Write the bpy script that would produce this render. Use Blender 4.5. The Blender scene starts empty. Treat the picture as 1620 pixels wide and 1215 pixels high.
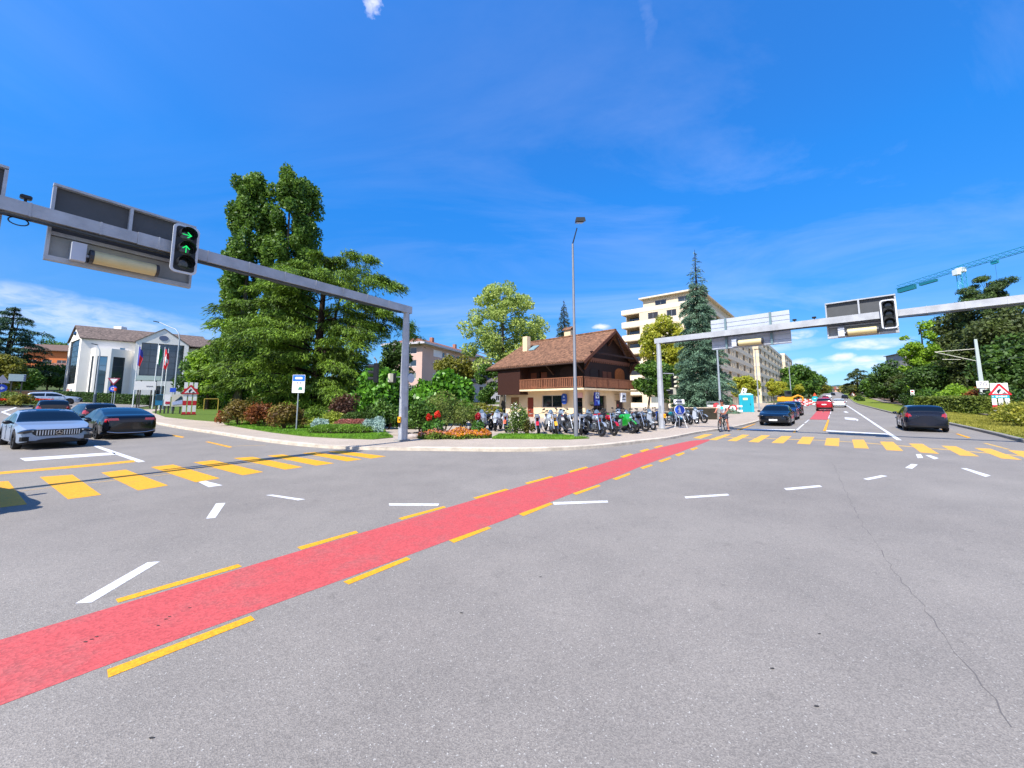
import bpy, bmesh, math, random
import numpy as np
from mathutils import Vector, Matrix
random.seed(7); RNG=np.random.default_rng(7)
S=bpy.context.scene
R=math.radians; PI=math.pi

# ---------------------------------------------------------------- camera
F=605.0; HZ=637.0; CH=1.65; PITCH=math.atan(F/5500.0); CY=HZ-F*math.tan(PITCH)
cam=bpy.data.cameras.new('camera'); co=bpy.data.objects.new('camera',cam); S.collection.objects.link(co)
cam.sensor_width=36; cam.lens=36*F/1620; cam.shift_y=(CY-607.5)/1620; cam.clip_start=.05; cam.clip_end=9000
co.location=(0,0,CH); co.rotation_euler=(PI/2+PITCH,0,0); S.camera=co
S.render.resolution_x=1024; S.render.resolution_y=768
# ---------------------------------------------------------------- exposure
S.view_settings.view_transform='Standard'; S.view_settings.look='None'; S.view_settings.exposure=0.74; S.view_settings.gamma=1
# ---------------------------------------------------------------- sun and sky
SUN_EL=R(50); SUN_AZ=math.atan2(-.585,-.81)
sd=Vector((math.sin(SUN_AZ)*math.cos(SUN_EL),math.cos(SUN_AZ)*math.cos(SUN_EL),math.sin(SUN_EL)))
sun=bpy.data.lights.new('sun','SUN'); sun.energy=4.8; sun.angle=R(.53); sun.color=(1,.95,.87)
so=bpy.data.objects.new('sun',sun); S.collection.objects.link(so); so.rotation_euler=(-sd).to_track_quat('-Z','Y').to_euler()
W=bpy.data.worlds.new('World'); S.world=W; W.use_nodes=True
def build_world():
    nt=W.node_tree; N=nt.nodes; L=nt.links; N.clear()
    out=N.new('ShaderNodeOutputWorld'); bg=N.new('ShaderNodeBackground'); bg.inputs[1].default_value=.1
    sky=N.new('ShaderNodeTexSky'); sky.sky_type='NISHITA'; sky.sun_disc=False; sky.sun_elevation=SUN_EL; sky.sun_rotation=SUN_AZ
    sky.air_density=1.0; sky.dust_density=.3; sky.ozone_density=3.0; sky.altitude=450
    hs=N.new('ShaderNodeHueSaturation'); hs.inputs['Saturation'].default_value=1.32; hs.inputs['Value'].default_value=1.35
    L.new(sky.outputs[0],hs.inputs['Color'])
    tc=N.new('ShaderNodeTexCoord'); sx=N.new('ShaderNodeSeparateXYZ'); L.new(tc.outputs['Generated'],sx.inputs[0])
    def m(op,a,b=None,c=None,clamp=False):
        n=N.new('ShaderNodeMath'); n.operation=op; n.use_clamp=clamp
        for i,v in enumerate((a,b,c)):
            if v is None: continue
            if isinstance(v,(int,float)): n.inputs[i].default_value=v
            else: L.new(v,n.inputs[i])
        return n.outputs[0]
    zz=m('ADD',sx.outputs[2],.12)
    cx=N.new('ShaderNodeCombineXYZ'); L.new(m('DIVIDE',sx.outputs[0],zz),cx.inputs[0]); L.new(m('DIVIDE',sx.outputs[1],zz),cx.inputs[1])
    def noise(vec,scale,detail,rough,dist,off=(0,0,0),stretch=(1,1,1)):
        mp=N.new('ShaderNodeMapping'); L.new(vec,mp.inputs[0]); mp.inputs['Location'].default_value=off; mp.inputs['Scale'].default_value=stretch
        n=N.new('ShaderNodeTexNoise'); L.new(mp.outputs[0],n.inputs['Vector']); n.inputs['Scale'].default_value=scale
        n.inputs['Detail'].default_value=detail; n.inputs['Roughness'].default_value=rough; n.inputs['Distortion'].default_value=dist
        return n.outputs[0]
    def rng(v,a,b,c,d):
        n=N.new('ShaderNodeMapRange'); L.new(v,n.inputs[0])
        for i,k in enumerate((a,b,c,d)): n.inputs[i+1].default_value=k
        return n.outputs[0]
    # thin high cirrus
    c1=noise(cx.outputs[0],.55,9,.62,1.1,(9.3,5.1,0),(1,1.9,1)); c1b=noise(cx.outputs[0],.28,3,.5,.2,(7,2,0))
    cir=m('MULTIPLY',rng(c1,.42,.80,0,1),rng(c1b,.36,.64,0,1)); cir=m('MULTIPLY',cir,.34)
    # low small cumulus towards the horizon, and noise for the added clouds behind
    c2=noise(tc.outputs['Generated'],7.5,7,.55,.15,(1.3,4.2,.3),(1,1,3.2))
    band=m('MULTIPLY',rng(sx.outputs[2],.0,.03,0,1),rng(sx.outputs[2],.1,.22,1,0))
    lm=rng(sx.outputs[0],-.40,-.66,0,.075)
    gs=None
    for (qx,qy,sx_,sy_,k_) in ((60,497,.22,.030,.40),(180,512,.10,.012,.4),(110,480,.12,.012,.25),(20,474,.10,.02,.35),(950,517,.020,.006,.9),(1200,548,.10,.012,.45),(1265,530,.022,.008,.8),(1385,543,.045,.010,.85),(1150,520,.05,.010,.5),(1275,572,.022,.007,.7),(1335,567,.022,.008,.85),(1375,574,.024,.010,1.0),(1300,583,.06,.010,.6),(1410,567,.03,.006,.5),(1270,590,.05,.008,.6),(1030,20,.010,.03,.05)):
        a_,b_=(qx-810)/F,(CY-qy)/F; b_=-b_; d_=Vector((a_,math.cos(PITCH)-(-b_)*0-(-b_)*0,0)); d_=Vector((a_,math.cos(PITCH)+b_*math.sin(PITCH),math.sin(PITCH)-b_*math.cos(PITCH))).normalized()
        az=Vector((d_.y,-d_.x,0)).normalized()
        def dot_(v,off):
            n_=N.new('ShaderNodeVectorMath'); n_.operation='DOT_PRODUCT'; L.new(WV,n_.inputs[0]); n_.inputs[1].default_value=v; return m('SUBTRACT',n_.outputs['Value'],off)
        if gs is None:
            nn=N.new('ShaderNodeTexNoise'); nn.inputs['Scale'].default_value=9; nn.inputs['Detail'].default_value=6; nn.inputs['Roughness'].default_value=.6; L.new(tc.outputs['Generated'],nn.inputs['Vector'])
            v1=N.new('ShaderNodeVectorMath'); v1.operation='MULTIPLY_ADD'; L.new(nn.outputs['Color'],v1.inputs[0]); v1.inputs[1].default_value=(.10,.10,.028); v1.inputs[2].default_value=(-.05,-.05,-.014)
            v2=N.new('ShaderNodeVectorMath'); L.new(v1.outputs[0],v2.inputs[0]); L.new(tc.outputs['Generated'],v2.inputs[1]); WV=v2.outputs[0]
        u_=m('DIVIDE',dot_(az,az.dot(d_)),sx_); w_=m('DIVIDE',dot_(Vector((0,0,1)),d_.z),sy_)
        r2=m('ADD',m('MULTIPLY',u_,u_),m('MULTIPLY',w_,w_)); q_=m('MULTIPLY',m('SUBTRACT',1.0,m('MULTIPLY',r2,.55),None,True),k_)
        gs=q_ if gs is None else m('MAXIMUM',gs,q_)
    fr=rng(noise(tc.outputs['Generated'],26,8,.62,.4,(0,0,0),(1,1,3)),.32,.62,.25,1.15)
    cum=m('MULTIPLY',gs,fr)
    behind_fill=rng(sx.outputs[1],-.1,.1,1,0); cum=m('ADD',cum,m('MULTIPLY',m('MULTIPLY',rng(c2,.40,.60,0,1),rng(sx.outputs[2],.45,.75,1,0)),behind_fill))  # unseen clouds added behind the camera to brighten surfaces that face it
    # one small puff high up
    dv=N.new('ShaderNodeVectorMath'); dv.operation='DISTANCE'; L.new(tc.outputs['Generated'],dv.inputs[0]); 
    a_,b_=(590-810)/F,(CY-3)/F; pv=Vector((a_,math.cos(PITCH)-b_*math.sin(PITCH),math.sin(PITCH)+b_*math.cos(PITCH))).normalized(); dv.inputs[1].default_value=pv
    puff=m('SUBTRACT',rng(dv.outputs['Value'],0,.03,1,0),rng(noise(tc.outputs['Generated'],40,5,.6,0),.35,.65,.9,0),None,True)
    tot=m('ADD',m('ADD',cir,cum),m('MULTIPLY',puff,.8),None,True)
    # pale air near the horizon
    hz=rng(sx.outputs[2],0,.3,.34,0)
    mx0=N.new('ShaderNodeMix'); mx0.data_type='RGBA'; L.new(hz,mx0.inputs[0]); L.new(hs.outputs[0],mx0.inputs[6]); mx0.inputs[7].default_value=(3.8,5.3,8.0,1)
    mx=N.new('ShaderNodeMix'); mx.data_type='RGBA'; L.new(tot,mx.inputs[0]); L.new(mx0.outputs[2],mx.inputs[6]); mx.inputs[7].default_value=(6.9,7.0,8.6,1)
    rp=N.new('ShaderNodeValToRGB'); L.new(sx.outputs[2],rp.inputs[0]); E=rp.color_ramp.elements
    for i,(p,c) in enumerate(((0,(.50,.66,.84)),(.19,(.40,.70,.93)),(.47,(.60,1.2,1.5)),(.75,(1.42,1.52,1.8)))):
        e_=E[i] if i<2 else E.new(p); e_.position=p; e_.color=(c[0]*.55,c[1]*.55,c[2]*.55,1)
    mm=N.new('ShaderNodeMix'); mm.data_type='RGBA'; mm.blend_type='MULTIPLY'; mm.inputs[0].default_value=1; L.new(mx0.outputs[2],mm.inputs[6]); L.new(rp.outputs[0],mm.inputs[7])
    sc_=N.new('ShaderNodeVectorMath'); sc_.operation='SCALE'; L.new(mm.outputs[2],sc_.inputs[0]); sc_.inputs['Scale'].default_value=1.55
    L.new(sc_.outputs[0],mx.inputs[6]); L.new(mx.outputs[2],bg.inputs[0]); L.new(bg.outputs[0],out.inputs[0])
build_world()

# ---------------------------------------------------------------- terrain
def ramp(t,w=14.0): return 0.0 if t<=0 else (t*t/(2*w) if t<w else t-w/2)
def zg(x,y):
    d=-.81*x+.585*y; e=.645*x+.765*y
    return .031*ramp(d-26)+.04*ramp(d-80)-.045*ramp(d-190)+.0155*ramp(e-24)+.016*ramp(e-130)-.022*ramp(e-420)
cp,sp=math.cos(PITCH),math.sin(PITCH)
def ray(px,py):
    a=(px-810)/F; b=-(py-CY)/F
    return Vector((a, cp-b*sp, sp+b*cp))
def G(px,py,dz=0.0):
    "the point of the ground (raised by dz) measured in the survey photograph"
    r=ray(px,py); t=0.5; 
    for _ in range(4000):
        p=r*t
        if CH+p.z<zg(p.x,p.y)+dz: break
        t*=1.01
    lo,hi=t/1.011,t
    for _ in range(40):
        m=(lo+hi)/2; p=r*m
        if CH+p.z<zg(p.x,p.y)+dz: hi=m
        else: lo=m
    p=r*hi; return Vector((p.x,p.y,CH+p.z))
def at(px,py,Y):
    r=ray(px,py); r=r*(Y/r.y); return Vector((r.x,r.y,CH+r.z))
def atz(px,py,z):
    r=ray(px,py); r=r*((z-CH)/r.z); return Vector((r.x,r.y,z))
def gx(px,Y,dz=0):
    x=(px-810)/F*Y
    return Vector((x,Y,zg(x,Y)+dz))
DR=Vector((.645,.765,0)).normalized(); DL=Vector((-.81,.585,0)).normalized()

# ---------------------------------------------------------------- materials
def lin(c):
    c/=255.0
    return c/12.92 if c<=.04045 else ((c+.055)/1.055)**2.4
def hexc(h): return (lin(int(h[0:2],16)),lin(int(h[2:4],16)),lin(int(h[4:6],16)),1)
_M={}
def mat(name,col,rough=.6,metal=0,spec=.5,var=0.0,scale=4,bump=0.0,bscale=40,coat=0,emit=0,stretch=None,col2=None,trans=0):
    if name in _M: return _M[name]
    m=bpy.data.materials.new(name); m.use_nodes=True; nt=m.node_tree; N=nt.nodes; L=nt.links; b=N['Principled BSDF']
    c=hexc(col) if isinstance(col,str) else (*col,1)
    b.inputs['Base Color'].default_value=c; b.inputs['Roughness'].default_value=rough; b.inputs['Metallic'].default_value=metal
    b.inputs['Specular IOR Level'].default_value=spec; b.inputs['Coat Weight'].default_value=coat; b.inputs['Coat Roughness'].default_value=.04
    if trans: b.inputs['Transmission Weight'].default_value=trans
    if emit: b.inputs['Emission Color'].default_value=c; b.inputs['Emission Strength'].default_value=emit
    if var or bump or col2:
        tc=N.new('ShaderNodeTexCoord'); mp=N.new('ShaderNodeMapping'); L.new(tc.outputs['Object'],mp.inputs[0])
        if stretch: mp.inputs['Scale'].default_value=stretch
        n=N.new('ShaderNodeTexNoise'); n.inputs['Scale'].default_value=scale; n.inputs['Detail'].default_value=6; n.inputs['Roughness'].default_value=.65; L.new(mp.outputs[0],n.inputs['Vector'])
        if var or col2:
            c2=hexc(col2) if col2 else tuple(max(0,v*(1-var)) for v in c[:3])+(1,)
            r=N.new('ShaderNodeValToRGB'); r.color_ramp.elements[0].position=.33; r.color_ramp.elements[1].position=.67
            r.color_ramp.elements[0].color=c2; r.color_ramp.elements[1].color=c if col2 else tuple(min(1,v*(1+var*.5)) for v in c[:3])+(1,)
            L.new(n.outputs[0],r.inputs[0]); L.new(r.outputs[0],b.inputs['Base Color'])
        if bump:
            n2=N.new('ShaderNodeTexNoise'); n2.inputs['Scale'].default_value=bscale; n2.inputs['Detail'].default_value=4; L.new(mp.outputs[0],n2.inputs['Vector'])
            bp=N.new('ShaderNodeBump'); bp.inputs['Strength'].default_value=bump; bp.inputs['Distance'].default_value=.02; L.new(n2.outputs[0],bp.inputs['Height']); L.new(bp.outputs[0],b.inputs['Normal'])
    _M[name]=m; return m
def asphalt(name,base,light,patch,wear=.0):
    if name in _M: return _M[name]
    m=bpy.data.materials.new(name); m.use_nodes=True; nt=m.node_tree; N=nt.nodes; L=nt.links; b=N['Principled BSDF']; b.inputs['Roughness'].default_value=.8; b.inputs['Specular IOR Level'].default_value=.3
    tc=N.new('ShaderNodeTexCoord'); O=tc.outputs['Object']
    def noise(s,d,r=.6): 
        n=N.new('ShaderNodeTexNoise'); n.inputs['Scale'].default_value=s; n.inputs['Detail'].default_value=d; n.inputs['Roughness'].default_value=r; L.new(O,n.inputs['Vector']); return n.outputs[0]
    def rmp(v,p0,p1,c0,c1):
        r=N.new('ShaderNodeValToRGB'); r.color_ramp.elements[0].position=p0; r.color_ramp.elements[1].position=p1
        r.color_ramp.elements[0].color=c0; r.color_ramp.elements[1].color=c1; L.new(v,r.inputs[0]); return r.outputs[0]
    def mix(f,a,bb,mode='MIX'):
        x=N.new('ShaderNodeMix'); x.data_type='RGBA'; x.blend_type=mode
        if isinstance(f,float): x.inputs[0].default_value=f
        else: L.new(f,x.inputs[0])
        for i,v in ((6,a),(7,bb)):
            if isinstance(v,tuple): x.inputs[i].default_value=v
            else: L.new(v,x.inputs[i])
        return x.outputs[2]
    g=rmp(noise(.22,5,.55),.3,.7,hexc(base),hexc(patch)); g=mix(1.0,g,rmp(noise(.9,6,.7),.3,.7,(.9,.9,.9,1),(1.06,1.05,1.04,1)),'MULTIPLY')
    v=N.new('ShaderNodeTexVoronoi'); v.inputs['Scale'].default_value=150; L.new(O,v.inputs['Vector'])
    sep=N.new('ShaderNodeSeparateColor'); L.new(v.outputs['Color'],sep.inputs[0])
    grain=rmp(sep.outputs[0],.0,1.0,(.76,.76,.77,1),(1.24,1.24,1.23,1)); g=mix(1.0,g,grain,'MULTIPLY')
    sp_=rmp(sep.outputs[1],.982,.992,(0,0,0,1),(1,1,1,1)); g=mix(sp_,g,hexc(light))
    dk=rmp(noise(5,6,.7),.30,.42,(.82,.82,.82,1),(1,1,1,1)); g=mix(1.0,g,dk,'MULTIPLY')
    L.new(g,b.inputs['Base Color'])
    bp=N.new('ShaderNodeBump'); bp.inputs['Strength'].default_value=.35; bp.inputs['Distance'].default_value=.006; L.new(v.outputs['Distance'],bp.inputs['Height']); L.new(bp.outputs[0],b.inputs['Normal'])
    _M[name]=m; return m
def paint(name,col,worn,amt=.5):
    "road paint, worn through to the grain in places"
    if name in _M: return _M[name]
    m=bpy.data.materials.new(name); m.use_nodes=True; nt=m.node_tree; N=nt.nodes; L=nt.links; b=N['Principled BSDF']; b.inputs['Roughness'].default_value=.7
    tc=N.new('ShaderNodeTexCoord')
    n=N.new('ShaderNodeTexNoise'); n.inputs['Scale'].default_value=2.2; n.inputs['Detail'].default_value=9; n.inputs['Roughness'].default_value=.75; L.new(tc.outputs['Object'],n.inputs['Vector'])
    r=N.new('ShaderNodeValToRGB'); r.color_ramp.elements[0].position=.28; r.color_ramp.elements[1].position=.28+.3*amt; r.color_ramp.elements[0].color=hexc(worn); r.color_ramp.elements[1].color=hexc(col); L.new(n.outputs[0],r.inputs[0])
    v=N.new('ShaderNodeTexVoronoi'); v.inputs['Scale'].default_value=60; L.new(tc.outputs['Object'],v.inputs['Vector'])
    sep=N.new('ShaderNodeSeparateColor'); L.new(v.outputs['Color'],sep.inputs[0])
    r2=N.new('ShaderNodeValToRGB'); r2.color_ramp.elements[0].color=(.78,.78,.78,1); r2.color_ramp.elements[1].color=(1.15,1.15,1.15,1); L.new(sep.outputs[0],r2.inputs[0])
    x=N.new('ShaderNodeMix'); x.data_type='RGBA'; x.blend_type='MULTIPLY'; x.inputs[0].default_value=1; L.new(r.outputs[0],x.inputs[6]); L.new(r2.outputs[0],x.inputs[7]); L.new(x.outputs[2],b.inputs['Base Color'])
    bp=N.new('ShaderNodeBump'); bp.inputs['Strength'].default_value=.3; bp.inputs['Distance'].default_value=.005; L.new(v.outputs['Distance'],bp.inputs['Height']); L.new(bp.outputs[0],b.inputs['Normal'])
    _M[name]=m; return m
def leafm(name,dark,light,trans=.3,rough=.55,ns=.35):
    if name in _M: return _M[name]
    m=bpy.data.materials.new(name); m.use_nodes=True; nt=m.node_tree; N=nt.nodes; L=nt.links; b=N['Principled BSDF']; b.inputs['Roughness'].default_value=rough; b.inputs['Specular IOR Level'].default_value=.35
    ge=N.new('ShaderNodeNewGeometry'); tc=N.new('ShaderNodeTexCoord')
    n=N.new('ShaderNodeTexNoise'); n.inputs['Scale'].default_value=ns; n.inputs['Detail'].default_value=3; L.new(tc.outputs['Object'],n.inputs['Vector'])
    ad=N.new('ShaderNodeMath'); ad.operation='MULTIPLY_ADD'; L.new(ge.outputs['Random Per Island'],ad.inputs[0]); ad.inputs[1].default_value=.55
    sb=N.new('ShaderNodeMath'); sb.operation='MULTIPLY_ADD'; L.new(n.outputs[0],sb.inputs[0]); sb.inputs[1].default_value=1.3; sb.inputs[2].default_value=-.42; L.new(sb.outputs[0],ad.inputs[2])
    r=N.new('ShaderNodeValToRGB'); r.color_ramp.elements[0].color=hexc(dark); r.color_ramp.elements[1].color=hexc(light); r.color_ramp.elements[0].position=.1; r.color_ramp.elements[1].position=.95
    L.new(ad.outputs[0],r.inputs[0]); L.new(r.outputs[0],b.inputs['Base Color'])
    tr=N.new('ShaderNodeBsdfTranslucent'); L.new(r.outputs[0],tr.inputs[0]); mx=N.new('ShaderNodeMixShader'); mx.inputs[0].default_value=trans
    L.new(b.outputs[0],mx.inputs[1]); L.new(tr.outputs[0],mx.inputs[2]); L.new(mx.outputs[0],N['Material Output'].inputs[0])
    _M[name]=m; return m
M_STEEL=lambda: mat('galvanised_steel','a9acb0',.5,.15,.5,.22,2.2,.15,30)
M_BLACK=lambda: mat('black_plastic','0c0d0f',.4)
M_RUB=lambda: mat('rubber','0e0e10',.8)
M_CHROME=lambda: mat('chrome','c8ccd0',.15,1)
M_GLASS=lambda: mat('dark_glass','10161c',.04,0,.9)
M_WHITE=lambda: mat('white_paint','dcdcda',.5)

# ---------------------------------------------------------------- object helpers
def tag(o,label=None,cat=None,group=None,kind=None):
    if label: o['label']=label
    if cat: o['category']=cat
    if group: o['group']=group
    if kind: o['kind']=kind
    return o
def empty(name,loc,rz=0,label=None,cat=None,group=None):
    o=bpy.data.objects.new(name,None); S.collection.objects.link(o); o.location=loc; o.rotation_euler=(0,0,rz); o.empty_display_size=.2
    return tag(o,label,cat,group)
def kids(o): return [c for c in bpy.data.objects if c.parent is o]
def copy_tree(o,parent=None,remap=None):
    c=o.copy(); S.collection.objects.link(c); c.parent=parent
    if remap and c.type=='MESH' and c.data.materials and c.data.materials[0] and c.data.materials[0].name in remap:
        c.data=c.data.copy(); c.data.materials[0]=remap[c.data.materials[0].name]
    for ch in KID.get(o.name,[]): copy_tree(ch,c,remap)
    if o.name in KID: KID[c.name]=[x for x in S.collection.objects if x.parent is c]
    return c
KID={}
class MB:
    def __init__(s): s.v=[]; s.f=[]
    def add(s,vs,fs):
        n=len(s.v); s.v+= [tuple(v) for v in vs]; s.f+=[tuple(i+n for i in f) for f in fs]; return s
    def box(s,c,d,rz=0,M=None):
        x,y,z=d[0]/2,d[1]/2,d[2]/2; c=Vector(c)
        vs=[Vector((a*x,b*y,k*z)) for k in(-1,1) for b in(-1,1) for a in(-1,1)]
        if M is not None: vs=[M@v for v in vs]
        if rz: Rm=Matrix.Rotation(rz,3,'Z'); vs=[Rm@v for v in vs]
        return s.add([c+v for v in vs],[(0,2,3,1),(4,5,7,6),(0,1,5,4),(2,6,7,3),(0,4,6,2),(1,3,7,5)])
    def ring_tube(s,pts,rads,n=8,cap=True,square=False,up=None):
        pts=[Vector(p) for p in pts]; k=len(pts); base=len(s.v); prev=None
        if not hasattr(rads,'__len__'): rads=[rads]*k
        for i,p in enumerate(pts):
            d=(pts[min(i+1,k-1)]-pts[max(i-1,0)]).normalized()
            if prev is None:
                a=Vector(up) if up else (Vector((0,0,1)) if abs(d.z)<.9 else Vector((0,1,0)))
                u=d.cross(a).normalized()
            else: u=(prev-d*prev.dot(d)).normalized()
            w=d.cross(u); prev=u
            for j in range(n):
                t=2*PI*(j+.5*square)/n
                r=rads[i]*(1/math.cos(PI/n) if square else 1)
                s.v.append(tuple(p+u*math.cos(t)*r+w*math.sin(t)*r))
        for i in range(k-1):
            for j in range(n):
                a=base+i*n+j; b=base+i*n+(j+1)%n; s.f.append((a,b,b+n,a+n))
        if cap: s.f.append(tuple(base+j for j in range(n))[::-1]); s.f.append(tuple(base+(k-1)*n+j for j in range(n)))
        return s
    def bar(s,p,q,r,n=8): return s.ring_tube([p,q],r,n)
    def beam(s,p,q,w,h):
        "rectangular bar, w wide, h high"
        p=Vector(p);q=Vector(q);d=(q-p).normalized(); a=Vector((0,0,1)) if abs(d.z)<.95 else Vector((0,1,0))
        u=d.cross(a).normalized()*w/2; v=u.cross(d).normalized()*h/2
        vs=[p-u-v,p+u-v,p+u+v,p-u+v,q-u-v,q+u-v,q+u+v,q-u+v]
        return s.add(vs,[(0,1,2,3),(7,6,5,4),(0,4,5,1),(1,5,6,2),(2,6,7,3),(3,7,4,0)])
    def prism(s,poly,z0,z1):
        n=len(poly); vs=[(x,y,z0) for x,y in poly]+[(x,y,z1) for x,y in poly]
        return s.add(vs,[tuple(range(n))[::-1],tuple(range(n,2*n))]+[(i,(i+1)%n,(i+1)%n+n,i+n) for i in range(n)])
    def plate(s,poly,M,t):
        "polygon (u,v) set up in plane M (4x4: x=u, y=v, z=normal), thickness t"
        n=len(poly); vs=[M@Vector((u,v,0)) for u,v in poly]+[M@Vector((u,v,t)) for u,v in poly]
        return s.add(vs,[tuple(range(n))[::-1],tuple(range(n,2*n))]+[(i,(i+1)%n,(i+1)%n+n,i+n) for i in range(n)])
    def sphere(s,c,r,n=12,m=8,sc=(1,1,1)):
        c=Vector(c); b=len(s.v)
        for i in range(1,m):
            t=PI*i/m
            for j in range(n): s.v.append((c.x+r*sc[0]*math.sin(t)*math.cos(2*PI*j/n),c.y+r*sc[1]*math.sin(t)*math.sin(2*PI*j/n),c.z+r*sc[2]*math.cos(t)))
        for i in range(m-2):
            for j in range(n): a=b+i*n+j; q=b+i*n+(j+1)%n; s.f.append((a,a+n,q+n,q))
        s.v.append((c.x,c.y,c.z+r*sc[2])); s.v.append((c.x,c.y,c.z-r*sc[2])); T=len(s.v)-2
        for j in range(n): s.f.append((T,b+j,b+(j+1)%n)); s.f.append((T+1,b+(m-2)*n+(j+1)%n,b+(m-2)*n+j))
        return s
    def torus(s,c,Rr,r,M=None,n=28,k=8):
        "torus in the xz plane around c (axis y)"
        b=len(s.v); c=Vector(c)
        for i in range(n):
            a=2*PI*i/n
            for j in range(k):
                t=2*PI*j/k; q=Vector(((Rr+r*math.cos(t))*math.cos(a),r*math.sin(t),(Rr+r*math.cos(t))*math.sin(a)))
                if M is not None: q=M@q
                s.v.append(tuple(c+q))
        for i in range(n):
            for j in range(k):
                s.f.append((b+i*k+j,b+((i+1)%n)*k+j,b+((i+1)%n)*k+(j+1)%k,b+i*k+(j+1)%k))
        return s
    def lathe(s,c,prof,n=20,axis='y'):
        "profile of (radius, offset along axis)"
        b=len(s.v); c=Vector(c); k=len(prof)
        for r,h in prof:
            for j in range(n):
                t=2*PI*j/n; a,d=r*math.cos(t),r*math.sin(t)
                s.v.append(tuple(c+Vector({'y':(a,h,d),'z':(a,d,h),'x':(h,a,d)}[axis])))
        for i in range(k-1):
            for j in range(n): s.f.append((b+i*n+j,b+i*n+(j+1)%n,b+(i+1)*n+(j+1)%n,b+(i+1)*n+j))
        return s
    def build(s,name,m,parent=None,smooth=False,bevel=0,loc=None):
        me=bpy.data.meshes.new(name); me.from_pydata([tuple(v) for v in s.v],[],s.f); me.update()
        bm=bmesh.new(); bm.from_mesh(me)
        if bevel: bmesh.ops.bevel(bm,geom=[e for e in bm.edges if len(e.link_faces)==2 and e.calc_face_angle(0)>.6],offset=bevel,segments=2,affect='EDGES',clamp_overlap=True)
        bmesh.ops.recalc_face_normals(bm,faces=bm.faces); bm.to_mesh(me); bm.free()
        if m: me.materials.append(m)
        if smooth:
            me.shade_smooth()
            try: me.set_sharp_from_angle(angle=R(40))
            except Exception: pass
        o=bpy.data.objects.new(name,me); S.collection.objects.link(o)
        if loc is not None: o.location=loc
        if parent: o.parent=parent; KID.setdefault(parent.name,[]).append(o)
        return o
def text(body,size,m,parent,M,name='lettering',ex=.004,sx=1.0):
    cu=bpy.data.curves.new(name,'FONT'); cu.body=body; cu.size=size; cu.extrude=ex; cu.align_x='CENTER'; cu.align_y='CENTER'; cu.resolution_u=3
    t=bpy.data.objects.new(name,cu); S.collection.objects.link(t); bpy.context.view_layer.update()
    me=bpy.data.meshes.new_from_object(t.evaluated_get(bpy.context.evaluated_depsgraph_get())); bpy.data.objects.remove(t)
    me.transform(M@Matrix.Diagonal((sx,1,1,1))); me.materials.clear(); me.materials.append(m); me.name=name
    o=bpy.data.objects.new(name,me); S.collection.objects.link(o); o.parent=parent; KID.setdefault(parent.name,[]).append(o); return o
def front(off,w=0,z=0,x=0):
    "plane standing upright, facing -y, at y=off in the parent's frame"
    return Matrix(((1,0,0,x),(0,0,-1,off),(0,1,0,z),(0,0,0,1)))
def rrect(w,h,r,n=4,cx=0,cy=0):
    out=[]
    for qx,qy,a0 in((1,1,0),(-1,1,90),(-1,-1,180),(1,-1,270)):
        for i in range(n+1):
            a=R(a0+90*i/n); out.append((cx+qx*(w/2-r)+r*math.cos(a),cy+qy*(h/2-r)+r*math.sin(a)))
    return out
def drape(name,poly,cell,dz,m,label=None,parent=None,kind='structure',skirt=0,zf=None):
    zf=zf or zg
    bm=bmesh.new(); vs=[bm.verts.new((p[0],p[1],0)) for p in poly]; bm.faces.new(vs); bmesh.ops.triangulate(bm,faces=bm.faces[:])
    xs=[p[0] for p in poly]; ys=[p[1] for p in poly]
    if cell:
        for ax,(lo,hi) in ((0,(min(xs),max(xs))),(1,(min(ys),max(ys)))):
            k=math.ceil(lo/cell)
            while k*cell<hi:
                pco=[0,0,0]; pco[ax]=k*cell; no=[0,0,0]; no[ax]=1
                bmesh.ops.bisect_plane(bm,geom=bm.verts[:]+bm.edges[:]+bm.faces[:],dist=1e-5,plane_co=pco,plane_no=no); k+=1
    for v in bm.verts: v.co.z=zf(v.co.x,v.co.y)+dz
    bmesh.ops.recalc_face_normals(bm,faces=bm.faces)
    for f in bm.faces:
        if f.normal.z<0: f.normal_flip()
    if skirt:
        be=[e for e in bm.edges if e.is_boundary]
        r=bmesh.ops.extrude_edge_only(bm,edges=be)
        for v in r['geom']:
            if isinstance(v,bmesh.types.BMVert): v.co.z-=skirt
    me=bpy.data.meshes.new(name); bm.to_mesh(me); bm.free(); me.materials.append(m)
    o=bpy.data.objects.new(name,me); S.collection.objects.link(o)
    if parent: o.parent=parent
    else: tag(o,label,None,None,kind)
    return o
def polys(name,plist,dz,m,parent):
    "many painted patches of one kind as one sheet following the ground"
    me=bpy.data.meshes.new(name); v=[];f=[]
    for pl in plist:
        n=len(v); v+=[(p[0],p[1],zg(p[0],p[1])+(dz*.4 if zg(p[0],p[1])<.002 else dz+.006)) for p in pl]; f.append(tuple(range(n,n+len(pl))))
    me.from_pydata(v,[],f); bm=bmesh.new(); bm.from_mesh(me)
    bmesh.ops.recalc_face_normals(bm,faces=bm.faces)
    for q in bm.faces:
        q.normal_update()
        if q.normal.z<0: q.normal_flip()
    bm.to_mesh(me); bm.free(); me.materials.append(m)
    o=bpy.data.objects.new(name,me); S.collection.objects.link(o); o.parent=parent; return o
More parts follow.
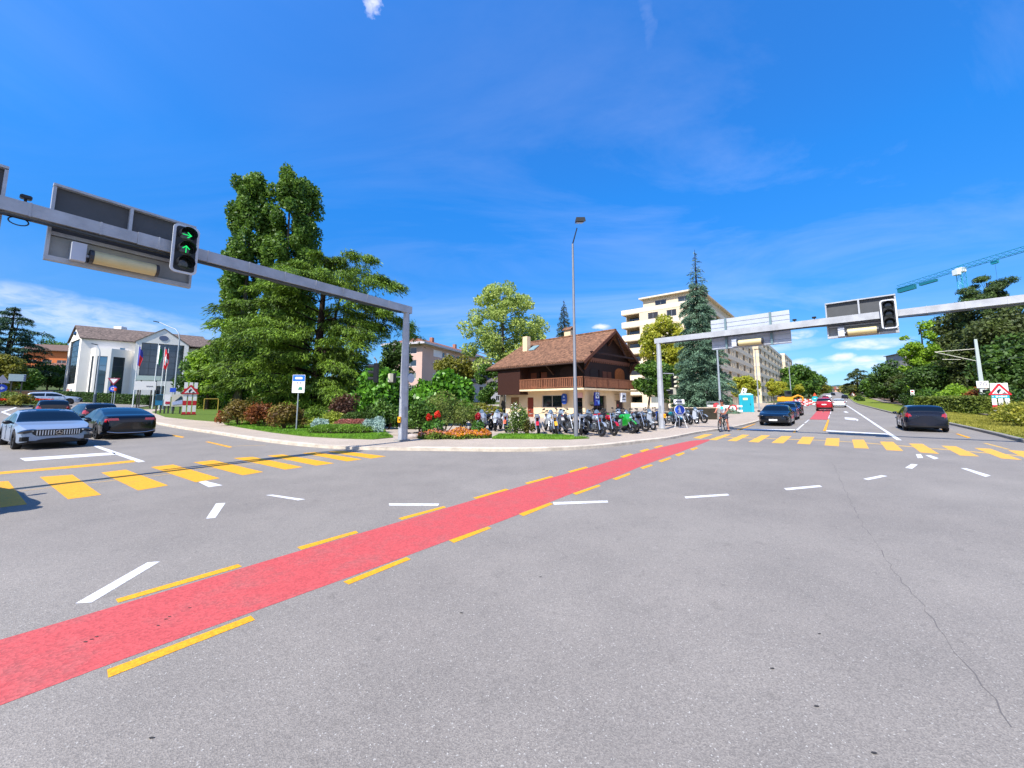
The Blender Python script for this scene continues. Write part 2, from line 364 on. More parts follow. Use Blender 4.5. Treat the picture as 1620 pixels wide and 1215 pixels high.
def kerb(name,pts,w,h,m,label,skirt=.1):
    mb=MB(); P=[Vector(p) for p in pts]; n=len(P); secs=[]
    for i,p in enumerate(P):
        d=(P[min(i+1,n-1)]-P[max(i-1,0)]); d.z=0; d.normalize(); u=Vector((-d.y,d.x,0)); z=zg(p.x,p.y)
        hh=h[i] if hasattr(h,'__len__') else h
        secs.append([(p.x,p.y,z-skirt),(p.x,p.y,z+hh-.02),(p.x+u.x*.02,p.y+u.y*.02,z+hh),(p.x+u.x*w,p.y+u.y*w,z+hh),(p.x+u.x*w,p.y+u.y*w,z-skirt)])
    for s_ in secs: mb.v+=s_
    for i in range(n-1):
        for j in range(4): a=i*5+j; mb.f.append((a,a+1,a+6,a+5))
    mb.f.append((0,1,2,3,4)); mb.f.append(tuple((n-1)*5+j for j in range(5))[::-1])
    return tag(mb.build(name,m),label,None,None,'structure')
def dens(pts,step):
    out=[]
    for a,b in zip(pts,pts[1:]):
        a=Vector(a[:2]);b=Vector(b[:2]); k=max(1,int((b-a).length/step))
        out+= [a+(b-a)*i/k for i in range(k)]
    out.append(Vector(pts[-1][:2])); return [Vector((p.x,p.y,0)) for p in out]
def smoothp(pts,it=2):
    P=[Vector((p[0],p[1],0)) for p in pts]
    for _ in range(it):
        Q=[P[0]]
        for a,b in zip(P,P[1:]): Q+=[a*.75+b*.25,a*.25+b*.75]
        Q.append(P[-1]); P=Q
    return P
# ================================================================ THE SETTING
ASPH=asphalt('asphalt','7c766f','a9a59d','89837b'); ASPH2=asphalt('pavement_asphalt','a39686','d8cfc0','ad9f90')
GRASS=mat('grass_ground','3c4a22',.9,0,.2,.35,1.2,.6,30,col2='56602c')
GRASSB=mat('bright_grass','4a6024',.9,0,.2,.3,2.5,.6,30,col2='5c7228')
KERBM=mat('kerb_stone','c2b6a4',.85,0,.3,.3,3,.4,30)
def ground():
    c=[0.0]; st=4.0
    while c[-1]<5200:
        c.append(c[-1]+st)
        if c[-1]>150: st*=1.18
    ax=[-v for v in c[:0:-1]]+c; n=len(ax)
    X,Y=np.meshgrid(ax,ax,indexing='ij'); v=[(x,y,zg(x,y)-.07 if abs(x)<150 and abs(y)<260 else zg(x,y)-.12) for x,y in zip(X.ravel(),Y.ravel())]
    f=[(i*n+j,(i+1)*n+j,(i+1)*n+j+1,i*n+j+1) for i in range(n-1) for j in range(n-1)]
    mb=MB(); mb.v=v; mb.f=f; o=mb.build('ground',GRASS); tag(o,'gently rising ground under the whole place, grass where nothing covers it',None,None,'structure')
ground()
def xy(l): return [G(*p) for p in l]
# road outline: junction, left arm to the roundabout, right arm into the distance
kL=[G(*p) for p in((600,712.5),(504,709.5),(400,697),(340,686.5),(256,673))]          # kerb of the left arm, corner side
kLf=[kL[-1]+DL*t for t in(8,16,24)]
kR=[G(*p) for p in((700,713.5),(820,715),(900,712.5),(960,708),(1020,700.5),(1056,696.5),(1090,689),(1119,683.5),(1165,677),(1195,669))]
kRf=[kR[-1]+DR*t for t in(10,25,50,90,150,250,420,700,1200)]
RW=11.6; nR=Vector((DR.y,-DR.x,0)); 
rk=[G(*p) for p in((1358,640),(1410,654),(1485,668),(1537,680),(1577,689.5),(1620,701))]
rkf=[rk[0]+DR*t for t in(1200,700,420,250,150,90,50,20)]
RC=Vector((-62,44,0)); 
lk=[kLf[-1]+Vector((-DL.y,DL.x,0))*0]
allk=[p for p in kLf[::-1]]+kL[::-1]+kR
LINE=smoothp(allk,2)+[Vector((p.x,p.y,0)) for p in kRf]
def inset(P,w):
    out=[]
    for i,p in enumerate(P):
        d=(P[min(i+1,len(P)-1)]-P[max(i-1,0)]); d.z=0; d.normalize(); out.append((p.x-d.y*w,p.y+d.x*w))
    return out
road_poly=inset(LINE,.9)+[(p.x,p.y) for p in rkf+rk]+[(26,8),(48,-20),(50,-42),(-50,-42),(-52,8),(-46,26)]
road_poly+=[(-60,31),(-66,31)]+[(RC.x+15*math.cos(a),RC.y+15*math.sin(a)) for a in[R(t) for t in range(250,20,-15)]]
ROAD=drape('road',road_poly,6,0,ASPH,'grey worn asphalt of the junction and its two arms')
nk=len(LINE)-len(kRf)
far=[kRf[3]+Vector((-DR.y,DR.x,0))*50,kLf[-1]+DR*30]
PAVE=drape('pavement',[(p.x,p.y) for p in LINE[:nk+4]]+[(far[0].x,far[0].y),(far[1].x,far[1].y)],5,.1,ASPH2,'pale asphalt pavement round the corner in front of the chalet')
kl=dens(LINE[:nk+5],1.0); gx0,gx1,gx2=G(500,709).x,G(640,713).x,G(1060,697).x
kh=[.103 if (gx0<p.x<gx1 or p.x>gx2) else .125 for p in kl]
kerb('kerb',kl,.2,kh,KERBM,'pale kerb stones along the pavement of the corner and both arms')
# markings, children of the road
WH=paint('white_road_paint','d2d2d4','9a9a9c',.5); YE=paint('yellow_road_paint','dc9a10','b58c3c',.55); YP=paint('faded_yellow_paint','cda24a','8f8069',.9)
RED=paint('red_lane_paint','b84b49','a35853',.8)
def Pp(*l): return [G(*p) for p in l]
zl=[[(-40,765),(13,761),(43,798),(-14,805)],[(63,754.7),(114.6,751),(160,783),(107.7,790)],[(160,747.8),(199,743),(266,768),(218.5,776)],
[(238.5,739),(274,735),(348,756.7),(309.6,763)],[(306,731.5),(338,728),(416.7,746.7),(384,752)],[(369,724.8),(400,722.8),(479,739),(451,743)],[(423,721),(447,719),(529,733),(500,736.7)],
[(478,716.9),(499,715.3),(573,726.7),(549,730)],[(518,714.8),(540,713.2),(611,722),(587,725.5)]]
zr=[[(1096,693),(1115,687),(1128,687),(1109,694)],[(1121,695.7),(1147.4,687.2),(1157,687.2),(1133,696.5)],[(1150.6,697.4),(1174,687.7),(1186,688),(1165,698)],[(1183.5,699),(1205,688.5),(1218,688.8),(1200,700)],
[(1220.4,700.6),(1236.5,689.8),(1252.6,690),(1239,701.4)],[(1260.6,701.8),(1269.4,691),(1288.3,691.4),(1281.4,703)],[(1304.4,704.6),(1307.6,693),(1328,693.3),(1327.2,706)],[(1351.6,708.8),(1348,695.6),(1366.7,695.6),(1374.6,709.7)],
[(1402.5,712.3),(1392,698.6),(1413,699),(1429,713.4)],[(1456.3,715.8),(1437.8,701.7),(1459.5,702.2),(1486,718.2)],[(1519,720.6),(1489.2,705),(1512.5,706.2),(1549.4,722.2)],[(1584.7,725.4),(1541.4,708.6),(1567,709.9),(1616.8,727.8)],[(1633,730),(1594,712),(1626,714),(1680,733)]]
def set_(name,l,dz,m,label):
    o=polys(name,[Pp(*p) for p in l],dz,m,ROAD); o['label']=label; return o
set_('crosswalk_stripes',zl,.006,YE,'yellow zebra crossing over the left arm')
set_('crosswalk_stripes',zr,.006,paint('yellow_paint_worn','dba23a','b58f50',.6),'yellow zebra crossing over the right arm')
def strip(pts,w):
    P=[Vector((p.x,p.y,0)) for p in pts]; out=[]
    for i,p in enumerate(P):
        d=(P[min(i+1,len(P)-1)]-P[max(i-1,0)]).normalized(); u=Vector((-d.y,d.x,0))*w/2; out.append((p-u,p+u))
    return [[a[0],b[0],b[1],a[1]] for a,b in zip(out,out[1:])]
la=[(20,774),(77,767.5),(140,760.6),(225,751.8),(303.7,742.6),(372,734.4),(435,728),(520,720),(575,716.5)]
ls=strip(Pp(*la),.045)+strip(Pp(*[(x+2,y+4.3-(x/200)) for x,y in la]),.045)
lb=[(1133,691),(1200,693.5),(1300,696.5),(1360,700),(1440,706.5),(1500,711.5),(1560,716.5),(1625,722)]
ls+=strip(Pp(*lb),.3)+strip(Pp((1329,689.2),(1422.7,696.6)),.09)+strip(Pp((1558,701),(1596,711)),.12)+strip(Pp((369,706.2),(385,705),(420,704.2)),.06)
o=polys('old_marking_lines',ls,.003,YP,ROAD); o['label']='thin faded yellow lines between the zebra stripes'
reds_u=[(-60,1030),(0,1011.7),(186.7,960),(386.7,896.7),(540,852),(630,826.7),(706.7,803.3),(805,775),(875,755),(933,740),(1000.7,719),(1057,705),(1094.6,696.6),(1122.7,695)]
reds_l=[(-60,1139),(0,1116.7),(160,1053),(400,968),(543,917),(653,876.7),(710,853),(783,830),(823,813),(906.7,780),(968,757),(1019.5,735.5),(1080.5,713.5),(1122.7,697)]
ru=Pp(*reds_u); rl=Pp(*reds_l)
def resamp(P,n=40):
    P=[Vector((p.x,p.y,0)) for p in P]; L=[0]
    for a,b in zip(P,P[1:]): L.append(L[-1]+(b-a).length)
    out=[]
    for k in range(n+1):
        t=L[-1]*k/n; i=max(j for j in range(len(L)-1) if L[j]<=t+1e-9); q=(t-L[i])/(L[i+1]-L[i]); out.append(P[i].lerp(P[i+1],q))
    return out
ru,rl=resamp(ru),resamp(rl)
for P in(ru,rl):
    for _ in range(3): P[1:-1]=[(P[i-1]+P[i]*2+P[i+1])/4 for i in range(1,len(P)-1)]
o=polys('red_cycle_lane',[[a,b,c,d] for a,b,c,d in zip(ru,ru[1:],rl[1:],rl)],.004,RED,ROAD); o['label']='red painted cycle lane curving across the junction'
q=Pp((1280.7,663.7),(1309,664.3),(1314.5,648.3),(1294.3,648.3)); o=polys('red_cycle_lane',[q],.006,RED,ROAD); o['label']='short red cycle lane behind the red car on the right arm'
yd=[[(183,948.3),(376.7,892.7),(382.7,896.7),(186.7,954)],[(470,866),(563,840),(566.7,843.3),(476.7,870)],[(630,820),(701.7,801),(706,803),(636,822.7)],[(748,787.7),(800,773.3),(805,775),(754,789.3)],
[(830,764.3),(871.7,753.3),(876,754.7),(835,766)],[(898,746),(926.7,738.3),(930.7,740),(903,747.7)],[(980.6,722.8),(996,717.7),(1001.7,719),(986.7,724)],[(1011,713.5),(1024,710),(1028,711.6),(1017,715.3)],[(1033.6,707.8),(1045,704.5),(1050,705.5),(1038,709)],
[(169.3,1060),(396.7,974.3),(403.3,981),(171,1072.7)],[(543,920.7),(643,881.7),(650,885),(551.7,925)],[(710,855),(771.7,833.3),(777.7,835.7),(718,859)],[(820.7,813.3),(870,795.3),(875,797.7),(828,816.7)],
[(906,780.5),(946.8,767),(950.5,768.8),(911.6,783)],[(968.8,757.6),(995,748.6),(998,750.5),(975,759.4)],[(1012.5,739.7),(1030,735),(1033.6,736.4),(1017,742)],[(1040.6,729.4),(1059.4,723.8),(1062.7,725),(1046.7,731.3)],[(1067,719.6),(1080.5,715.8),(1083.8,717),(1073.5,722)],[(1091,710.6),(1101.6,707.8),(1105,709),(1096,712.5)]]
set_('cycle_lane_dashes',yd,.007,YE,'yellow dashes along both edges of the red cycle lane')
yl=[[(0-30,750.5),(0,746.5),(160,733),(212,728),(214,731),(160,736.5),(0,750.5),(-30,754)],[(272.6,687.8),(292,691.2),(288,692.6),(273,689.8)],[(324.4,699),(330,698.6),(368,707),(363,708.3)],
[(1511.7,686.6),(1516,686.4),(1536,692.6),(1531,693.4)],[(1488,679.5),(1493,680),(1495,681.5),(1490,681)],[(1302,682),(1307,682),(1312,664),(1309.5,664)],[(1254,684.5),(1258.5,684.7),(1259.5,681),(1257,681)],[(1165,680.5),(1171,680.5),(1196,670.5),(1194,670.5)]]
set_('yellow_lines',yl,.006,YE,'yellow stop line and yellow edge dashes')
wl=[[(31,725),(160,716.8),(181,716),(184,719.3),(160,720.8),(40,729.5)],[(150,704),(160,707),(229.6,730),(219,731.5),(160,711),(148,706)],[(314,762.6),(325,760.7),(352,767.8),(330,770.7)],[(420,783.3),(431.7,782.7),(482.7,790),(471.7,791.7)],
[(326,820.7),(340.7,819.3),(356.7,795.7),(341.7,796.7)],[(119,955),(145,953.3),(253.3,888.3),(233,890)],[(615,796.5),(695,796.8),(693,800.3),(616,799.9)],[(875,794.6),(961,792),(962,795),(876,798.6)],
[(1082.8,785.7),(1150.9,781.3),(1154,783.8),(1085,788.6)],[(1240,772.6),(1296.3,767.7),(1301,770.2),(1244.7,775.6)],[(1365.7,757.6),(1394.8,751.8),(1404,753.3),(1373.7,759.6)],[(1432,740),(1441.7,734),(1452,735),(1443,741.8)],
[(1448.8,718.6),(1456.7,718.4),(1460.5,724.2),(1452,724.8)],[(1463.8,720),(1472,720.3),(1485,725),(1478,726.6)],[(1520,740.7),(1528.5,740.8),(1567.5,752.4),(1559,754.5)],
[(1176,678.8),(1258,679.6),(1258,681),(1174,680.4)],[(1306.7,680.8),(1403,686.3),(1406,688),(1307,682.6)],[(1258.5,681),(1262,681),(1273,671),(1270.5,671)],[(1272,669.5),(1274.5,669.5),(1281,664),(1279.5,664)],
[(1283,662.3),(1285,662.3),(1288.5,659),(1287,659)],[(1289,657.5),(1290.5,657.5),(1293.5,654),(1292.3,654)],[(1295,652),(1296,652),(1298.5,649),(1297.5,649)],[(1310,662),(1311.6,662),(1312.8,657),(1311.8,657)],[(1313,655),(1314.2,655),(1315,650),(1314.3,650)],
[(26,643.6),(27,645.2),(7,652),(27,660),(24,661.5),(1,652)],[(1336,660.5),(1351,661.5),(1358,664),(1357,666.5),(1354,664.7),(1350,665),(1337,663.5)],[(1334,651.5),(1338,650.5),(1343,653),(1338,653)],[(1246,651),(1258,649.6),(1256,652),(1248,652.3)],[(-40,690),(4,694),(8,697),(-40,699)]]
set_('white_lines',wl,.005,WH,'white stop lines, guide dashes and lane arrows')
ll=strip(Pp((1422.7,696.4),(1390,675),(1364,657.5),(1343.7,644),(1336,639)),.16)+strip([kR[-1]+DR*t+nR*3.6 for t in(25,60,100,160)],.12)
o=polys('white_lane_line',ll,.006,WH,ROAD); o['label']='long white line between the lanes of the right arm'
# crack and old cable trench seam
rr=random.Random(3); cr=[(1317,732),(1326,752),(1334,770),(1348,798),(1367,835),(1388,860),(1410,900),(1460,960),(1520,1045),(1560,1090),(1600,1150)]
cp_=resamp(Pp(*cr),90); cp_=[p+Vector((rr.uniform(-.02,.02),rr.uniform(-.02,.02),0)) for p in cp_]
cs=[]
for a,b in zip(cp_,cp_[1:]):
    w=rr.uniform(.001,.0055); cs.append([a-Vector((w,0,0)),b-Vector((w,0,0)),b+Vector((w,0,0)),a+Vector((w,0,0))])
o=polys('crack',cs,.003,mat('crack_grey','605c59',.95),ROAD); o['label']='thin jagged crack running towards the camera on the right'
def blob(c,r,k,seed,sx=1):
    q=random.Random(seed); return [(c[0]+r*sx*math.cos(2*PI*i/k)*q.uniform(.6,1.1),c[1]+r*math.sin(2*PI*i/k)*q.uniform(.6,1.1)) for i in range(k)]
sc=[]
for i,(px,py) in enumerate([(730,640/1.0+330),(268,976),(262,980),(250,990),(153,1008),(145,1012),(135,1016),(1296,1003),(1222,1058),(1292,1118),(1383,1192),(855,913),(240,1168),(300,962)]):
    c=G(px,py); sc.append([Vector((a,b,0)) for a,b in blob((c.x,c.y),.0075,7,i,2.2)])
o=polys('tar_specks',sc,.0095,mat('crack_dark','2c2b2b',.95),ROAD); o['label']='small dark specks and scuffs on the asphalt'
# left arm far side: roundabout island, verges
isl=[(RC.x+7.2*math.cos(2*PI*i/28),RC.y+7.2*math.sin(2*PI*i/28)) for i in range(28)]
tag(kerb('island_kerb',[Vector((x,y,0)) for x,y in isl+[isl[0]]],.3,.14,KERBM,'round pale kerb of the roundabout island'),None)
ISL=drape('island_bed',isl,4,.13,GRASS,'grassy ground of the roundabout island')
# lawns
LM=[G(*p,.1) for p in((240,652),(262,660),(300,664),(352,668),(356,672),(430,684.5),(480,690.5),(540,694),(590,695.5),(622,692.5),(612,686),(560,681))]
lawn=[(p.x,p.y) for p in LM]+[(-4.5,27),(-3.5,42),(8,74),(-30,84),(-52,62)]
drape('lawn',lawn,4,.125,GRASSB,'mown green lawn of the corner park',skirt=.05)
# pale path in the park
pt=[G(*p,.125) for p in((525,672),(560,679),(640,690),(655,685),(700,681),(700,676),(600,676),(545,668))]
drape('path',[(p.x,p.y) for p in pt],3,.14,ASPH2,'pale path through the park behind the round flower bed',skirt=.03)
v1=[G(*p,.1) for p in((778,694.5),(900,695.5),(932,694),(905,690.5),(840,688.5),(790,688))]
drape('verge',[(p.x,p.y) for p in v1],3,.125,GRASSB,'narrow grass verge in front of the parked motorcycles',skirt=.03)
# drive of pale tarmac beside the chalet to the left (back park strip, pale)
# right verge, tracks
GR2=mat('dry_grass','7a7a2c',.9,0,.2,.35,1.5,.6,30,col2='5f7a22')
rkk=rkf+rk+[Vector((27,8,0))]
kerb('kerb',dens([rk[0]+DR*60]+[rk[0]+DR*20]+rk+[Vector((24,9,0))],1.5),.18,.14,mat('dark_kerb','8a857c',.85,0,.3,.3,3),'dark-sided kerb along the grass verge of the right arm')
vg=[(p.x+nR.x*.1,p.y+nR.y*.1) for p in rkf[2:]+rk]+[(27,8)]
off=[(p[0]+nR.x*5.2,p[1]+nR.y*5.2) for p in vg]
vo=vg[:-1]+[(26,9),(60,9)]+[(o_[0],o_[1]) for o_ in off[:-2][::-1]]
drape('grass_verge',vo,6,.12,GR2,'dry green grass verge between road and railway line')
tb=[(p[0]+nR.x*5.2,p[1]+nR.y*5.2) for p in vg[:-2]]+[(46,14)]
te=[(p[0]+nR.x*9.5,p[1]+nR.y*9.5) for p in vg[:-2]]+[(52,14)]
drape('railway_ballast',tb+te[::-1],6,.22,mat('ballast','8b7f72',.95,0,.2,.4,14,.8,40),'grey brown ballast bed of the railway track')
t2=[(p[0]+nR.x*12.5,p[1]+nR.y*12.5) for p in vg[:-2]]+[(57,14)]
drape('trackside_path',te+t2[::-1],6,.2,mat('pale_path','b3a795',.9,0,.3,.2,2),'pale strip of path behind the railway track')
# rails
def rail(off_):
    P=dens([Vector((p[0]+nR.x*off_,p[1]+nR.y*off_,0)) for p in vg[:-2]][::-1],8); mb=MB(); mb.ring_tube([Vector((p.x,p.y,zg(p.x,p.y)+.36)) for p in P],.07,4,square=True)
    return mb
rl_=empty('railway_track',(0,0,0),0); tag(rl_,'single railway track beside the grass verge on the right',None,None,'structure')
for o_ in(6.7,8.15): rail(o_).build('rail',mat('rail_steel','6f5546',.5,.6),rl_)
mb=MB(); b0=rk[1]+nR*7.42
for i in range(-24,180):
    c=b0+DR*i*.65; c.z=zg(c.x,c.y)+.25; mb.box(c,(.25,2.3,.14),math.atan2(DR.y,DR.x))
mb.build('sleepers',mat('sleeper','6a5b50',.9,0,.3,.3,3),rl_)
# distant wooded hills
def hills():
    mb=MB(); rr=random.Random(5); n=160; k=6; prof=[]
    for i in range(n):
        a=R(-58+116*i/(n-1)); dist=2600
        hh=78+13*math.sin(i*.11)+8*math.sin(i*.27+1)+3*math.sin(i*.9)
        g=math.degrees(a); hh*= (1 if g<30 else 1.0+.04*math.sin(g)); 
        for j in range(k+1):
            t=j/k; D=dist-900*(1-t); z=hh*math.sin(t*PI/2)+rr.uniform(-4,4)*t; mb.v.append((D*math.sin(a),D*math.cos(a),z))
        D=dist+500; mb.v.append((D*math.sin(a),D*math.cos(a),-60))
    w=k+2
    for i in range(n-1):
        for j in range(w-1): mb.f.append((i*w+j,i*w+j+1,(i+1)*w+j+1,(i+1)*w+j))
    o=mb.build('hills',mat('far_forest','3c5a5c',.95,0,.1,.35,.03,0,1,col2='35564a')); tag(o,'low blue green wooded hills on the horizon',None,None,'structure')
hills()
# ================================================================ STREET FURNITURE
ST=M_STEEL(); BK=M_BLACK(); WP=M_WHITE()
GLW=mat('green_signal','10c860',.4,emit=.9); DKL=mat('unlit_lens','0b1512',.15,0,.8)
def onplane(px,py,A,D,off=0.0):
    n=Vector((D.y,-D.x,0)); P=A+n*off; r=ray(px,py); o=Vector((0,0,CH)); t=(P-o).dot(n)/r.dot(n); h=o+r*t
    return (h-A).dot(D),h.z
def gantry(base_px,top_px,beam_px,extra,label,arm_side,post_label):
    B=G(*base_px,.1); T=at(top_px[0],top_px[1],B.y); B.x=B.x; zb=T.z
    A=Vector((B.x,B.y,zb)); Q=atz(beam_px[0],beam_px[1],zb); D=(Q-A); D.z=0; L=D.length+extra; D.normalize()
    if arm_side<0: Dx=-D
    else: Dx=D
    rz=math.atan2(Dx.y,Dx.x); g=empty('signal_gantry',B,rz,label,'gantry')
    h=zb-B.z; s=arm_side
    m=MB(); m.ring_tube([(0,0,0),(0,0,h*.5),(0,0,h-.12)],[.19,.165,.125],8); m.build('post',ST,g,smooth=False)
    m=MB(); m.box((0,0,.02),(.52,.52,.04)); m.box((0,0,.05),(.42,.42,.03)); m.build('base_plate',mat('concrete_base','8d8b86',.9,0,.3,.2,6),g)
    m=MB(); m.beam((-s*.2,0,h),(s*L*.5,0,h),.24,.30); m.build('beam',ST,g)
    m=MB(); m.beam((s*L*.5+s*.004,0,h),(s*L,0,h),.22,.27)
    m.build('beam_outer_section',ST,g)
    for i in range(1,int(L)): MB().box((s*i,0,h),(.03,.262 if i<L/2 else .236,.322 if i<L/2 else .292)).build('joint_ring',ST,g)
    m=MB(); m.beam((s*.3,0,h-.185),(s*L,0,h-.185),.1,.04); m.build('cable_tray',mat('dark_metal','4c4f50',.5,.5),g)
    m=MB(); rq=random.Random(int(L*10)); m.ring_tube([(s*(.25+(L-.5)*i/36),-.10,h-.215-abs(math.sin(i*1.05))*rq.uniform(.0,.07)) for i in range(37)],.011,5); m.build('signal_cable',BK,g)
    MB().box((0,-.17,1.15),(.14,.02,.42)).build('service_hatch',mat('hatch_grey','8f9498',.5,.2),g)
    for z in(.8,2.0,2.75,3.5): MB().ring_tube([(0,0,z-.018),(0,0,z+.018)],.19-.012*z,8).build('strap',mat('dark_metal','4c4f50',.5,.5),g)
    return g,A,Dx,rz,D,s,B
def sign_back(A,Dx,rz,cor,label,cat='road sign',style='panel',div=None,group=None,bars=()):
    ts=[onplane(x,y,A,Dx,-.3) for x,y in cor]; t0=(ts[0][0]+ts[3][0])/2; t1=(ts[1][0]+ts[2][0])/2; z1=(ts[0][1]+ts[1][1])/2; z0=(ts[2][1]+ts[3][1])/2
    w=t1-t0; h=z1-z0; n=Vector((Dx.y,-Dx.x,0)); o=A+Dx*(t0+w/2)-n*.3; o.z=z0
    e=empty('overhead_sign',o,rz,label,cat,group); al=mat('sign_back_grey','6d6f70',.6,.1,.4,.12,3); al2=mat('sign_back_white','aeb4be',.5,.1,.4,.08,3)
    zb=A.z-z0
    if style=='panel':
        MB().box((0,.07,h/2),(w,.02,h)).build('board',mat('sign_back_dark','4a4c4e',.6,.1,.4,.1,4),e)
        m=MB()
        for c,d in(((0,0,h-.025),(w,.12,.05)),((0,0,.05),(w,.12,.1)),((-w/2+.025,0,h/2),(.05,.122,h-.16)),((w/2-.025,0,h/2),(.05,.122,h-.16)),((0,.03,zb-.25),(w-.1,.06,.08))): m.box(c,d)
        if div is not None: 
            dx=(onplane(*div,A,Dx,-.3)[0]-t0)-w/2; m.box((dx,0,(h+zb)/2-.02),(.06,.118,h-zb-.05))
        m.build('frame',ST,e)
        MB().box((0,.045,(zb-.3)/2+.05),(w-.1,.03,zb-.42)).build('lower_panel',mat('sign_back_light','8f9291',.6,.1,.4,.1,4),e)
        k=2
    else:
        k=7; pr=h/k; m=MB()
        for i in range(k): m.box((0,.06,pr*(i+.5)),(w,.03,pr-.03)); m.box((0,.075,pr*(i+.5)),(w,.02,pr))
        m.build('ribbed_panel',al2,e)
    for b in bars:
        bx=(onplane(*b,A,Dx,-.3)[0]-t0)-w/2; m=MB(); m.box((bx,-.04,h/2),(.09,.1,h)); m.box((bx,-.06,zb),(.14,.5,.36)); m.build('bracket',mat('bracket_teal','6f868a',.5,.5),e)
    return e,t0,w,h,z0
def fixture(e,A,Dx,t0,w,p0,p1,label=None):
    a=onplane(*p0,A,Dx,0); b=onplane(*p1,A,Dx,0); x0=a[0]-t0-w/2; x1=b[0]-t0-w/2; z=(a[1]+b[1])/2-e.location.z
    m=MB(); m.ring_tube([(x0,-.2,z),(x1,-.2,z)],.15,12); m.build('lamp_housing',mat('cream_plastic','c9bb8c',.45,0,.5,.08,5),e,smooth=True)
    for q in(x0-.06,x1): MB().ring_tube([(q,-.2,z),(q+.06,-.2,z)],.155,12).build('end_cap',mat('end_cap','33353a',.5),e)
    m=MB(); m.box((x0-.22,-.1,z+.05),(.22,.25,.4)); m.box((x0-.08,-.15,z),(.1,.05,.05)); m.build('ballast_box',mat('pale_box','b9c0cc',.5),e)
def ltraffic(A,Dx,rz,cor,lit,label,group=None,scale=1):
    ts=[onplane(x,y,A,Dx,.35) for x,y in cor]; t0=(ts[0][0]+ts[3][0])/2; t1=(ts[1][0]+ts[2][0])/2; z1=(ts[0][1]+ts[1][1])/2; z0=(ts[2][1]+ts[3][1])/2
    w=t1-t0; h=z1-z0; n=Vector((Dx.y,-Dx.x,0)); o=A+Dx*(t0+w/2)+n*.35; o.z=z0
    e=empty('traffic_light',o,rz,label,'traffic light',group); M=lambda off: front(off)
    MB().plate(rrect(w,h,.11,5,0,h/2),M(0),.03).build('white_border',mat('light_border','c9cdd2',.5),e)
    MB().plate(rrect(w-.11,h-.11,.07,5,0,h/2),M(-.031),.012).build('backboard',mat('backboard_black','08090a',.5),e)
    MB().box((0,.12,h/2),(w*.5,.2,h*.8)).build('housing',BK,e,bevel=.02)
    MB().box((0,.27,A.z-z0),(.12,.2,.42)).build('mount',ST,e)
    for i in range(3):
        z=h/2+(1-i)*h*.295; r=h*.125
        f=MB().lathe((0,-.045,z),[(0,-.02),(r*.6,-.016),(r,0)],20).build('lens',DKL,e,smooth=True); 
        m=MB(); k=14; b=0
        for j in range(k+1):
            a=R(-30+240*j/k); L=.2
            for rr_,yy in((r+.012,-.045),(r+.012,-.045-L)): m.v.append((rr_*math.cos(a),yy,z+rr_*math.sin(a)))
        for j in range(k): m.f.append((2*j,2*j+1,2*j+3,2*j+2))
        m.build('visor',BK,e,smooth=True)
        s=r*.62
        if lit[i]:
            ang={'r':0,'u':90}[lit[i]]; Rm=Matrix.Rotation(R(ang),4,'Z')
            q=MB(); Mt=front(-.075,z=z)@Rm@Matrix.Diagonal((s,s,1,1))
            q.plate([(-1,-.09),(.75,-.09),(.75,.09),(-1,.09)],Mt,.004)
            q.plate([(1.0,0),(.15,.8),(-.02,.66),(.68,0)],Mt,.005); q.plate([(1.0,0),(.68,0),(-.02,-.66),(.15,-.8)],Mt,.005)
            q.build('green_arrow',GLW,e)
    return e
# left gantry
g1,A1,D1,rz1,d1,s1,B1=gantry((637,697.5),(648,490),(11,324.5),6.5,'grey steel signal gantry reaching in from the left, post beside the round flower bed',-1,None)
e,t0,w,h,z0=sign_back(A1,D1,rz1,[(85.5,290),(308,359),(302,457),(68,409)],'large overhead road sign seen from behind on the left gantry, two dark upper fields','road sign','panel',(208,335))
fixture(e,A1,D1,t0,w,(149,406),(247,426))
e,t0,w,h,z0=sign_back(A1,D1,rz1,[(-170,206),(9,265),(1,391),(-190,330)],'overhead sign cut off by the left edge of the photo','road sign','panel')
ltraffic(A1,D1,rz1,[(274.4,352.5),(315.5,362.5),(310.5,437.5),(268,428)],['r','u',None],'overhead traffic light showing green right arrow and green straight arrow')
def detector(A,D,rz,px,py,label):
    t,z=onplane(px,py,A,D,0); o=A+D*t; o.z=A.z+.16; e=empty('traffic_detector',o,rz,label,'detector','small detectors on the gantry beams')
    MB().box((0,0,.02),(.04,.04,.08)).build('stand',BK,e); MB().box((0,-.03,.09),(.16,.13,.08)).build('sensor_head',BK,e,bevel=.015)
detector(A1,D1,rz1,40,319,'small black detector on top of the left gantry beam')
t,z=onplane(30,345,A1,D1,0); o=A1+D1*t; e=empty('cable_loop',o+Vector((0,0,-.22)),rz1,'loop of black cable hanging under the left gantry beam','cable')
m=MB(); m.ring_tube([(.13*math.cos(R(a)),0,.08*math.sin(R(a))-.05) for a in range(0,361,24)],.012,5); m.build('loop',BK,e); MB().box((0,0,.03),(.3,.08,.03)).build('clip',BK,e)
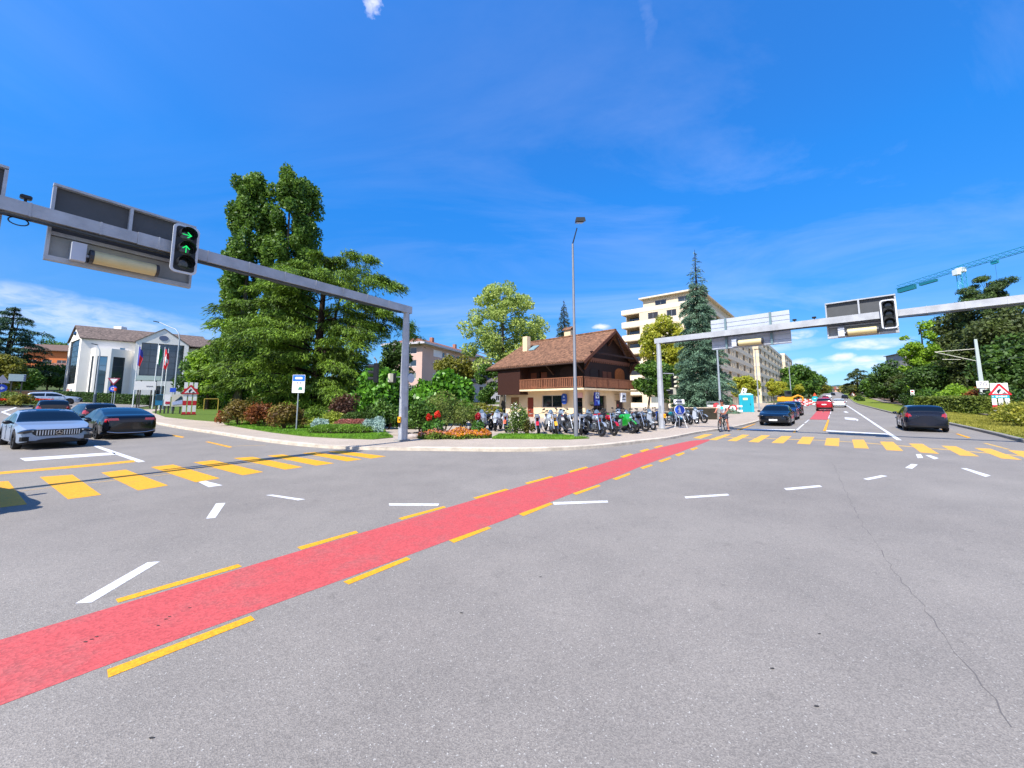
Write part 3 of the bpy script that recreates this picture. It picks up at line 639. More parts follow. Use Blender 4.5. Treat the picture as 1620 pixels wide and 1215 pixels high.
# right gantry
g2,A2,D2,rz2,d2,s2,B2=gantry((1047.5,679),(1042,539.5),(1620,472.5),7,'grey steel signal gantry over the right arm, post beside the parked motorcycles',1,None)
e,t0,w,h,z0=sign_back(A2,D2,rz2,[(1124.7,506.2),(1248.5,490.5),(1251.6,542),(1125.7,554.5)],'pale ribbed back of a wide overhead sign on the right gantry','road sign','ribbed',bars=((1149,530),(1220,520)))
fixture(e,A2,D2,t0,w,(1168,543.5),(1204,538))
e,t0,w,h,z0=sign_back(A2,D2,rz2,[(1305.5,480),(1417.8,465.5),(1422,527),(1309,535.5)],'overhead sign seen from behind with two grey fields beside the unlit traffic light','road sign','panel',(1358,480))
fixture(e,A2,D2,t0,w,(1341,525.5),(1387,520.5))
ltraffic(A2,D2,rz2,[(1391.5,475.5),(1418.5,472),(1421,519),(1394.5,520.5)],[None]*3,'unlit black overhead traffic light with white border on the right gantry')
detector(A2,D2,rz2,1288,502,'tiny detector on the right gantry beam between the two signs')
detector(A2,D2,rz2,1257,505,'tiny detector on the right gantry beam just right of the ribbed sign')
# signals fixed on the posts
def side_signal(o,rz,label,cream=False,arm=1.3,back=True):
    e=empty('side_traffic_light',o,rz,label,'traffic light'); c=mat('cream_signal','c3bfa6',.5) if cream else BK
    m=MB(); m.bar((0,0,.62),(arm,0,.62),.025); m.bar((0,0,.62),(0,0,.5),.02); m.build('arm',ST,e)
    MB().box((0,0,.1),(.26,.2,.8)).build('housing',BK,e,bevel=.03)
    for i in range(3):
        m=MB(); k=10; z=.36-.26*i
        for j in range(k+1):
            a=R(-20+220*j/k)
            for yy in(-.1,-.3): m.v.append((.1*math.cos(a),yy,z+.1*math.sin(a)))
        for j in range(k): m.f.append((2*j,2*j+1,2*j+3,2*j+2))
        m.build('visor',c,e); MB().lathe((0,-.105,z),[(0,-.01),(.09,0)],14).build('lens',DKL,e)
    return e
p=at(595,590,B1.y-.1); side_signal(Vector((p.x,p.y,p.z-.1)),R(-75),'black three-lamp signal on a thin arm left of the left gantry post',False,1.15)
KID
e=kids(bpy.data.objects['side_traffic_light'])
p=at(621,598,B1.y); e=empty('pedestrian_signal',p,R(40),'small cream pedestrian signal beside the left gantry post','pedestrian signal','pedestrian signals on the gantry posts')
MB().box((-.08,0,0),(.16,.2,.36)).build('housing',mat('cream_signal','c3bfa6',.5),e,bevel=.02); MB().box((.06,0,0),(.1,.22,.4)).build('visor',BK,e); MB().bar((.1,0,.05),(.35,0,.05),.015).build('arm',ST,e)
p=at(1066,601,B2.y+.1); side_signal(Vector((p.x,p.y,p.z-.25)),R(20),'cream-visored signal head fixed right of the right gantry post',True,-.75)
p=at(1063,619,B2.y); e=empty('pedestrian_signal',p,R(30),'cream pedestrian signal box low on the right gantry post','pedestrian signal','pedestrian signals on the gantry posts')
MB().box((.1,0,0),(.34,.22,.4)).build('housing',mat('cream_signal','c3bfa6',.5),e,bevel=.02); MB().box((-.12,0,-.02),(.14,.24,.28)).build('visor',BK,e); MB().bar((-.1,0,.05),(-.45,0,.05),.02).build('arm',ST,e)
p=at(648,598,B1.y); e=empty('round_sign',p+Vector((.03,.12,0)),R(62),'thin round sign seen edge-on at the left gantry post','road sign')
MB().lathe((0,0,0),[(0,-.012),(.19,-.012),(.2,0),(.19,.012),(0,.012)],20).build('disc',mat('sign_disc','b9bdc4',.4,.2),e); MB().box((0,.06,0),(.05,.1,.3)).build('clamp',ST,e)
for (px,py,B,lab) in((632,664,B1,'yellow push-button box low on the left gantry post'),(1051.5,658,B2,'yellow push-button box low on the right gantry post')):
    p=at(px,py,B.y-.16); e=empty('push_button_box',p,R(0),lab,'push button','yellow push-button boxes')
    MB().box((0,0,0),(.13,.12,.24)).build('box',mat('signal_yellow','e8a40c',.4),e,bevel=.015); MB().box((0,0,-.2),(.07,.08,.16)).build('sounder',BK,e,bevel=.01); MB().lathe((0,-.06,0),[(0,-.015),(.03,-.012),(.035,0)],12).build('button',BK,e)
# ---- tall street lamp in front of the chalet
B=G(911.5,693,.1); T=at(910,386,B.y); hd=at(913,363,B.y)
e=empty('street_lamp',B,0,'tall grey street lamp standing on the verge in front of the chalet','street lamp'); H=T.z-B.z
m=MB(); m.ring_tube([(0,0,0),(0,0,2.2),(0,0,2.25),(0,0,H)],[.1,.09,.075,.045],10); m.build('pole',mat('lamp_grey','7d7f84',.5,.3,.5,.12,2),e,smooth=True)
m=MB(); m.ring_tube([(0,0,H),(hd.x-B.x-.03,-.15,hd.z-B.z)],[.03,.025],8); m.build('neck',BK,e)
hx=hd.x-B.x; hz=hd.z-B.z; Mt=Matrix.Rotation(R(18),3,'X')
m=MB(); m.add([Vector((hx,-.5,hz+.1))+Mt@Vector(v) for v in((-.13,.3,0),(.13,.3,0),(.24,-.4,0),(-.24,-.4,0),(-.1,.3,.1),(.1,.3,.1),(.19,-.4,.17),(-.19,-.4,.17))],[(0,1,2,3),(4,7,6,5),(0,4,5,1),(1,5,6,2),(2,6,7,3),(3,7,4,0)]); m.build('lamp_head',mat('lamp_head_grey','3f4244',.5),e)
m=MB(); m.box(Vector((hx,-.62,hz+.02)),(.3,.42,.03),0,Mt); m.build('lens',mat('lamp_lens','a08a78',.2,0,.6),e)
# ---- curved street lamps on the left, straight ones on the right
def curved(base,top,heady,label,rz,w=1.0,reach=2.0,group='curved street lamps by the roundabout'):
    B=base; H=top-B.z; e=empty('street_lamp',B,rz,label,'street lamp',group); lm=mat('pale_grey_pole','97a0a6',.5,.3)
    pts=[(0,0,0),(0,0,H*.6),(0,0,H*.8)]+[(-reach*.45*(1-math.cos(R(a))),0,H*.8+H*.13*math.sin(R(a))) for a in(30,60,85)]+[(-reach,0,H)]
    MB().ring_tube(pts,[.11*w,.08*w,.065*w]+[.05*w]*4,8).build('pole',lm,e,smooth=True)
    MB().ring_tube([(0,0,0),(0,0,H*.17)],.14*w,10).build('base_sleeve',mat('dark_sleeve','42505a',.6),e)
    MB().box((-reach-.3,0,H+.04),(.75,.26,.1),0,Matrix.Rotation(R(12),3,'Y')).build('lamp_head',BK,e,bevel=.02)
b=G(273,651.5); curved(b,at(277,508,b.y).z,0,'tall curved street lamp in front of the white building, nearest of the two',R(-10),1,3.0)
b=gx(153,53); curved(b,at(153,545,53).z,0,'curved street lamp before the hedge of the white building, farther of the two',R(0),1.1,.6)
def straight(px,ytop,ybase,Y,label,arm=True,r=.07,sleeve=True):
    b=gx(px,Y,.1); H=at(px,ytop,Y).z-b.z; e=empty('lamp_post',b,0,label,'lamp post','straight lamp posts on the left of the right arm')
    MB().ring_tube([(0,0,0),(0,0,H)],[r*1.3,r*.8],8).build('pole',mat('pale_grey_pole','97a0a6',.5,.3),e,smooth=True)
    if sleeve: MB().ring_tube([(0,0,0),(0,0,1.3)],[.3,.28],12).build('concrete_foot',mat('concrete_base','b0a89c',.9,0,.3,.2,6),e)
    MB().box((.25,0,H+.05),(.7,.2,.1)).build('lamp_head',BK,e)
straight(1137.5,545,655,33,'lamp post in front of the blue spruce behind the cyclist',r=.08)
straight(1198,553,650,56,'thin lamp post right of the turquoise toilet cabin',sleeve=False)
straight(1250,572,640,118,'distant lamp post at the end of the beige apartment block',sleeve=False,r=.12)
# ---- catenary masts along the track
LT=mat('mast_grey','a9b3ae',.5,.2)
off0=rk[3]+nR*5.7
def mast(t,label,arm=True,H=7.6):
    p=off0+DR*t; p.z=zg(p.x,p.y)+.2; e=empty('catenary_mast',p,math.atan2(DR.y,DR.x),label,'catenary mast','catenary masts along the railway track')
    MB().ring_tube([(0,0,0),(0,0,1.6),(0,0,H)],[.17,.17,.10],4,square=True).build('post',LT,e)
    m=MB(); m.bar((0,.1,H-1.0),(0,3.0,H-1.1),.03,6); m.bar((0,.1,H-2.3),(0,3.0,H-1.1),.03,6); m.bar((0,1.2,H-2.05),(0,2.5,H-1.95),.025,6); m.build('cantilever',mat('cantilever_pale','c8c4b4',.5),e)
    MB().box((0,0,.1),(.5,.5,.3)).build('foundation',mat('concrete_base','8d8b86',.9,0,.3,.2,6),e)
    return e,p
ms=[]
def tmast(px):
    k=(px-810)/F; P0=off0; return (k*P0.y-P0.x)/(DR.x-k*DR.y)
for px,l in((1552,'nearest catenary mast, carrying the small 70 plate'),(1426,'catenary mast on the right by the small white sign, second nearest'),(1388,'third catenary mast, before the dark trees'),(1364.5,'tall thin catenary mast before the dark cedar, fourth nearest'),(1352.5,'catenary mast far down the line, fifth nearest'),(1343,'catenary mast far down the line, sixth nearest'),(1337,'farthest catenary mast above the cars')):
    ms.append(mast(tmast(px),l))
p=ms[0][1]; r_=math.atan2(-p.x,p.y)
e=empty('distance_plate',p+Vector((-.25,-.3,1.65+3.35-p.z)),r_*.6,'small white plate reading 70 on the nearest catenary mast','plate')
hh=at(1547,608.5,p.y).z; e.location.z=hh-.36
MB().box((0,0,.36),(.85,.03,.72)).build('plate',mat('plate_white','e4e2e2',.4),e); text('70',.62,mat('grey_print','77727a',.5),e,front(-.018,z=.36),'number')
e=empty('signal_box',p+Vector((-.12,-.35,0)),r_*.6,'small pale box with black screen under the 70 plate','box'); e.location.z=at(1548,619.5,p.y).z-.27
MB().box((0,0,.27),(.74,.16,.54)).build('case',mat('case_pale','c0c4bd',.5),e,bevel=.02); MB().box((.03,-.085,.27),(.5,.02,.34)).build('screen',mat('screen_black','070a14',.2),e)
# overhead wires
def wire(z,off_,label):
    m=MB(); P=[off0+DR*t-nR*0+Vector((-nR.x,-nR.y,0))*off_ for t in(-60,-20,20,60,110,180,260,360)]
    for i,q in enumerate(P): q.z=zg(q.x,q.y)+z
    m.ring_tube(P,.012,4); o=m.build('overhead_wire',mat('wire_dark','55585c',.5,.4)); tag(o,label,'wire','overhead wires of the railway')
wire(6.65,-2.1,'upper thin overhead wire of the railway'); wire(5.55,-2.1,'lower thin overhead wire of the railway')
# ---- road works information boards
def works_board(b,w,h,teal,label,rz):
    e=empty('roadworks_board',b,rz,label,'construction sign','road works boards'); RDm=mat('sign_red','c01a28',.4); WHm=mat('sign_white','e6e4e2',.4); 
    pw=w*.27; 
    for i in(-1,0,1):
        x=i*w*.365; f=MB().box((x,0,h/2),(pw,.05,h)).build('plank',WHm,e)
        for a,c in (((.0,.1),(.3,.44),(.685,.81)) if not teal else ((.02,.1),(.2,.34))): MB().box((x,0,h*(a+c)/2),(pw+.006,.056,h*(c-a))).build('red_stripe',RDm,e)
    zt=h*.64; s=w*1.32; th=h*(.34 if teal else .28)
    if teal: MB().box((0,-.035,zt+th*.5+.02),(w,.02,th)).build('white_board',WHm,e)
    MB().plate([(-s/2,zt),(s/2,zt),(s*.46+.02,zt+.09),(.06,zt+th),(-.06,zt+th),(-s*.46-.02,zt+.09)],front(-.05),.02).build('warning_triangle',RDm,e)
    q=MB().plate([(-s*.34,zt+.1),(s*.34,zt+.1),(0,zt+th*.8)],front(-.071),.008).build('triangle_field',WHm,e)
    dk=mat('sign_black','0a1824',.5); m=MB(); M2=front(-.08,z=zt+.12)
    u=th*.42; m.plate([(-.3*u,.0),(-.12*u,.0),(.05*u,.55*u),(.32*u,.75*u),(.2*u,.92*u),(-.25*u,.82*u),(-.42*u,.45*u)],M2,.005); m.plate([(.25*u,0),(.95*u,0),(.62*u,.32*u)],M2,.005); m.plate([(-.9*u,0),(-.4*u,0),(-.5*u,.07*u),(-.85*u,.07*u)],M2,.005); m.sphere((-.02*u,-.085,zt+.12+1.0*u),.1*u,8,6,(1,.2,1))
    m.build('digging_figure',dk,e)
    if teal:
        MB().box((0,-.04,zt-.13),(w,.03,.26)).build('label_strip',mat('teal_sign','16a0ae',.4),e); m=MB()
        for i,(x,ww) in enumerate(((-.42,.05),(-.2,.12),(-.05,.1),(.08,.12),(.21,.1),(.33,.08))): m.box((x*w,-.058,zt-.13),(ww*w,.006,.1+.03*(i%2)))
        m.build('printed_words',WHm,e)
    MB().box((0,.1,.06),(w*1.1,.5,.12)).build('foot',mat('foot_rubber','7a3a30',.8),e)
b=gx(303,36,.1); works_board(b,.98,at(303,603,36).z-b.z-.12,False,'red and white striped road works board with warning triangle on the lawn at left',R(40))
b=gx(1579,33,.15); works_board(b,.98,at(1579,606,33).z-b.z,True,'white road works board with triangle and teal strip by the right bushes',R(-38))
# ---- crane
def crane():
    c=mat('crane_turquoise','1d8fa0',.5,.1); z=1.65+216/F*125; tw=gx(1543,125); e=empty('tower_crane',tw,math.atan2(1.0,-.02)*1.0,'turquoise tower crane with long lattice jib above the dark trees','crane')
    h=z-tw.z
    def truss(p,q,s,k,name,par,up=True,r=.09):
        m=MB(); p=Vector(p);q=Vector(q); d=(q-p); L=d.length; d.normalize(); a=Vector((0,0,1)) if abs(d.z)<.9 else Vector((1,0,0)); u=d.cross(a).normalized()*s/2; v=u.cross(d).normalized()*s
        if up: ch=[-u,u,v]; 
        else: ch=[-u-v/2,u-v/2,u+v/2,-u+v/2]
        for c_ in ch: m.bar(p+c_,q+c_,r,5)
        for i in range(k):
            a0=p+d*L*i/k; a1=p+d*L*(i+1)/k
            for j in range(len(ch)): m.bar(a0+ch[j],a1+ch[(j+1)%len(ch)],r*.55,4)
        return m.build(name,c,par)
    truss((0,0,0),(0,0,h-1),1.5,18,'tower',e,False)
    truss((-34,0,h),(1,0,h),1.5,24,'jib',e); truss((-1,0,h),(21,0,h-.4),1.4,12,'counter_jib',e)
    MB().box((17.5,0,h-1.3),(6,1.2,1.7)).box((10,0,h-1.2),(5.5,1,.9)).build('counterweight',mat('crane_slab','14707e',.6),e)
    MB().box((0,0,h-.2),(1.9,1.9,1.6)).box((0,1.5,h-1),(1.6,1.4,1.9)).build('cab',mat('crane_cab','cfd4d6',.4),e,bevel=.1)
    MB().box((-9,0,h-.8),(1.6,.8,.9)).build('trolley',c,e); MB().bar((-9,0,h-1),(-9,0,h-9),.03,4).build('hoist_rope',BK,e)
crane()
# ================================================================ BUILDINGS
def hexa(mb,O,a,b,c):
    O,a,b,c=map(Vector,(O,a,b,c)); return mb.add([O,O+a,O+b,O+a+b,O+c,O+a+c,O+b+c,O+a+b+c],[(0,2,3,1),(4,5,7,6),(0,1,5,4),(2,6,7,3),(0,4,6,2),(1,3,7,5)])
UP=Vector((0,0,1))
def wallp(mb,o,ex,L,z0,z1,n,th,holes=()):
    "wall from o along ex, n = outward normal, holes (u0,u1,v0,v1)"
    o=Vector((o[0],o[1],0)); us=sorted({0,L}|{min(max(h[i],0),L) for h in holes for i in(0,1)})
    for a,b in zip(us,us[1:]):
        if b-a<1e-4: continue
        c=(a+b)/2; hs=sorted([(h[2],h[3]) for h in holes if h[0]<c<h[1]]); z=z0
        for lo,hi in hs+[(z1,z1)]:
            if lo-z>1e-3: hexa(mb,o+ex*a+UP*z,ex*(b-a),-n*th,UP*(lo-z))
            z=max(z,hi)
    return mb
def window(par,o,ex,n,u0,u1,v0,v1,nx=1,nz=0,fm=None,gm=None,depth=.14,fw=.07,name='window',sub=True):
    fm=fm or WP; gm=gm or (M_GLASS(),M_GLASS(),mat('glass_curtain','6f7674',.25,0,.8),mat('glass_blue','24343f',.04,0,.9))[int(abs(u0*7.3+v0*3.1+u1))%4]; o=Vector((o[0],o[1],0))+ex*u0+UP*v0-n*depth; w=u1-u0; h=v1-v0; m=MB(); t=.06
    hexa(m,o,ex*fw,n*t,UP*h); hexa(m,o+ex*(w-fw),ex*fw,n*t,UP*h); hexa(m,o+ex*fw,ex*(w-2*fw),n*t,UP*fw); hexa(m,o+ex*fw+UP*(h-fw),ex*(w-2*fw),n*t,UP*fw)
    for i in range(1,nx+1): hexa(m,o+ex*(w*i/(nx+1)-fw*.35)+UP*fw,ex*fw*.7,n*t*.9,UP*(h-2*fw))
    for i in range(1,nz+1): hexa(m,o+ex*fw+UP*(h*i/(nz+1)-fw*.35),ex*(w-2*fw),n*t*.8,UP*fw*.7)
    f=m.build(name,fm,par)
    p=hexa(MB(),o+ex*fw*.5+UP*fw*.5+n*.004,ex*(w-fw),n*.02,UP*(h-fw)); p=p.build('pane',gm,par)
    if sub: p.parent=f
    return f
def tiles(name,c1,c2,s=3.5,rows=None):
    if name in _M: return _M[name]
    m=mat(name,c1,.85,0,.2,.3,s,.8,14,col2=c2); nt=m.node_tree; N=nt.nodes; L=nt.links; b=N['Principled BSDF']
    old=b.inputs['Base Color'].links[0].from_socket; tc=N.new('ShaderNodeTexCoord')
    n=N.new('ShaderNodeTexVoronoi'); n.inputs['Scale'].default_value=4.5; mp=N.new('ShaderNodeMapping'); mp.inputs['Scale'].default_value=(1,1,1.6); L.new(tc.outputs['Object'],mp.inputs[0]); L.new(mp.outputs[0],n.inputs['Vector'])
    s_=N.new('ShaderNodeSeparateColor'); L.new(n.outputs['Color'],s_.inputs[0]); r=N.new('ShaderNodeValToRGB'); r.color_ramp.elements[0].color=(.6,.6,.6,1); r.color_ramp.elements[1].color=(1.35,1.3,1.25,1); L.new(s_.outputs[0],r.inputs[0])
    x=N.new('ShaderNodeMix'); x.data_type='RGBA'; x.blend_type='MULTIPLY'; x.inputs[0].default_value=1; L.new(old,x.inputs[6]); L.new(r.outputs[0],x.inputs[7])
    w=N.new('ShaderNodeTexWave'); w.wave_type='BANDS'; w.bands_direction='Z'; w.inputs['Scale'].default_value=1.6; L.new(tc.outputs['Object'],w.inputs['Vector']); r2=N.new('ShaderNodeValToRGB'); r2.color_ramp.elements[0].color=(.72,.72,.72,1); r2.color_ramp.elements[0].position=.1; r2.color_ramp.elements[1].position=.4; L.new(w.outputs[0],r2.inputs[0])
    y=N.new('ShaderNodeMix'); y.data_type='RGBA'; y.blend_type='MULTIPLY'; y.inputs[0].default_value=1; L.new(x.outputs[2],y.inputs[6]); L.new(r2.outputs[0],y.inputs[7]); L.new(y.outputs[2],b.inputs['Base Color'])
    return m
def slab(mb,pts,t):
    "roof sheet of four (or three) points, thickness t downwards"
    P=[Vector(p) for p in pts]; n=len(P); vs=P+[p-UP*t for p in P]
    return mb.add(vs,[tuple(range(n)),tuple(range(n,2*n))[::-1]]+[(i,(i+1)%n,(i+1)%n+n,i+n) for i in range(n)])
# ---------------------------------------------------------------- the chalet
def chalet():
    a=Vector((.704,.710,0)); b=Vector((-.710,.704,0)); W0=Vector((6.88,36.2,0)); Z=.1
    root=empty('chalet',W0,0,'chalet with brown tiled roof, dark wooden upper floor and cream ground floor shop','house')
    wood=mat('dark_wood','3a2018',.6,0,.35,.4,5,.3,20,stretch=(1,1,6)); woodl=mat('balcony_wood','633b28',.65,0,.3,.3,6,.2,20); cream=mat('cream_render','dcc6a4',.85,0,.2,.1,1.2,.15,30); tl=tiles('chalet_tiles','8a6750','64493a')
    LL,LR=10.7,8.9
    def V(u,v,z): return a*u+b*v+UP*z
    def ul(px,py=640): # position along the left face
        t,_=onplane(px,py,W0,b); return t
    def ur(px,py=640): t,_=onplane(px,py,W0,a); return t
    def zl_(px,py): return onplane(px,py,W0,b)[1]
    def zr_(px,py): return onplane(px,py,W0,a)[1]
    m=MB()
    hl=[(ul(889),ul(857),1.15,2.42),(ul(844),ul(834),Z,2.2),(ul(921.5),ul(908),Z,2.35),(ul(821),ul(808),1.0,2.25)]
    hr=[(ur(936),ur(957),Z,2.35),(ur(975),ur(984),.95,1.85)]
    wallp(m,(0,0),b,LL,Z-.1,2.83,-a,.3,hl)
    wallp(m,V(.3,0,0),a,LR-.3,Z-.1,2.83,-b,.3,hr)
    wallp(m,V(LR-.3,.3,0),b,LL-.3,Z-.1,2.83,a,-.3); wallp(m,V(.3,LL-.3,0),a,LR-.6,Z-.1,2.83,b,-.3)
    m.build('ground_floor_wall',cream,root)
    # pilasters catching the light
    hexa(MB(),V(.31,.3,Z),a*(LR-.7),b*(LL-.7),UP*.02).build('floor',mat('shop_floor','4a4440',.6),root)
    # recessed openings
    window(root,V(0,0,0),b,-a,*hl[0],1,0,mat('window_grey','b8b4ac',.5),mat('shop_glass','1c262b',.05,0,.9),.16,name='shop_window')
    window(root,V(0,0,0),b,-a,*hl[3],0,5,mat('shutter_brown','8f6a48',.6),mat('shutter_brown','8f6a48',.6),.1,name='shuttered_window')
    f=hexa(MB(),V(.12,hl[1][0],Z),b*(hl[1][1]-hl[1][0]),a*.06,UP*2.1).build('door',mat('red_brown_door','7a3324',.5),root)
    hexa(MB(),V(.105,hl[1][0]+.1,1.1),b*.06,a*.02,UP*.14).build('handle',M_CHROME(),f)
    window(root,V(0,0,0),b,-a,*hl[2],0,3,mat('door_brown','4a3028',.5),M_GLASS(),.16,name='corner_door')
    window(root,V(0,0,0),a,-b,*hr[0],1,1,mat('door_brown','4a3028',.5),M_GLASS(),.16,name='shop_window')
    hexa(MB(),V(hr[1][0],-.03,hr[1][2]),a*(hr[1][1]-hr[1][0]),b*.06,UP*.9).build('poster',mat('poster_dark','3c2226',.5),root)
    hexa(MB(),V(hr[1][0]+.12,-.04,hr[1][2]+.28),a*.25,b*.01,UP*.25).build('poster_mark',mat('poster_red','b8584e',.5),root)
    # shop interior shapes behind the glass
    for i,(v,z,w,h,c) in enumerate(((hl[0][0]+.5,1.25,.5,.7,'9a1c26'),(hl[0][0]+1.2,1.2,.4,.9,'6f767c'),(hl[0][0]+1.9,1.3,.35,.6,'2a4a74'))):
        hexa(MB(),V(.6,v,z),b*w,a*.3,UP*h).build('display_jacket',mat('display_%d'%i,c,.6),root)
    for i,(u,z,c) in enumerate(((hr[0][0]+.5,1.05,'d8d0bc'),(hr[0][0]+1.1,1.45,'b8bcc2'),(hr[0][0]+.9,.9,'8a8f96'))):
        MB().sphere(V(u,.5,z),.17,10,7,(1,1,.9)).build('display_helmet',mat('helmet_%d'%i,c,.3),root,smooth=True)
    # balcony slab
    m=MB(); hexa(m,V(-1.4,-.8,2.83),a*1.4,b*8.0,UP*.17); hexa(m,V(0,-.8,2.83),a*9.1,b*.8,UP*.17); m.build('balcony_slab',mat('slab_cream','e6cfa8',.8,0,.2,.1,2),root)
    hexa(MB(),V(.01,.01,2.84),a*(LR-.02),b*(LL-.02),UP*.14).build('upper_floor_slab',cream,root)
    # upper walls
    nt=wood.node_tree; N_=nt.nodes; pb=N_['Principled BSDF']; old=pb.inputs['Base Color'].links[0].from_socket; tcn=N_.new('ShaderNodeTexCoord'); sxy=N_.new('ShaderNodeSeparateXYZ'); nt.links.new(tcn.outputs['Object'],sxy.inputs[0]); ad_=N_.new('ShaderNodeMath'); ad_.operation='ADD'; nt.links.new(sxy.outputs[0],ad_.inputs[0]); nt.links.new(sxy.outputs[1],ad_.inputs[1])
    fr_=N_.new('ShaderNodeMath'); fr_.operation='PINGPONG'; fr_.inputs[1].default_value=.16; nt.links.new(ad_.outputs[0],fr_.inputs[0]); rr_=N_.new('ShaderNodeValToRGB'); rr_.color_ramp.elements[0].color=(.25,.25,.25,1); rr_.color_ramp.elements[0].position=.02; rr_.color_ramp.elements[1].position=.045; nt.links.new(fr_.outputs[0],rr_.inputs[0])
    mxn=N_.new('ShaderNodeMix'); mxn.data_type='RGBA'; mxn.blend_type='MULTIPLY'; mxn.inputs[0].default_value=1; nt.links.new(old,mxn.inputs[6]); nt.links.new(rr_.outputs[0],mxn.inputs[7]); nt.links.new(mxn.outputs[2],pb.inputs['Base Color'])
    m=MB(); wallp(m,(0,0),b,LL,3.0,5.9,-a,.2,[(1.0,2.9,3.02,4.9),(4.6,5.6,3.02,4.9)]); wallp(m,V(.2,0,0),a,LR-.2,3.0,5.6,-b,.2,[(.9,2.4,3.02,4.9),(5.9,7.3,3.3,4.6)])
    wallp(m,V(LR-.2,.2,0),b,LL-.2,3.0,5.6,a,-.2); wallp(m,V(.2,LL-.2,0),a,LR-.4,3.0,5.6,b,-.2)
    def rz_(u): return 5.42+(min(u+1.4,LR+1.4-u))*.619
    for v0,v1 in((0,.2),(LL-.2,LL)):
        P=[V(0,v0,5.6),V(LR,v0,5.6),V(LR,v0,rz_(LR)-.12),V(LR/2,v0,rz_(LR/2)-.14),V(0,v0,rz_(0)-.12)]; Q=[p+b*(v1-v0) for p in P]
        m.add(P+Q,[(0,1,2,3,4),(9,8,7,6,5)]+[(i,(i+1)%5,(i+1)%5+5,i+5) for i in range(5)])
    m.build('timber_wall',wood,root)
    hexa(MB(),V(-1.25,7.25,2.5),a*1.25,b*(LL-7.25),UP*2.9).build('timber_bay',wood,root)
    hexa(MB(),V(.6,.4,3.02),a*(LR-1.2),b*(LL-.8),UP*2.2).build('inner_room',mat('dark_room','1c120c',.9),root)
    def arch(o,ex,n,u0,u1,z0,z1,nm,mt):
        k=10; c=(u0+u1)/2; r=(u1-u0)/2; P=[(u0,z0)]+[(c-r*math.cos(PI*i/k),z1+r*.55*math.sin(PI*i/k)) for i in range(k+1)]+[(u1,z0)]
        m=MB(); vs=[o+ex*x+UP*z+n*.02 for x,z in P]+[o+ex*x+UP*z-n*.02 for x,z in P]; q=len(P)
        m.add(vs,[tuple(range(q)),tuple(range(q,2*q))[::-1]]+[(i,(i+1)%q,(i+1)%q+q,i+q) for i in range(q)]); m.build(nm,mt,root)
    dk=mat('arch_shadow_wood','24110b',.7);  # dark plates, the shade of the arched recesses put into their colour
    arch(V(-.01,0,0),b,-a,1.0,2.9,3.05,4.7,'arch_shade_plate',dk); arch(V(0,-.01,0),a,-b,.9,2.4,3.05,4.7,'arch_shade_plate',dk); arch(V(0,-.01,0),a,-b,5.6,7.6,3.05,4.75,'sunlit_patch',mat('sunlit_wood','b06434',.6,0,.3,.3,6))  # the orange arch is sunlight on the gable wall, painted as lighter wood
    for u in(3.2,4.1): hexa(MB(),V(u,-.03,3.1),a*.75,b*.05,UP*1.7).build('shutter',mat('shutter_wood','6d3a24',.6),root)
    for v in(4.6,6.0): hexa(MB(),V(-.03,v,3.1),b*.8,a*.05,UP*1.7).build('shutter',mat('shutter_wood','6d3a24',.6),root)
    # scalloped frieze and purlins
    m=MB(); hexa(m,V(.1,-.06,5.75),a*(LR-.2),b*.05,UP*.28)
    for i in range(22): hexa(m,V(.25+i*.39,-.06,5.6),a*.22,b*.05,UP*.16)
    m.build('carved_frieze',mat('frieze_wood','84513a',.6),root)
    for u in(0.0,LR/2,LR): hexa(MB(),V(u-.1,-.85,rz_(u)-.42),a*.2,b*.8,UP*.24).build('purlin',wood,root)
    for u in(.0,LR-.1,LR/2-.05):
        m=MB(); m.beam(V(u,-.02,rz_(u)-1.5),V(u,-.8,rz_(u)-.4),.14,.14); m.build('roof_strut',woodl,root)
    for v in(0,3.6,7.2):
        m=MB(); m.beam(V(-.02,v+.1,4.5),V(-1.2,v+.1,5.35),.14,.14); m.build('roof_strut',wood,root)
    m=MB(); m.beam(V(-.2,-.86,6.4),V(LR+.2,-.86,6.4),.13,.16); 
    m.beam(V(LR*.72,-.86,6.4),V(LR/2+.3,-.86,8.3),.12,.12); m.build('gable_truss',wood,root)
    # roof
    e0,e1,v0,v1=-1.4,LR+1.4,-.9,12.5; zr=9.1; ze=5.45
    m=MB(); slab(m,[V(e0,v0,ze),V(LR/2,v0,zr),V(LR/2,v1-.9,zr),V(e0,v1,ze)],.14)
    slab(m,[V(LR/2,v0,zr),V(e1,v0,ze),V(e1,v1,ze),V(LR/2,v1-.9,zr)],.14); slab(m,[V(e0,v1,ze),V(LR/2,v1-.9,zr),V(e1,v1,ze)],.14)
    # tile courses stepping up the slope
    rf=m.build('roof',tl,root)
    m=MB()
    for i in range(46):
        v=v0+.15+i*(v1-v0-.4)/45
        m.bar(V(e0-.02,v,ze+.02),V(e0+.22,v,ze+.17),.07,6)
    m.build('eaves_tile_edge',tl,root)
    m=MB(); m.beam(V(LR/2,v0-.02,zr+.03),V(LR/2,v1-.9,zr+.03),.28,.14); m.build('ridge_tiles',tl,root)
    for s0,s1 in((e0,LR/2),(e1,LR/2)):
        m=MB(); m.beam(V(s0,v0-.05,ze-.16),V(s1,v0-.05,zr-.16),.06,.28); m.build('barge_board',woodl,root)
    m=MB(); m.beam(V(e0-.1,v0,ze-.12),V(e0-.1,v1,ze-.12),.12,.12); m.build('gutter',mat('gutter_brown','4d3b34',.4,.5),root)
    m=MB(); hexa(m,V(2.1,9.3,7.0),a*.6,b*.7,UP*2.4); m.build('chimney',mat('chimney_cream','dcc29c',.8),rf)
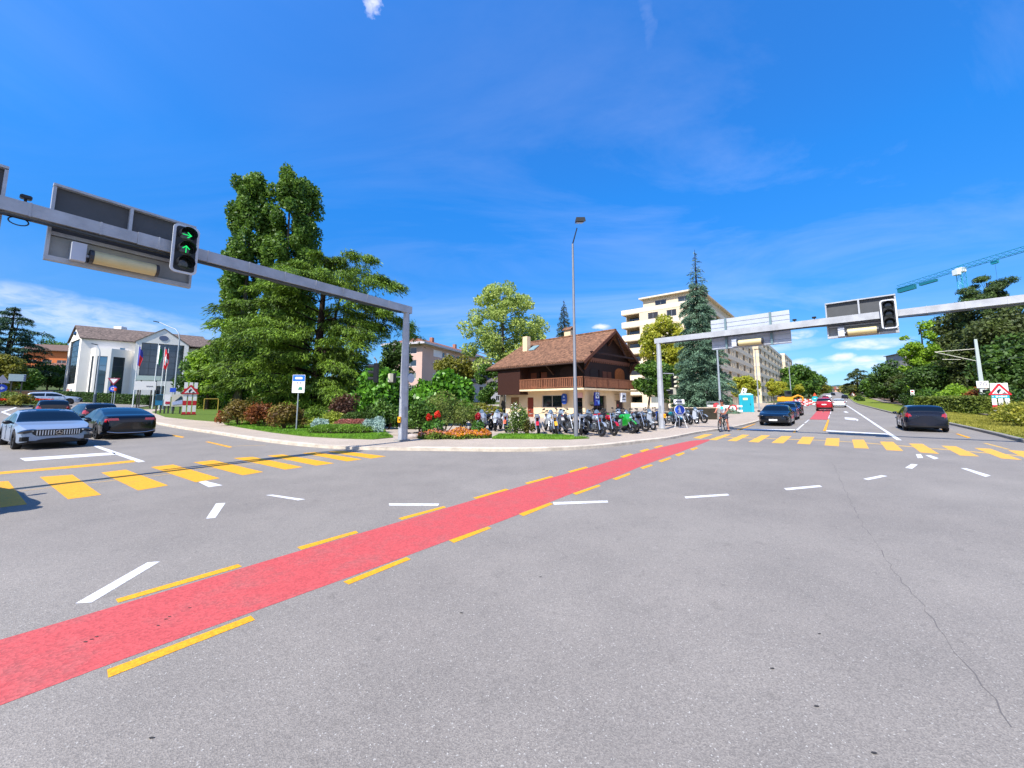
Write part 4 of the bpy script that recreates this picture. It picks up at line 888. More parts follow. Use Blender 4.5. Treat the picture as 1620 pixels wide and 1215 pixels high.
    m=MB(); hexa(m,V(5.3,5.4,7.4),a*.7,b*.9,UP*2.7); m.build('chimney',mat('chimney_cream','dcc29c',.8),rf)
    m=MB(); slab(m,[V(5.15,5.25,10.15),V(5.65,5.25,10.5),V(5.65,6.5,10.5),V(5.15,6.5,10.15)],.08); slab(m,[V(5.65,5.25,10.5),V(6.15,5.25,10.15),V(6.15,6.5,10.15),V(5.65,6.5,10.5)],.08); m.build('chimney_hood',tl,rf)
    m=MB(); q=V(2.0,8.2,0); zq=rz_(2.0)+.12
    slab(m,[V(2.0,8.1,zq+.1),V(2.9,8.1,zq+.66),V(2.9,9.0,zq+.66),V(2.0,9.0,zq+.1)],.1); m.build('skylight',mat('skylight_glass','7f9aa2',.1,0,.8),rf)
    # railing
    RL=mat('balcony_rail','86573e',.6,0,.3,.25,6)
    def railing(p,q,k):
        d=(q-p); m=MB(); m.beam(p+UP*4.0,q+UP*4.0,.09,.08); m.beam(p+UP*3.12,q+UP*3.12,.06,.07)
        m.build('railing',RL,root)
        m=MB()
        for i in range(k):
            c=p+d*(i+.5)/k; m.beam(c+UP*3.14,c+UP*3.98,.11,.03)
        o=m.build('balusters',RL,root)
        for i in range(6):
            c=p+d*i/5; MB().box(c+UP*3.52,(.09,.09,1.04)).build('rail_post',woodl,root)
    railing(V(-1.36,-.76,0),V(-1.36,7.2,0),36); railing(V(-1.36,-.76,0),V(9.05,-.76,0),46)
    # shop signs
    sb=mat('sign_blue','1b2f8e',.35); sw=mat('sign_white_gloss','dfe2e8',.3); sk=mat('sign_black','0a1824',.5)
    def face(o,ex,n): 
        M=Matrix.Identity(4)
        for i,v in enumerate((ex,UP,n)): M[0][i],M[1][i],M[2][i]=v
        M[0][3],M[1][3],M[2][3]=o; return M
    c=ul(896,631); z=zl_(896,631); M=face(V(-.25,c,z),-b,-a); m=MB()
    k=20; m.plate([(.3*abs(math.cos(2*PI*i/k))**.6*(1 if math.cos(2*PI*i/k)>0 else -1),.52*abs(math.sin(2*PI*i/k))**.7*(1 if math.sin(2*PI*i/k)>0 else -1)) for i in range(k)],M,.14)
    o=m.build('oval_shop_sign',mat('sign_mid_blue','25489c',.35),None); e=empty('shop_sign',W0,0,'blue oval shop sign on the wall right of the large shop window','shop sign'); o.parent=e; KID[e.name]=[o]
    M2=face(V(-.255-.14,c,z),-b,-a); 
    m=MB(); m.plate(rrect(.34,.07,.03,2,0,-.12),M2,.01); m.build('name_line',sw,e); m=MB(); m.plate([(-.12,.12),(.12,.12),(.06,.26),(0,.32),(-.06,.26)],M2,.01); m.build('emblem',mat('emblem_pale','9fb4d8',.4),e)
    u=ur(936,630)-.1; z=zr_(937,631); e=empty('shop_sign',W0,0,'tall blue box sign with white top square hanging under the balcony corner','shop sign')
    M=face(V(u,-.55,z),a,-b); MB().plate(rrect(.74,1.25,.04,2),M,.16).build('sign_box',sb,e)
    M3=face(V(u,-.55-.162,z),a,-b); MB().plate(rrect(.56,.56,.03,2,-.02,.3),M3,.008).build('white_square',sw,e)
    M4=face(V(u,-.55-.172,z),a,-b); k=18; m=MB(); m.plate([(.19*math.cos(2*PI*i/k)-.02,.33+.19*math.sin(2*PI*i/k)) for i in range(k)],M4,.004); m.build('round_emblem',sk,e)
    MB().plate([(.1*math.cos(2*PI*i/k)-.02,.33+.1*math.sin(2*PI*i/k)) for i in range(k)],face(V(u,-.55-.177,z),a,-b),.003).build('emblem_centre',mat('emblem_pale','9fb4d8',.4),e)
    m=MB(); m.plate(rrect(.5,.06,.02,2,-.02,.07),M4,.004); m.build('name_line',mat('sign_grey','6a6f78',.4),e)
    m=MB(); m.plate([(0,-.2),(.34,-.12),(.34,-.5),(.12,-.52)],M3,.005); m.build('pale_flash',mat('flash_blue','6c9ae0',.4),e)
    MB().plate(rrect(.52,.05,.02,2,-.04,-.18),M3,.005).build('name_line',mat('emblem_pale','9fb4d8',.4),e)
    for q in(-.2,.2): MB().bar(V(u+q,-.6,z+.6),V(u+q,-.6,2.84),.02,6).build('hanger',BK,e)
    u=ur(976,630); z=zr_(977,629); e=empty('shop_sign',W0,0,'white square box sign near the right end of the gable wall','shop sign')
    M=face(V(u,-.6,z),a,-b); MB().plate(rrect(.95,.95,.04,2),M,.2).build('sign_box',sw,e); M4=face(V(u,-.805,z),a,-b)
    m=MB(); m.plate([(-.3,-.02),(-.15,.25),(.1,.28),(.32,.12),(.2,0),(.0,.1),(-.1,-.08)],M4,.005); m.build('logo_mark',mat('logo_grey','454a58',.4),e)
    MB().plate(rrect(.66,.09,.03,2,0,-.2),M4,.005).build('name_line',mat('logo_grey','454a58',.4),e)
    for q in(.35,-.3): MB().bar(V(u-.5,-.02,z+q),V(u-.5,-.6,z+q),.02,6).build('bracket',BK,e)
    # plaque hanging by the corner door
    MB().box(V(-.3,.35,2.35),(.5,.05,.5),R(10)).build('striped_plaque',mat('plaque_pink','c89a90',.5),root)
    # flower basket at the corner pillar
    c=V(ur(932),-.35,1.55); e=empty('hanging_basket',W0+c,0,'hanging basket of pale flowers at the chalet corner','flower basket')
    MB().sphere((0,0,-.1),.2,10,6,(1,1,.7)).build('basket',mat('basket_brown','4a3a22',.9),e); leafcloud('flowers',[(0,0,.02,.26,.26,.18)],260,.05,leafm('pale_flowers','6a7a3a','e8e0b8',.2),e)
# ---------------------------------------------------------------- leaves
def quads(name,C,sz,asp,m,parent=None,nrm=None,tdir=None,jit=1.0,seed=0):
    "C (N,3) centres; each leaf is a lozenge; nrm/tdir bias the normal and the long axis"
    g=np.random.default_rng(seed+11); N=len(C); t=g.normal(size=(N,3)); n=g.normal(size=(N,3))
    if tdir is not None: t=tdir+t*jit*.45
    if nrm is not None: n=nrm+n*jit*.6
    t/=np.linalg.norm(t,axis=1,keepdims=True)+1e-9; b=np.cross(n,t); b/=np.linalg.norm(b,axis=1,keepdims=True)+1e-9
    s=(sz*g.uniform(.6,1.35,size=(N,1))); t=t*s; b=b*s*asp
    V=np.empty((N,4,3)); V[:,0]=C-t; V[:,1]=C+b*.9-t*.1; V[:,2]=C+t; V[:,3]=C-b*.9-t*.1
    me=bpy.data.meshes.new(name); me.vertices.add(4*N); me.vertices.foreach_set('co',V.ravel()); me.loops.add(4*N); me.loops.foreach_set('vertex_index',np.arange(4*N,dtype=np.int32))
    me.polygons.add(N); me.polygons.foreach_set('loop_start',np.arange(0,4*N,4,dtype=np.int32)); me.polygons.foreach_set('loop_total',np.full(N,4,dtype=np.int32)); me.update(calc_edges=True); me.materials.append(m)
    o=bpy.data.objects.new(name,me); S.collection.objects.link(o)
    if parent: o.parent=parent; KID.setdefault(parent.name,[]).append(o)
    return o
def shellpts(cl,n,seed=0,inner=.55):
    g=np.random.default_rng(seed+5); cl=np.array(cl,float); w=(cl[:,3]*cl[:,4]+cl[:,4]*cl[:,5]+cl[:,3]*cl[:,5]); idx=g.choice(len(cl),size=n,p=w/w.sum())
    d=g.normal(size=(n,3)); d/=np.linalg.norm(d,axis=1,keepdims=True); r=g.uniform(0,1,size=(n,1))**.5*(1-inner)+inner; r*=g.uniform(.85,1.1,size=(n,1))
    return cl[idx,:3]+d*r*cl[idx,3:6], d
def leafcloud(name,cl,n,sz,m,parent=None,asp=.55,seed=0,up=.5,inner=.55,tdir=None,jit=1.2):
    P,d=shellpts(cl,n,seed,inner); nr=d+np.array([0,0,up]); return quads(name,P,sz,asp,m,parent,nrm=nr,tdir=tdir,seed=seed,jit=jit)
chalet()
# ---------------------------------------------------------------- beige apartment blocks along the right arm
def apartments(x0,x1,label,front=True,zb=.5,ztop=19.5,first=True,attic=True,y_off=0.0,group='beige apartment blocks along the right arm'):
    C=Vector((34,67.5,0)); ex=DR; ey=Vector((-DR.y,DR.x,0)); O=C+ex*x0+ey*y_off; root=empty('apartment_block',O,0,label,'apartment block',group)
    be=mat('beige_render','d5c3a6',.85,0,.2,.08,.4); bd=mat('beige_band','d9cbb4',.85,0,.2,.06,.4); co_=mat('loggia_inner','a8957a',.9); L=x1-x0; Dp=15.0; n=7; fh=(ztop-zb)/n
    def V(x,y,z=0): return ex*x+ey*y+UP*z
    m=MB(); hf=[];hr=[]; wf=[];wr=[]
    for k in range(n):
        z=zb+k*fh
        hf+=[(11.3,Dp-.0,z+1.15,z+fh-.12)]; hf+=[(.35,3.0,z+1.15,z+fh-.12)] if k>0 else []
        wf+=[(7.6,9.6,z+1.1,z+fh-.35),(4.2,6.0,z+1.1,z+fh-.35)]
        x=2.2 if k%2 else 2.2
        while x<L-4:
            hr.append((x,x+3.4,z+1.15,z+fh-.12)); wr+=[(x+4.6,x+5.3,z+1.0,z+fh-.5)] if x+6<L else []; wr+=[(x+6.3,x+7.0,z+1.0,z+fh-.5)] if x+8<L else []; x+=9.2
    if front: wallp(m,V(0,0),ey,Dp,0,ztop+.9,-ex,.3,hf+wf)
    else: wallp(m,V(0,0),ey,Dp,0,ztop+.9,-ex,.3)
    wallp(m,V(.3,0),ex,L-.3,0,ztop+.9,-ey,.3,hr+wr)
    wallp(m,V(L-.3,.3),ey,Dp-.3,0,ztop+.9,ex,-.3); wallp(m,V(2.2,Dp-.3),ex,L-2.5,0,ztop+.9,ey,-.3)
    m.build('wall',be,root)
    if front:
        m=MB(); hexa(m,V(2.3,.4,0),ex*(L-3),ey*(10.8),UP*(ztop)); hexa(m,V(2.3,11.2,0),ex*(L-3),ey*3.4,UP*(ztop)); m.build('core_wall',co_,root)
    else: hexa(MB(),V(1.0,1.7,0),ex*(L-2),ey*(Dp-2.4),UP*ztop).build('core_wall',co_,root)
    m=MB()
    for k in range(1,n+1): hexa(m,V(.31,.31,zb+k*fh-.13),ex*(L-.62),ey*(Dp-.4),UP*.13)
    m.build('floor_slabs',co_,root)
    m=MB()
    for k in range(n+1):
        z=zb+k*fh; hh=1.0 if k<n else .9
        hexa(m,V(-.04,-.04,z),ex*.08,ey*(Dp+.08),UP*hh); hexa(m,V(.04,-.04,z),ex*(L-.04),ey*.08,UP*hh)
    m.build('facade_bands',bd,root)
    hexa(MB(),V(.3,.3,ztop-.02),ex*(L-.6),ey*(Dp-.6),UP*.3).build('roof',mat('roof_gravel','a09a90',.9),root)
    if attic:
        m=MB(); wallp(m,V(2.0,.8),ey,10.4,ztop+.28,ztop+3.0,-ex,.3,[(1.2,3.6,ztop+1.0,ztop+2.4),(5.8,8.0,ztop+1.0,ztop+2.4)]); wallp(m,V(2.3,.8),ex,L-6,ztop+.28,ztop+3.0,-ey,.3); wallp(m,V(L-4,1.1),ey,10,ztop+.28,ztop+3.0,ex,-.3); wallp(m,V(2.3,11.2),ex,L-6,ztop+.28,ztop+3,ey,.3)
        m.build('attic_wall',be,root); hexa(MB(),V(1.2,.2,ztop+3.0),ex*(L-4),ey*11.6,UP*.28).build('attic_roof',bd,root)
        window(root,V(2.0,.8),ey,-ex,1.2,3.6,ztop+1.0,ztop+2.4,1,0,mat('frame_grey','8a8f94',.5)); window(root,V(2.0,.8),ey,-ex,5.8,8.0,ztop+1.0,ztop+2.4,1,0,mat('frame_grey','8a8f94',.5))
    nwin=0
    if front:
        for h in wf: window(root,V(0,0),ey,-ex,*h,1,0,mat('frame_grey','8a8f94',.5)); nwin+=1
    for h in wr[:min(len(wr),100-nwin)]: window(root,V(0,0),ex,-ey,*h,0,0,mat('frame_grey','8a8f94',.5),depth=.16,fw=.06); nwin+=1
    if len(wr)>100-14:
        m=MB()
        for h in wr[nwin-14 if front else nwin:]: hexa(m,V(0,0)+ex*h[0]+ey*.15+UP*h[2],ex*(h[1]-h[0]),ey*.03,UP*(h[3]-h[2]))
        if m.v: o=m.build('window',M_GLASS(),root); o['kind']='stuff'
    k=0
    for h in (hf if front else []):
        if h[0]>5: hexa(MB(),V(2.26,h[0]+.5,h[2]-1.0),ey*(h[1]-h[0]-1.2),ex*.05,UP*2.15).build('balcony_door',M_GLASS(),root)
    return root
apartments(0,55,'nearest beige apartment block, its balconied corner behind the blue spruce',True)
apartments(57.5,123,'second beige apartment block along the road, behind the sign gantry',False,.9,20.6,attic=False,y_off=-1.2)
apartments(126,162,'farthest beige apartment block with stacked balconies, last before the green trees',False,1.5,21.8,attic=False,y_off=-2.0)
# ---------------------------------------------------------------- white office building
def office():
    P0=Vector((-82,72,0)); ex=Vector((.735,.678,0)); ey=Vector((-.84,.543,0)); nx=Vector((.678,-.735,0)); nl=Vector((-.543,-.84,0)).normalized()
    zb=zg(-80,74)-.3; ze=14.0; zp=17.0
    root=empty('office_building',P0,0,'white gabled office building with tall dark glass fronts and grey tiled roof','building'); w=mat('white_render','e8e3da',.8,0,.2,.05,.4); rt=tiles('grey_tiles','7c6e66','5d534e',2)
    def V(x,y=0,z=0): return ex*x+ey*y+UP*z
    LX=15.6; D=11.0; wx0,wx1=8.0,15.6
    def ux(px,py=600): return onplane(px,py,P0,ex)[0]
    wx0=ux(209); wx1=ux(293.5); m=MB()
    def uy(px): return onplane(px,600,P0,ey)[0]
    hm=[(ux(184),ux(193),ze-2.6,ze-1.4)]
    wallp(m,V(0,0),ex,wx0,zb,ze,nx,.4,hm)
    gl=(D*.14,D*.86,zb+2.4,ze-.1); wallp(m,V(0,0),ey,D,zb,ze,nl,.4,[gl]); wallp(m,V(LX,.5),ey,D-.5,zb,ze,-nl,.4); wallp(m,V(0,D),ex,LX,zb,ze,-nx,.4)
    def gable(p,q,zz,zt,n,th):
        c=(p+q)/2; A_=[p+UP*zz,q+UP*zz,c+UP*zt]; B_=[x-n*th for x in A_]; m.add(A_+B_,[(0,1,2),(5,4,3),(0,3,4,1),(1,4,5,2),(2,5,3,0)])
    gable(V(0,0),V(0,D),ze,zp,nl,.4)
    # front wing: frame around the big glass
    wo=nx*1.2; g0=ux(219);g1=ux(286.5); 
    wallp(m,V(wx0)+wo,ex,wx1-wx0,zb,ze,nx,.4,[(g0-wx0,g1-wx0,zb+3.2,ze-.2),(ux(249)-wx0,ux(262)-wx0,zb+.4,zb+2.2)])
    gable(V(wx0)+wo,V(wx1)+wo,ze,zp,nx,.4)
    hexa(m,V(wx0)+wo-nx*.4+UP*zb,ex*.4,-nx*.85,UP*(ze-zb)); hexa(m,V(wx1-.4)+wo-nx*.4+UP*zb,ex*.4,-nx*.85,UP*(ze-zb))
    # bow bay
    b0,b1=ux(141),ux(200); bt=1.65+84/F*74
    k=3; pts=[V(ux(139)),V(ux(147.5))+nx*1.5,V(ux(173))+nx*2.0,V(ux(205))]
    m.build('wall',w,root)
    for i in range(k):
        p,q=pts[i],pts[i+1]; e_=(q-p); L=e_.length; e_.normalize(); nn=Vector((e_.y,-e_.x,0)); mm=MB()
        glz=True; hl=[(L*(.3,.16,.12)[i],L*(.8,.80,.68)[i],zb+.5,bt-1.4)]
        wallp(mm,p,e_,L,zb,bt,nn,.25,hl); mm.build('bay_wall',w,root)
        if glz: window(root,p,e_,nn,*hl[0],0,3,mat('frame_dark','33373d',.4),mat('bay_glass','5f7f92',.03,.6,1) if i==1 else mat('office_glass','48525a',.05,.55,.9),.12)
    MB().add([p+UP*bt for p in pts]+[p+UP*(bt+.15) for p in pts],[tuple(range(k+1)),tuple(range(k+1,2*k+2))[::-1]]+[(i,(i+1)%(k+1),(i+1)%(k+1)+k+1,i+k+1) for i in range(k+1)]).build('bay_roof',w,root)
    window(root,V(0,0),ey,nl,*gl,6,7,mat('frame_dark','33373d',.4),mat('office_glass','48525a',.05,.55,.9),.2,.08,'glass_front')
    window(root,V(wx0)+wo,ex,nx,g0-wx0,g1-wx0,zb+3.2,ze-.2,4,5,mat('frame_dark','33373d',.4),mat('office_glass','48525a',.05,.55,.9),.2,.08,'glass_front')
    window(root,V(0,0),ex,nx,*hm[0],0,0,WP,mat('bay_glass','2b4250',.03,0,1),.1,.05)
    window(root,V(wx0)+wo,ex,nx,ux(249)-wx0,ux(262)-wx0,zb+.4,zb+2.2,1,0,mat('frame_dark','33373d',.4),M_GLASS(),.15)
    # blinds in the upper part of the big glass
    for i in range(5): hexa(MB(),V(g0+.2+i*(g1-g0)/5)+wo-nx*.6+UP*(ze-2.6+.1*(i%2)),ex*((g1-g0)/5-.35),-nx*.05,UP*2.0).build('blind',mat('blind_grey','9aa19c',.7),root)
    k=20; c=V((wx0+wx1)/2)+wo+nx*.02+UP*(ze+1.0); m=MB()
    m.v=[c+ex*.72*math.cos(2*PI*i/k)+UP*.55*math.sin(2*PI*i/k) for i in range(k)]+[c+nx*.05+ex*.72*math.cos(2*PI*i/k)+UP*.55*math.sin(2*PI*i/k) for i in range(k)]
    m.f=[tuple(range(k)),tuple(range(k,2*k))]+[(i,(i+1)%k,(i+1)%k+k,i+k) for i in range(k)]; m.build('oval_window',mat('oval_glass','25446a',.1,0,.9),root)
    m=MB(); m.sphere(V(0,D/2,ze+1.3)+nl*.05,.32,10,6,(1,1,1.3)); m.build('round_window',mat('oval_glass','25446a',.1,0,.9),root)
    # roofs
    m=MB(); slab(m,[V(-.3,-.3,ze-.05),V(-.3,D/2,zp),V(LX+4,D/2,zp),V(LX+4,-.3,ze-.05)],.18); slab(m,[V(-.3,D/2,zp),V(-.3,D+.3,ze-.05),V(LX+4,D+.3,ze-.05),V(LX+4,D/2,zp)],.18)
    c=(wx0+wx1)/2; slab(m,[V(wx0-.1)+wo*1.1+UP*ze,V(c)+wo*1.1+UP*(zp+.1),V(c,D/2,zp+.1),V(wx0-.1,D/2,ze)],.15); slab(m,[V(c)+wo*1.1+UP*(zp+.1),V(wx1+.3)+wo*1.1+UP*(ze-.2),V(wx1+.3,D/2,ze-.2),V(c,D/2,zp+.1)],.15)
    m.build('roof',rt,root)
    m=MB(); wallp(m,V(LX+.01,1.2),ex,7.0,zb,ze-.3,nx,.4,[(.5,2.4,zb+1.5,ze-2.0)]); wallp(m,V(LX+6.6,1.6),ey,8,zb,ze-.3,-nl,.4); m.build('side_wing',w,root); window(root,V(LX,1.2),ex,nx,.5,2.4,zb+1.5,ze-2,0,4,mat('frame_dark','33373d',.4),mat('office_glass','48525a',.05,.55,.9),.15)
    m=MB(); slab(m,[V(LX-.1,.9,ze-.3),V(LX-.1,D/2,zp-.6),V(LX+7.2,D/2,zp-.6),V(LX+7.2,.9,ze-.3)],.18); m.build('wing_roof',rt,root)
    MB().box(V(6.2,D/2+1,zp),(1.6,1.2,1.2)).build('roof_vent',w,root)
    # logo row low on the left glass wall
    for i in range(4): hexa(MB(),V(0,D*.28+i*1.25,zb+.55)+nl*.02,ey*.5,nl*.03,UP*.95).build('wall_sign',mat('logo_%d'%i,('7a86a4','8a90a8','b0424e','a8444e')[i],.5),root)
office()
# ---------------------------------------------------------------- generic houses behind
def block(name,O,ex,L,D,zb,zt,label,wallc,roofc=None,rise=2.5,over=.8,wins=(),cat='house',group=None,wf=None,side_w=(),ridge='x',chim=0,eave=None,balc=()):
    ey=Vector((-ex.y,ex.x,0)); root=empty(name,O,0,label,cat,group); w=mat('wall_'+wallc,wallc,.85,0,.2,.07,.5)
    def V(x,y,z=0): return ex*x+ey*y+UP*z
    z0=zb-O.z; z1=zt-O.z; m=MB(); wallp(m,V(0,0),ex,L,z0,z1,-ey,.3,wins); wallp(m,V(0,.3),ey,D-.3,z0,z1,-ex,.3,side_w); wallp(m,V(L-.3,.3),ey,D-.3,z0,z1,ex,-.3); wallp(m,V(.3,D-.3),ex,L-.6,z0,z1,ey,-.3)
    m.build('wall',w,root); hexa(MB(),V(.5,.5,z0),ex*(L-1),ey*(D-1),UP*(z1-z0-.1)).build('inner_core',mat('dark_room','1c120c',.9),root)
    for h in wins: window(root,V(0,0),ex,-ey,*h,1,0,wf or WP)
    for h in side_w: window(root,V(0,.3),ey,-ex,*h,1,0,wf or WP)
    if roofc:
        m=MB(); r=mat('roof_'+roofc,roofc,.85,0,.2,.3,2,col2=None) ; o_=over
        if ridge=='hip': 
            a,b,c,d=V(-o_,-o_,z1),V(L+o_,-o_,z1),V(L+o_,D+o_,z1),V(-o_,D+o_,z1); e,f=V(D/2,D/2,z1+rise),V(L-D/2,D/2,z1+rise)
            for q in([a,b,f,e],[b,c,f],[c,d,e,f],[d,a,e]): slab(m,q,.2)
        elif ridge=='x': slab(m,[V(-o_,-o_,z1-.1),V(L+o_,-o_,z1-.1),V(L+o_,D/2,z1+rise),V(-o_,D/2,z1+rise)],.2); slab(m,[V(-o_,D/2,z1+rise),V(L+o_,D/2,z1+rise),V(L+o_,D+o_,z1-.1),V(-o_,D+o_,z1-.1)],.2)
        rf=m.build('roof',r,root)
        if ridge=='x':
            g=MB()
            for x in(0,L-.3):
                P=[V(x,0,z1-.01),V(x,D,z1-.01),V(x,D/2,z1+rise-.25)]; Q=[p+ex*.3 for p in P]; g.add(P+Q,[(0,1,2),(5,4,3),(0,3,4,1),(1,4,5,2),(2,5,3,0)])
            g.build('gable_wall',w,root)
        for i in range(chim): hexa(MB(),V(L*(.25+.3*i),D*.42,z1+rise*.4),ex*.9,ey*.8,UP*(rise*.6+.9)).build('chimney',mat('chimney_brick','9a6a58',.85),rf)
        if eave:
            m=MB(); hexa(m,V(-o_-.05,-o_-.05,z1-.32),ex*(L+2*o_+.1),ey*.12,UP*.5); hexa(m,V(-o_-.05,-o_+.07,z1-.32),ex*.12,ey*(D+2*o_),UP*.5); hexa(m,V(-o_+.07,-o_+.07,z1-.25),ex*(L+2*o_-.2),ey*(D+2*o_-.2),UP*.1); m.build('fascia',mat('fascia_'+eave,eave,.6),root)
    else: hexa(MB(),V(.3,.3,z1-.02),ex*(L-.6),ey*(D-.6),UP*.2).build('roof',mat('roof_gravel','a09a90',.9),root)
    for (x0,x1,za,hh) in balc: 
        m=MB(); hexa(m,V(x0,-1.5,za),ex*(x1-x0),ey*1.5,UP*.15); hexa(m,V(x0,-1.5,za+.15),ex*(x1-x0),ey*.12,UP*hh); m.build('balcony',w,root)
    return root,V
# pink apartment house behind the big-leaved bush
ex=Vector((.345,.939,0)); O=Vector((-20.1,85,zg(-20,85)))
wn=[]
for k in range(4):
    z=3.2+k*2.85; wn+=[(8.8,9.9,z+.9,z+2.2),(13.2,14.9,z+.9,z+2.2),(16.5,18.2,z+.9,z+2.2),(21,22.4,z+.9,z+2.2),(26,27.6,z+.9,z+2.2),(31,32.6,z+.9,z+2.2)]
sw=[(1.2,4.6,3.2+k*2.85+.9-O.z*0,3.2+k*2.85+2.3) for k in range(4)]
O2=Vector((O.x,O.y,0)); rt_,V=block('apartment_house',O2,ex,40,9,1.0,15.0,'pink rendered apartment house with low brown roof behind the big leaved bushes','c4a69a','8a5f4e',2.2,1.3,wn,'apartment house',side_w=sw,ridge='hip',chim=2,eave='b9b4b8')
for k in range(4):
    z=3.2+k*2.85; hexa(MB(),V(4.6,-.05,z+.75),ex*3.9,Vector((-ex.y,ex.x,0))*.05,UP*1.6).build('white_panel',mat('panel_white','dcdade',.6),rt_)
    hexa(MB(),V(10.6,-.05,z+.85),ex*1.6,Vector((-ex.y,ex.x,0))*.05,UP*1.4).build('white_panel',mat('panel_white','dcdade',.6),rt_)
# pale buildings glimpsed between trees
b=gx(790,108); e_=Vector((.9,.43,0)); wn=[(1+2.6*i,2.2+2.6*i,2.2+k*2.6,3.6+k*2.6) for i in range(5) for k in range(2)]
block('pale_house',Vector((b.x-9,b.y,0)),e_,15,10,0,7.6,'pale grey house glimpsed between the bush and the chalet','b9b6b8','5f5a58',2,.5,wn,'house')
# orange house at left, grey hall before it
ze_=lambda Y,py: 1.65+(HZ-py)/F*Y
b=gx(72,118); e_=Vector((.93,.37,0)); wn=[(1.0+3.4*i,3.2+3.4*i,7.2+k*3.1,8.9+k*3.1) for i in range(3) for k in range(3)]
block('orange_house',Vector((b.x-8,b.y,0)),e_,17,11,4.5,18.2,'orange rendered house with brown roof left of the white building','d0794a','6e5a50',2.4,1.0,wn,'house',balc=((.5,6.5,9.6,1.0),(.5,6.5,12.7,1.0)))
b=gx(86,103); block('grey_hall',Vector((b.x-5,b.y,0)),Vector((.95,.3,0)),13,9,4.5,10.2,'grey green gabled house between the orange house and the white building','8f9488','74564a',2.6,.8,[(7,8.2,7,8.5),(9.5,10.7,7,8.5)],'house')
# grey stepped building over the right trees
b=gx(1437,150); ey_=DR
wn=[(1.5+4*i,3.8+4*i,8+k*3.1,9.6+k*3.1) for i in range(3) for k in range(4)]
block('grey_apartments',Vector((b.x,b.y,0)),Vector((.93,-.36,0)),22,14,0,21.5,'grey apartment building rising behind the dark trees on the right','9a948f','6e6a68',1.5,.6,wn,'apartment house',ridge='hip',balc=((0,9,11,1.0),(0,9,14.1,1.0),(0,9,17.2,1.0)))
# town in the distance along the road
rr=random.Random(12)
cols=['d8cbb8','cfa08a','e0d8cc','b8a894','d2b49a','c9c4be']; rc=['9a5a44','7a4a3c','a0674c']
for i in range(16):
    px=rr.choice([1284,1290,1297,1304,1311,1318,1323,1336,1342])+rr.uniform(-4,4); Y=rr.uniform(400,760); b=gx(px,Y); 
    if 1322<px<1331: px+=8
    w_=rr.uniform(8,13); wn=[(1.5+4*j,3.5+4*j,b.z+2+3*k,b.z+3.6+3*k) for j in range(int(w_/4)-1) for k in range(2)]
    names=['pale','pinkish','whitish','brown','sandy','light grey']
    c=i%6; block('town_house',Vector((b.x,b.y,0)),Vector((.9,-.3,0)).normalized(),w_,10,b.z-2,b.z+rr.uniform(4,7),'tiny distant town house at the far end of the right arm',cols[c],rc[i%3],3,.6,wn,'house',group='distant town houses')
# ================================================================ VEGETATION
BARK=mat('bark','4a3a2c',.9,0,.2,.4,4,.8,18,stretch=(1,1,.25)); BARKG=mat('bark_grey','6b6358',.9,0,.2,.4,4,.8,18,stretch=(1,1,.25)); BARKD=mat('bark_dark','2c231c',.9,0,.2,.4,4,.6,18)
def limbs(root,H,r,tips,m,lean=(0,0),name='trunk',k0=.25):
    mb=MB(); rr=random.Random(int(H*100)); n=7; P=[]
    for i in range(n+1):
        t=i/n; P.append(Vector((lean[0]*t+rr.uniform(-.04,.04)*H*.1*(t>0),lean[1]*t+rr.uniform(-.04,.04)*H*.1*(t>0),H*t-(.1 if i==0 else 0))))
    mb.ring_tube(P,[r*(1.25 if i==0 else 1)*(1-.86*i/n) for i in range(n+1)],9)
    for tp in tips:
        tp=Vector(tp); h=max(.12,min(.9,(tp.z-.35*math.hypot(tp.x,tp.y))/H)); h=max(h,k0*.6); i=h*n; j=min(int(i),n-1); s=P[j].lerp(P[j+1],i-j); mid=s.lerp(tp,.5)+Vector((0,0,-.04*H*0+.1)); rb=r*(1-.86*h)*.45
        mb.ring_tube([s,mid,tp],[max(rb,.03),max(rb*.6,.02),.012],5)
    return mb.build(name,m,root,smooth=True)
def tree(name,b,H,W,D,m,n,sz,label,bark=None,z0=.25,kc=40,cr=.2,seed=1,shape=None,group=None,r=None,asp=.6,rz=.8,inner=.35,flat=1.0,lean=(0,0),limb=14,up=.5):
    "broad-leaved tree: crown of leaf clumps inside an envelope"
    e=empty(name,b,0,label,'tree',group); rr=random.Random(seed); cl=[]; zc=H*(1+z0)/2; hz=H*(1-z0)/2
    for i in range(kc):
        while True:
            u=Vector((rr.uniform(-1,1),rr.uniform(-1,1),rr.uniform(-1,1)))
            if inner<u.length<1: break
        k=shape((u.z+1)/2) if shape else 1.0
        c=rr.uniform(.6,1.3)*cr*W
        cl.append((u.x*(W/2-c*.7)*k+lean[0],u.y*(D/2-c*.7)*k+lean[1],zc+u.z*(hz-c*.6),c,c,c*rz*flat))
    limbs(e,H*.86,r or H*.022,[(c[0],c[1],c[2]) for c in cl[:limb]],bark or BARK,lean)
    leafcloud('crown',cl,n,sz,m,e,asp,seed,up); return e
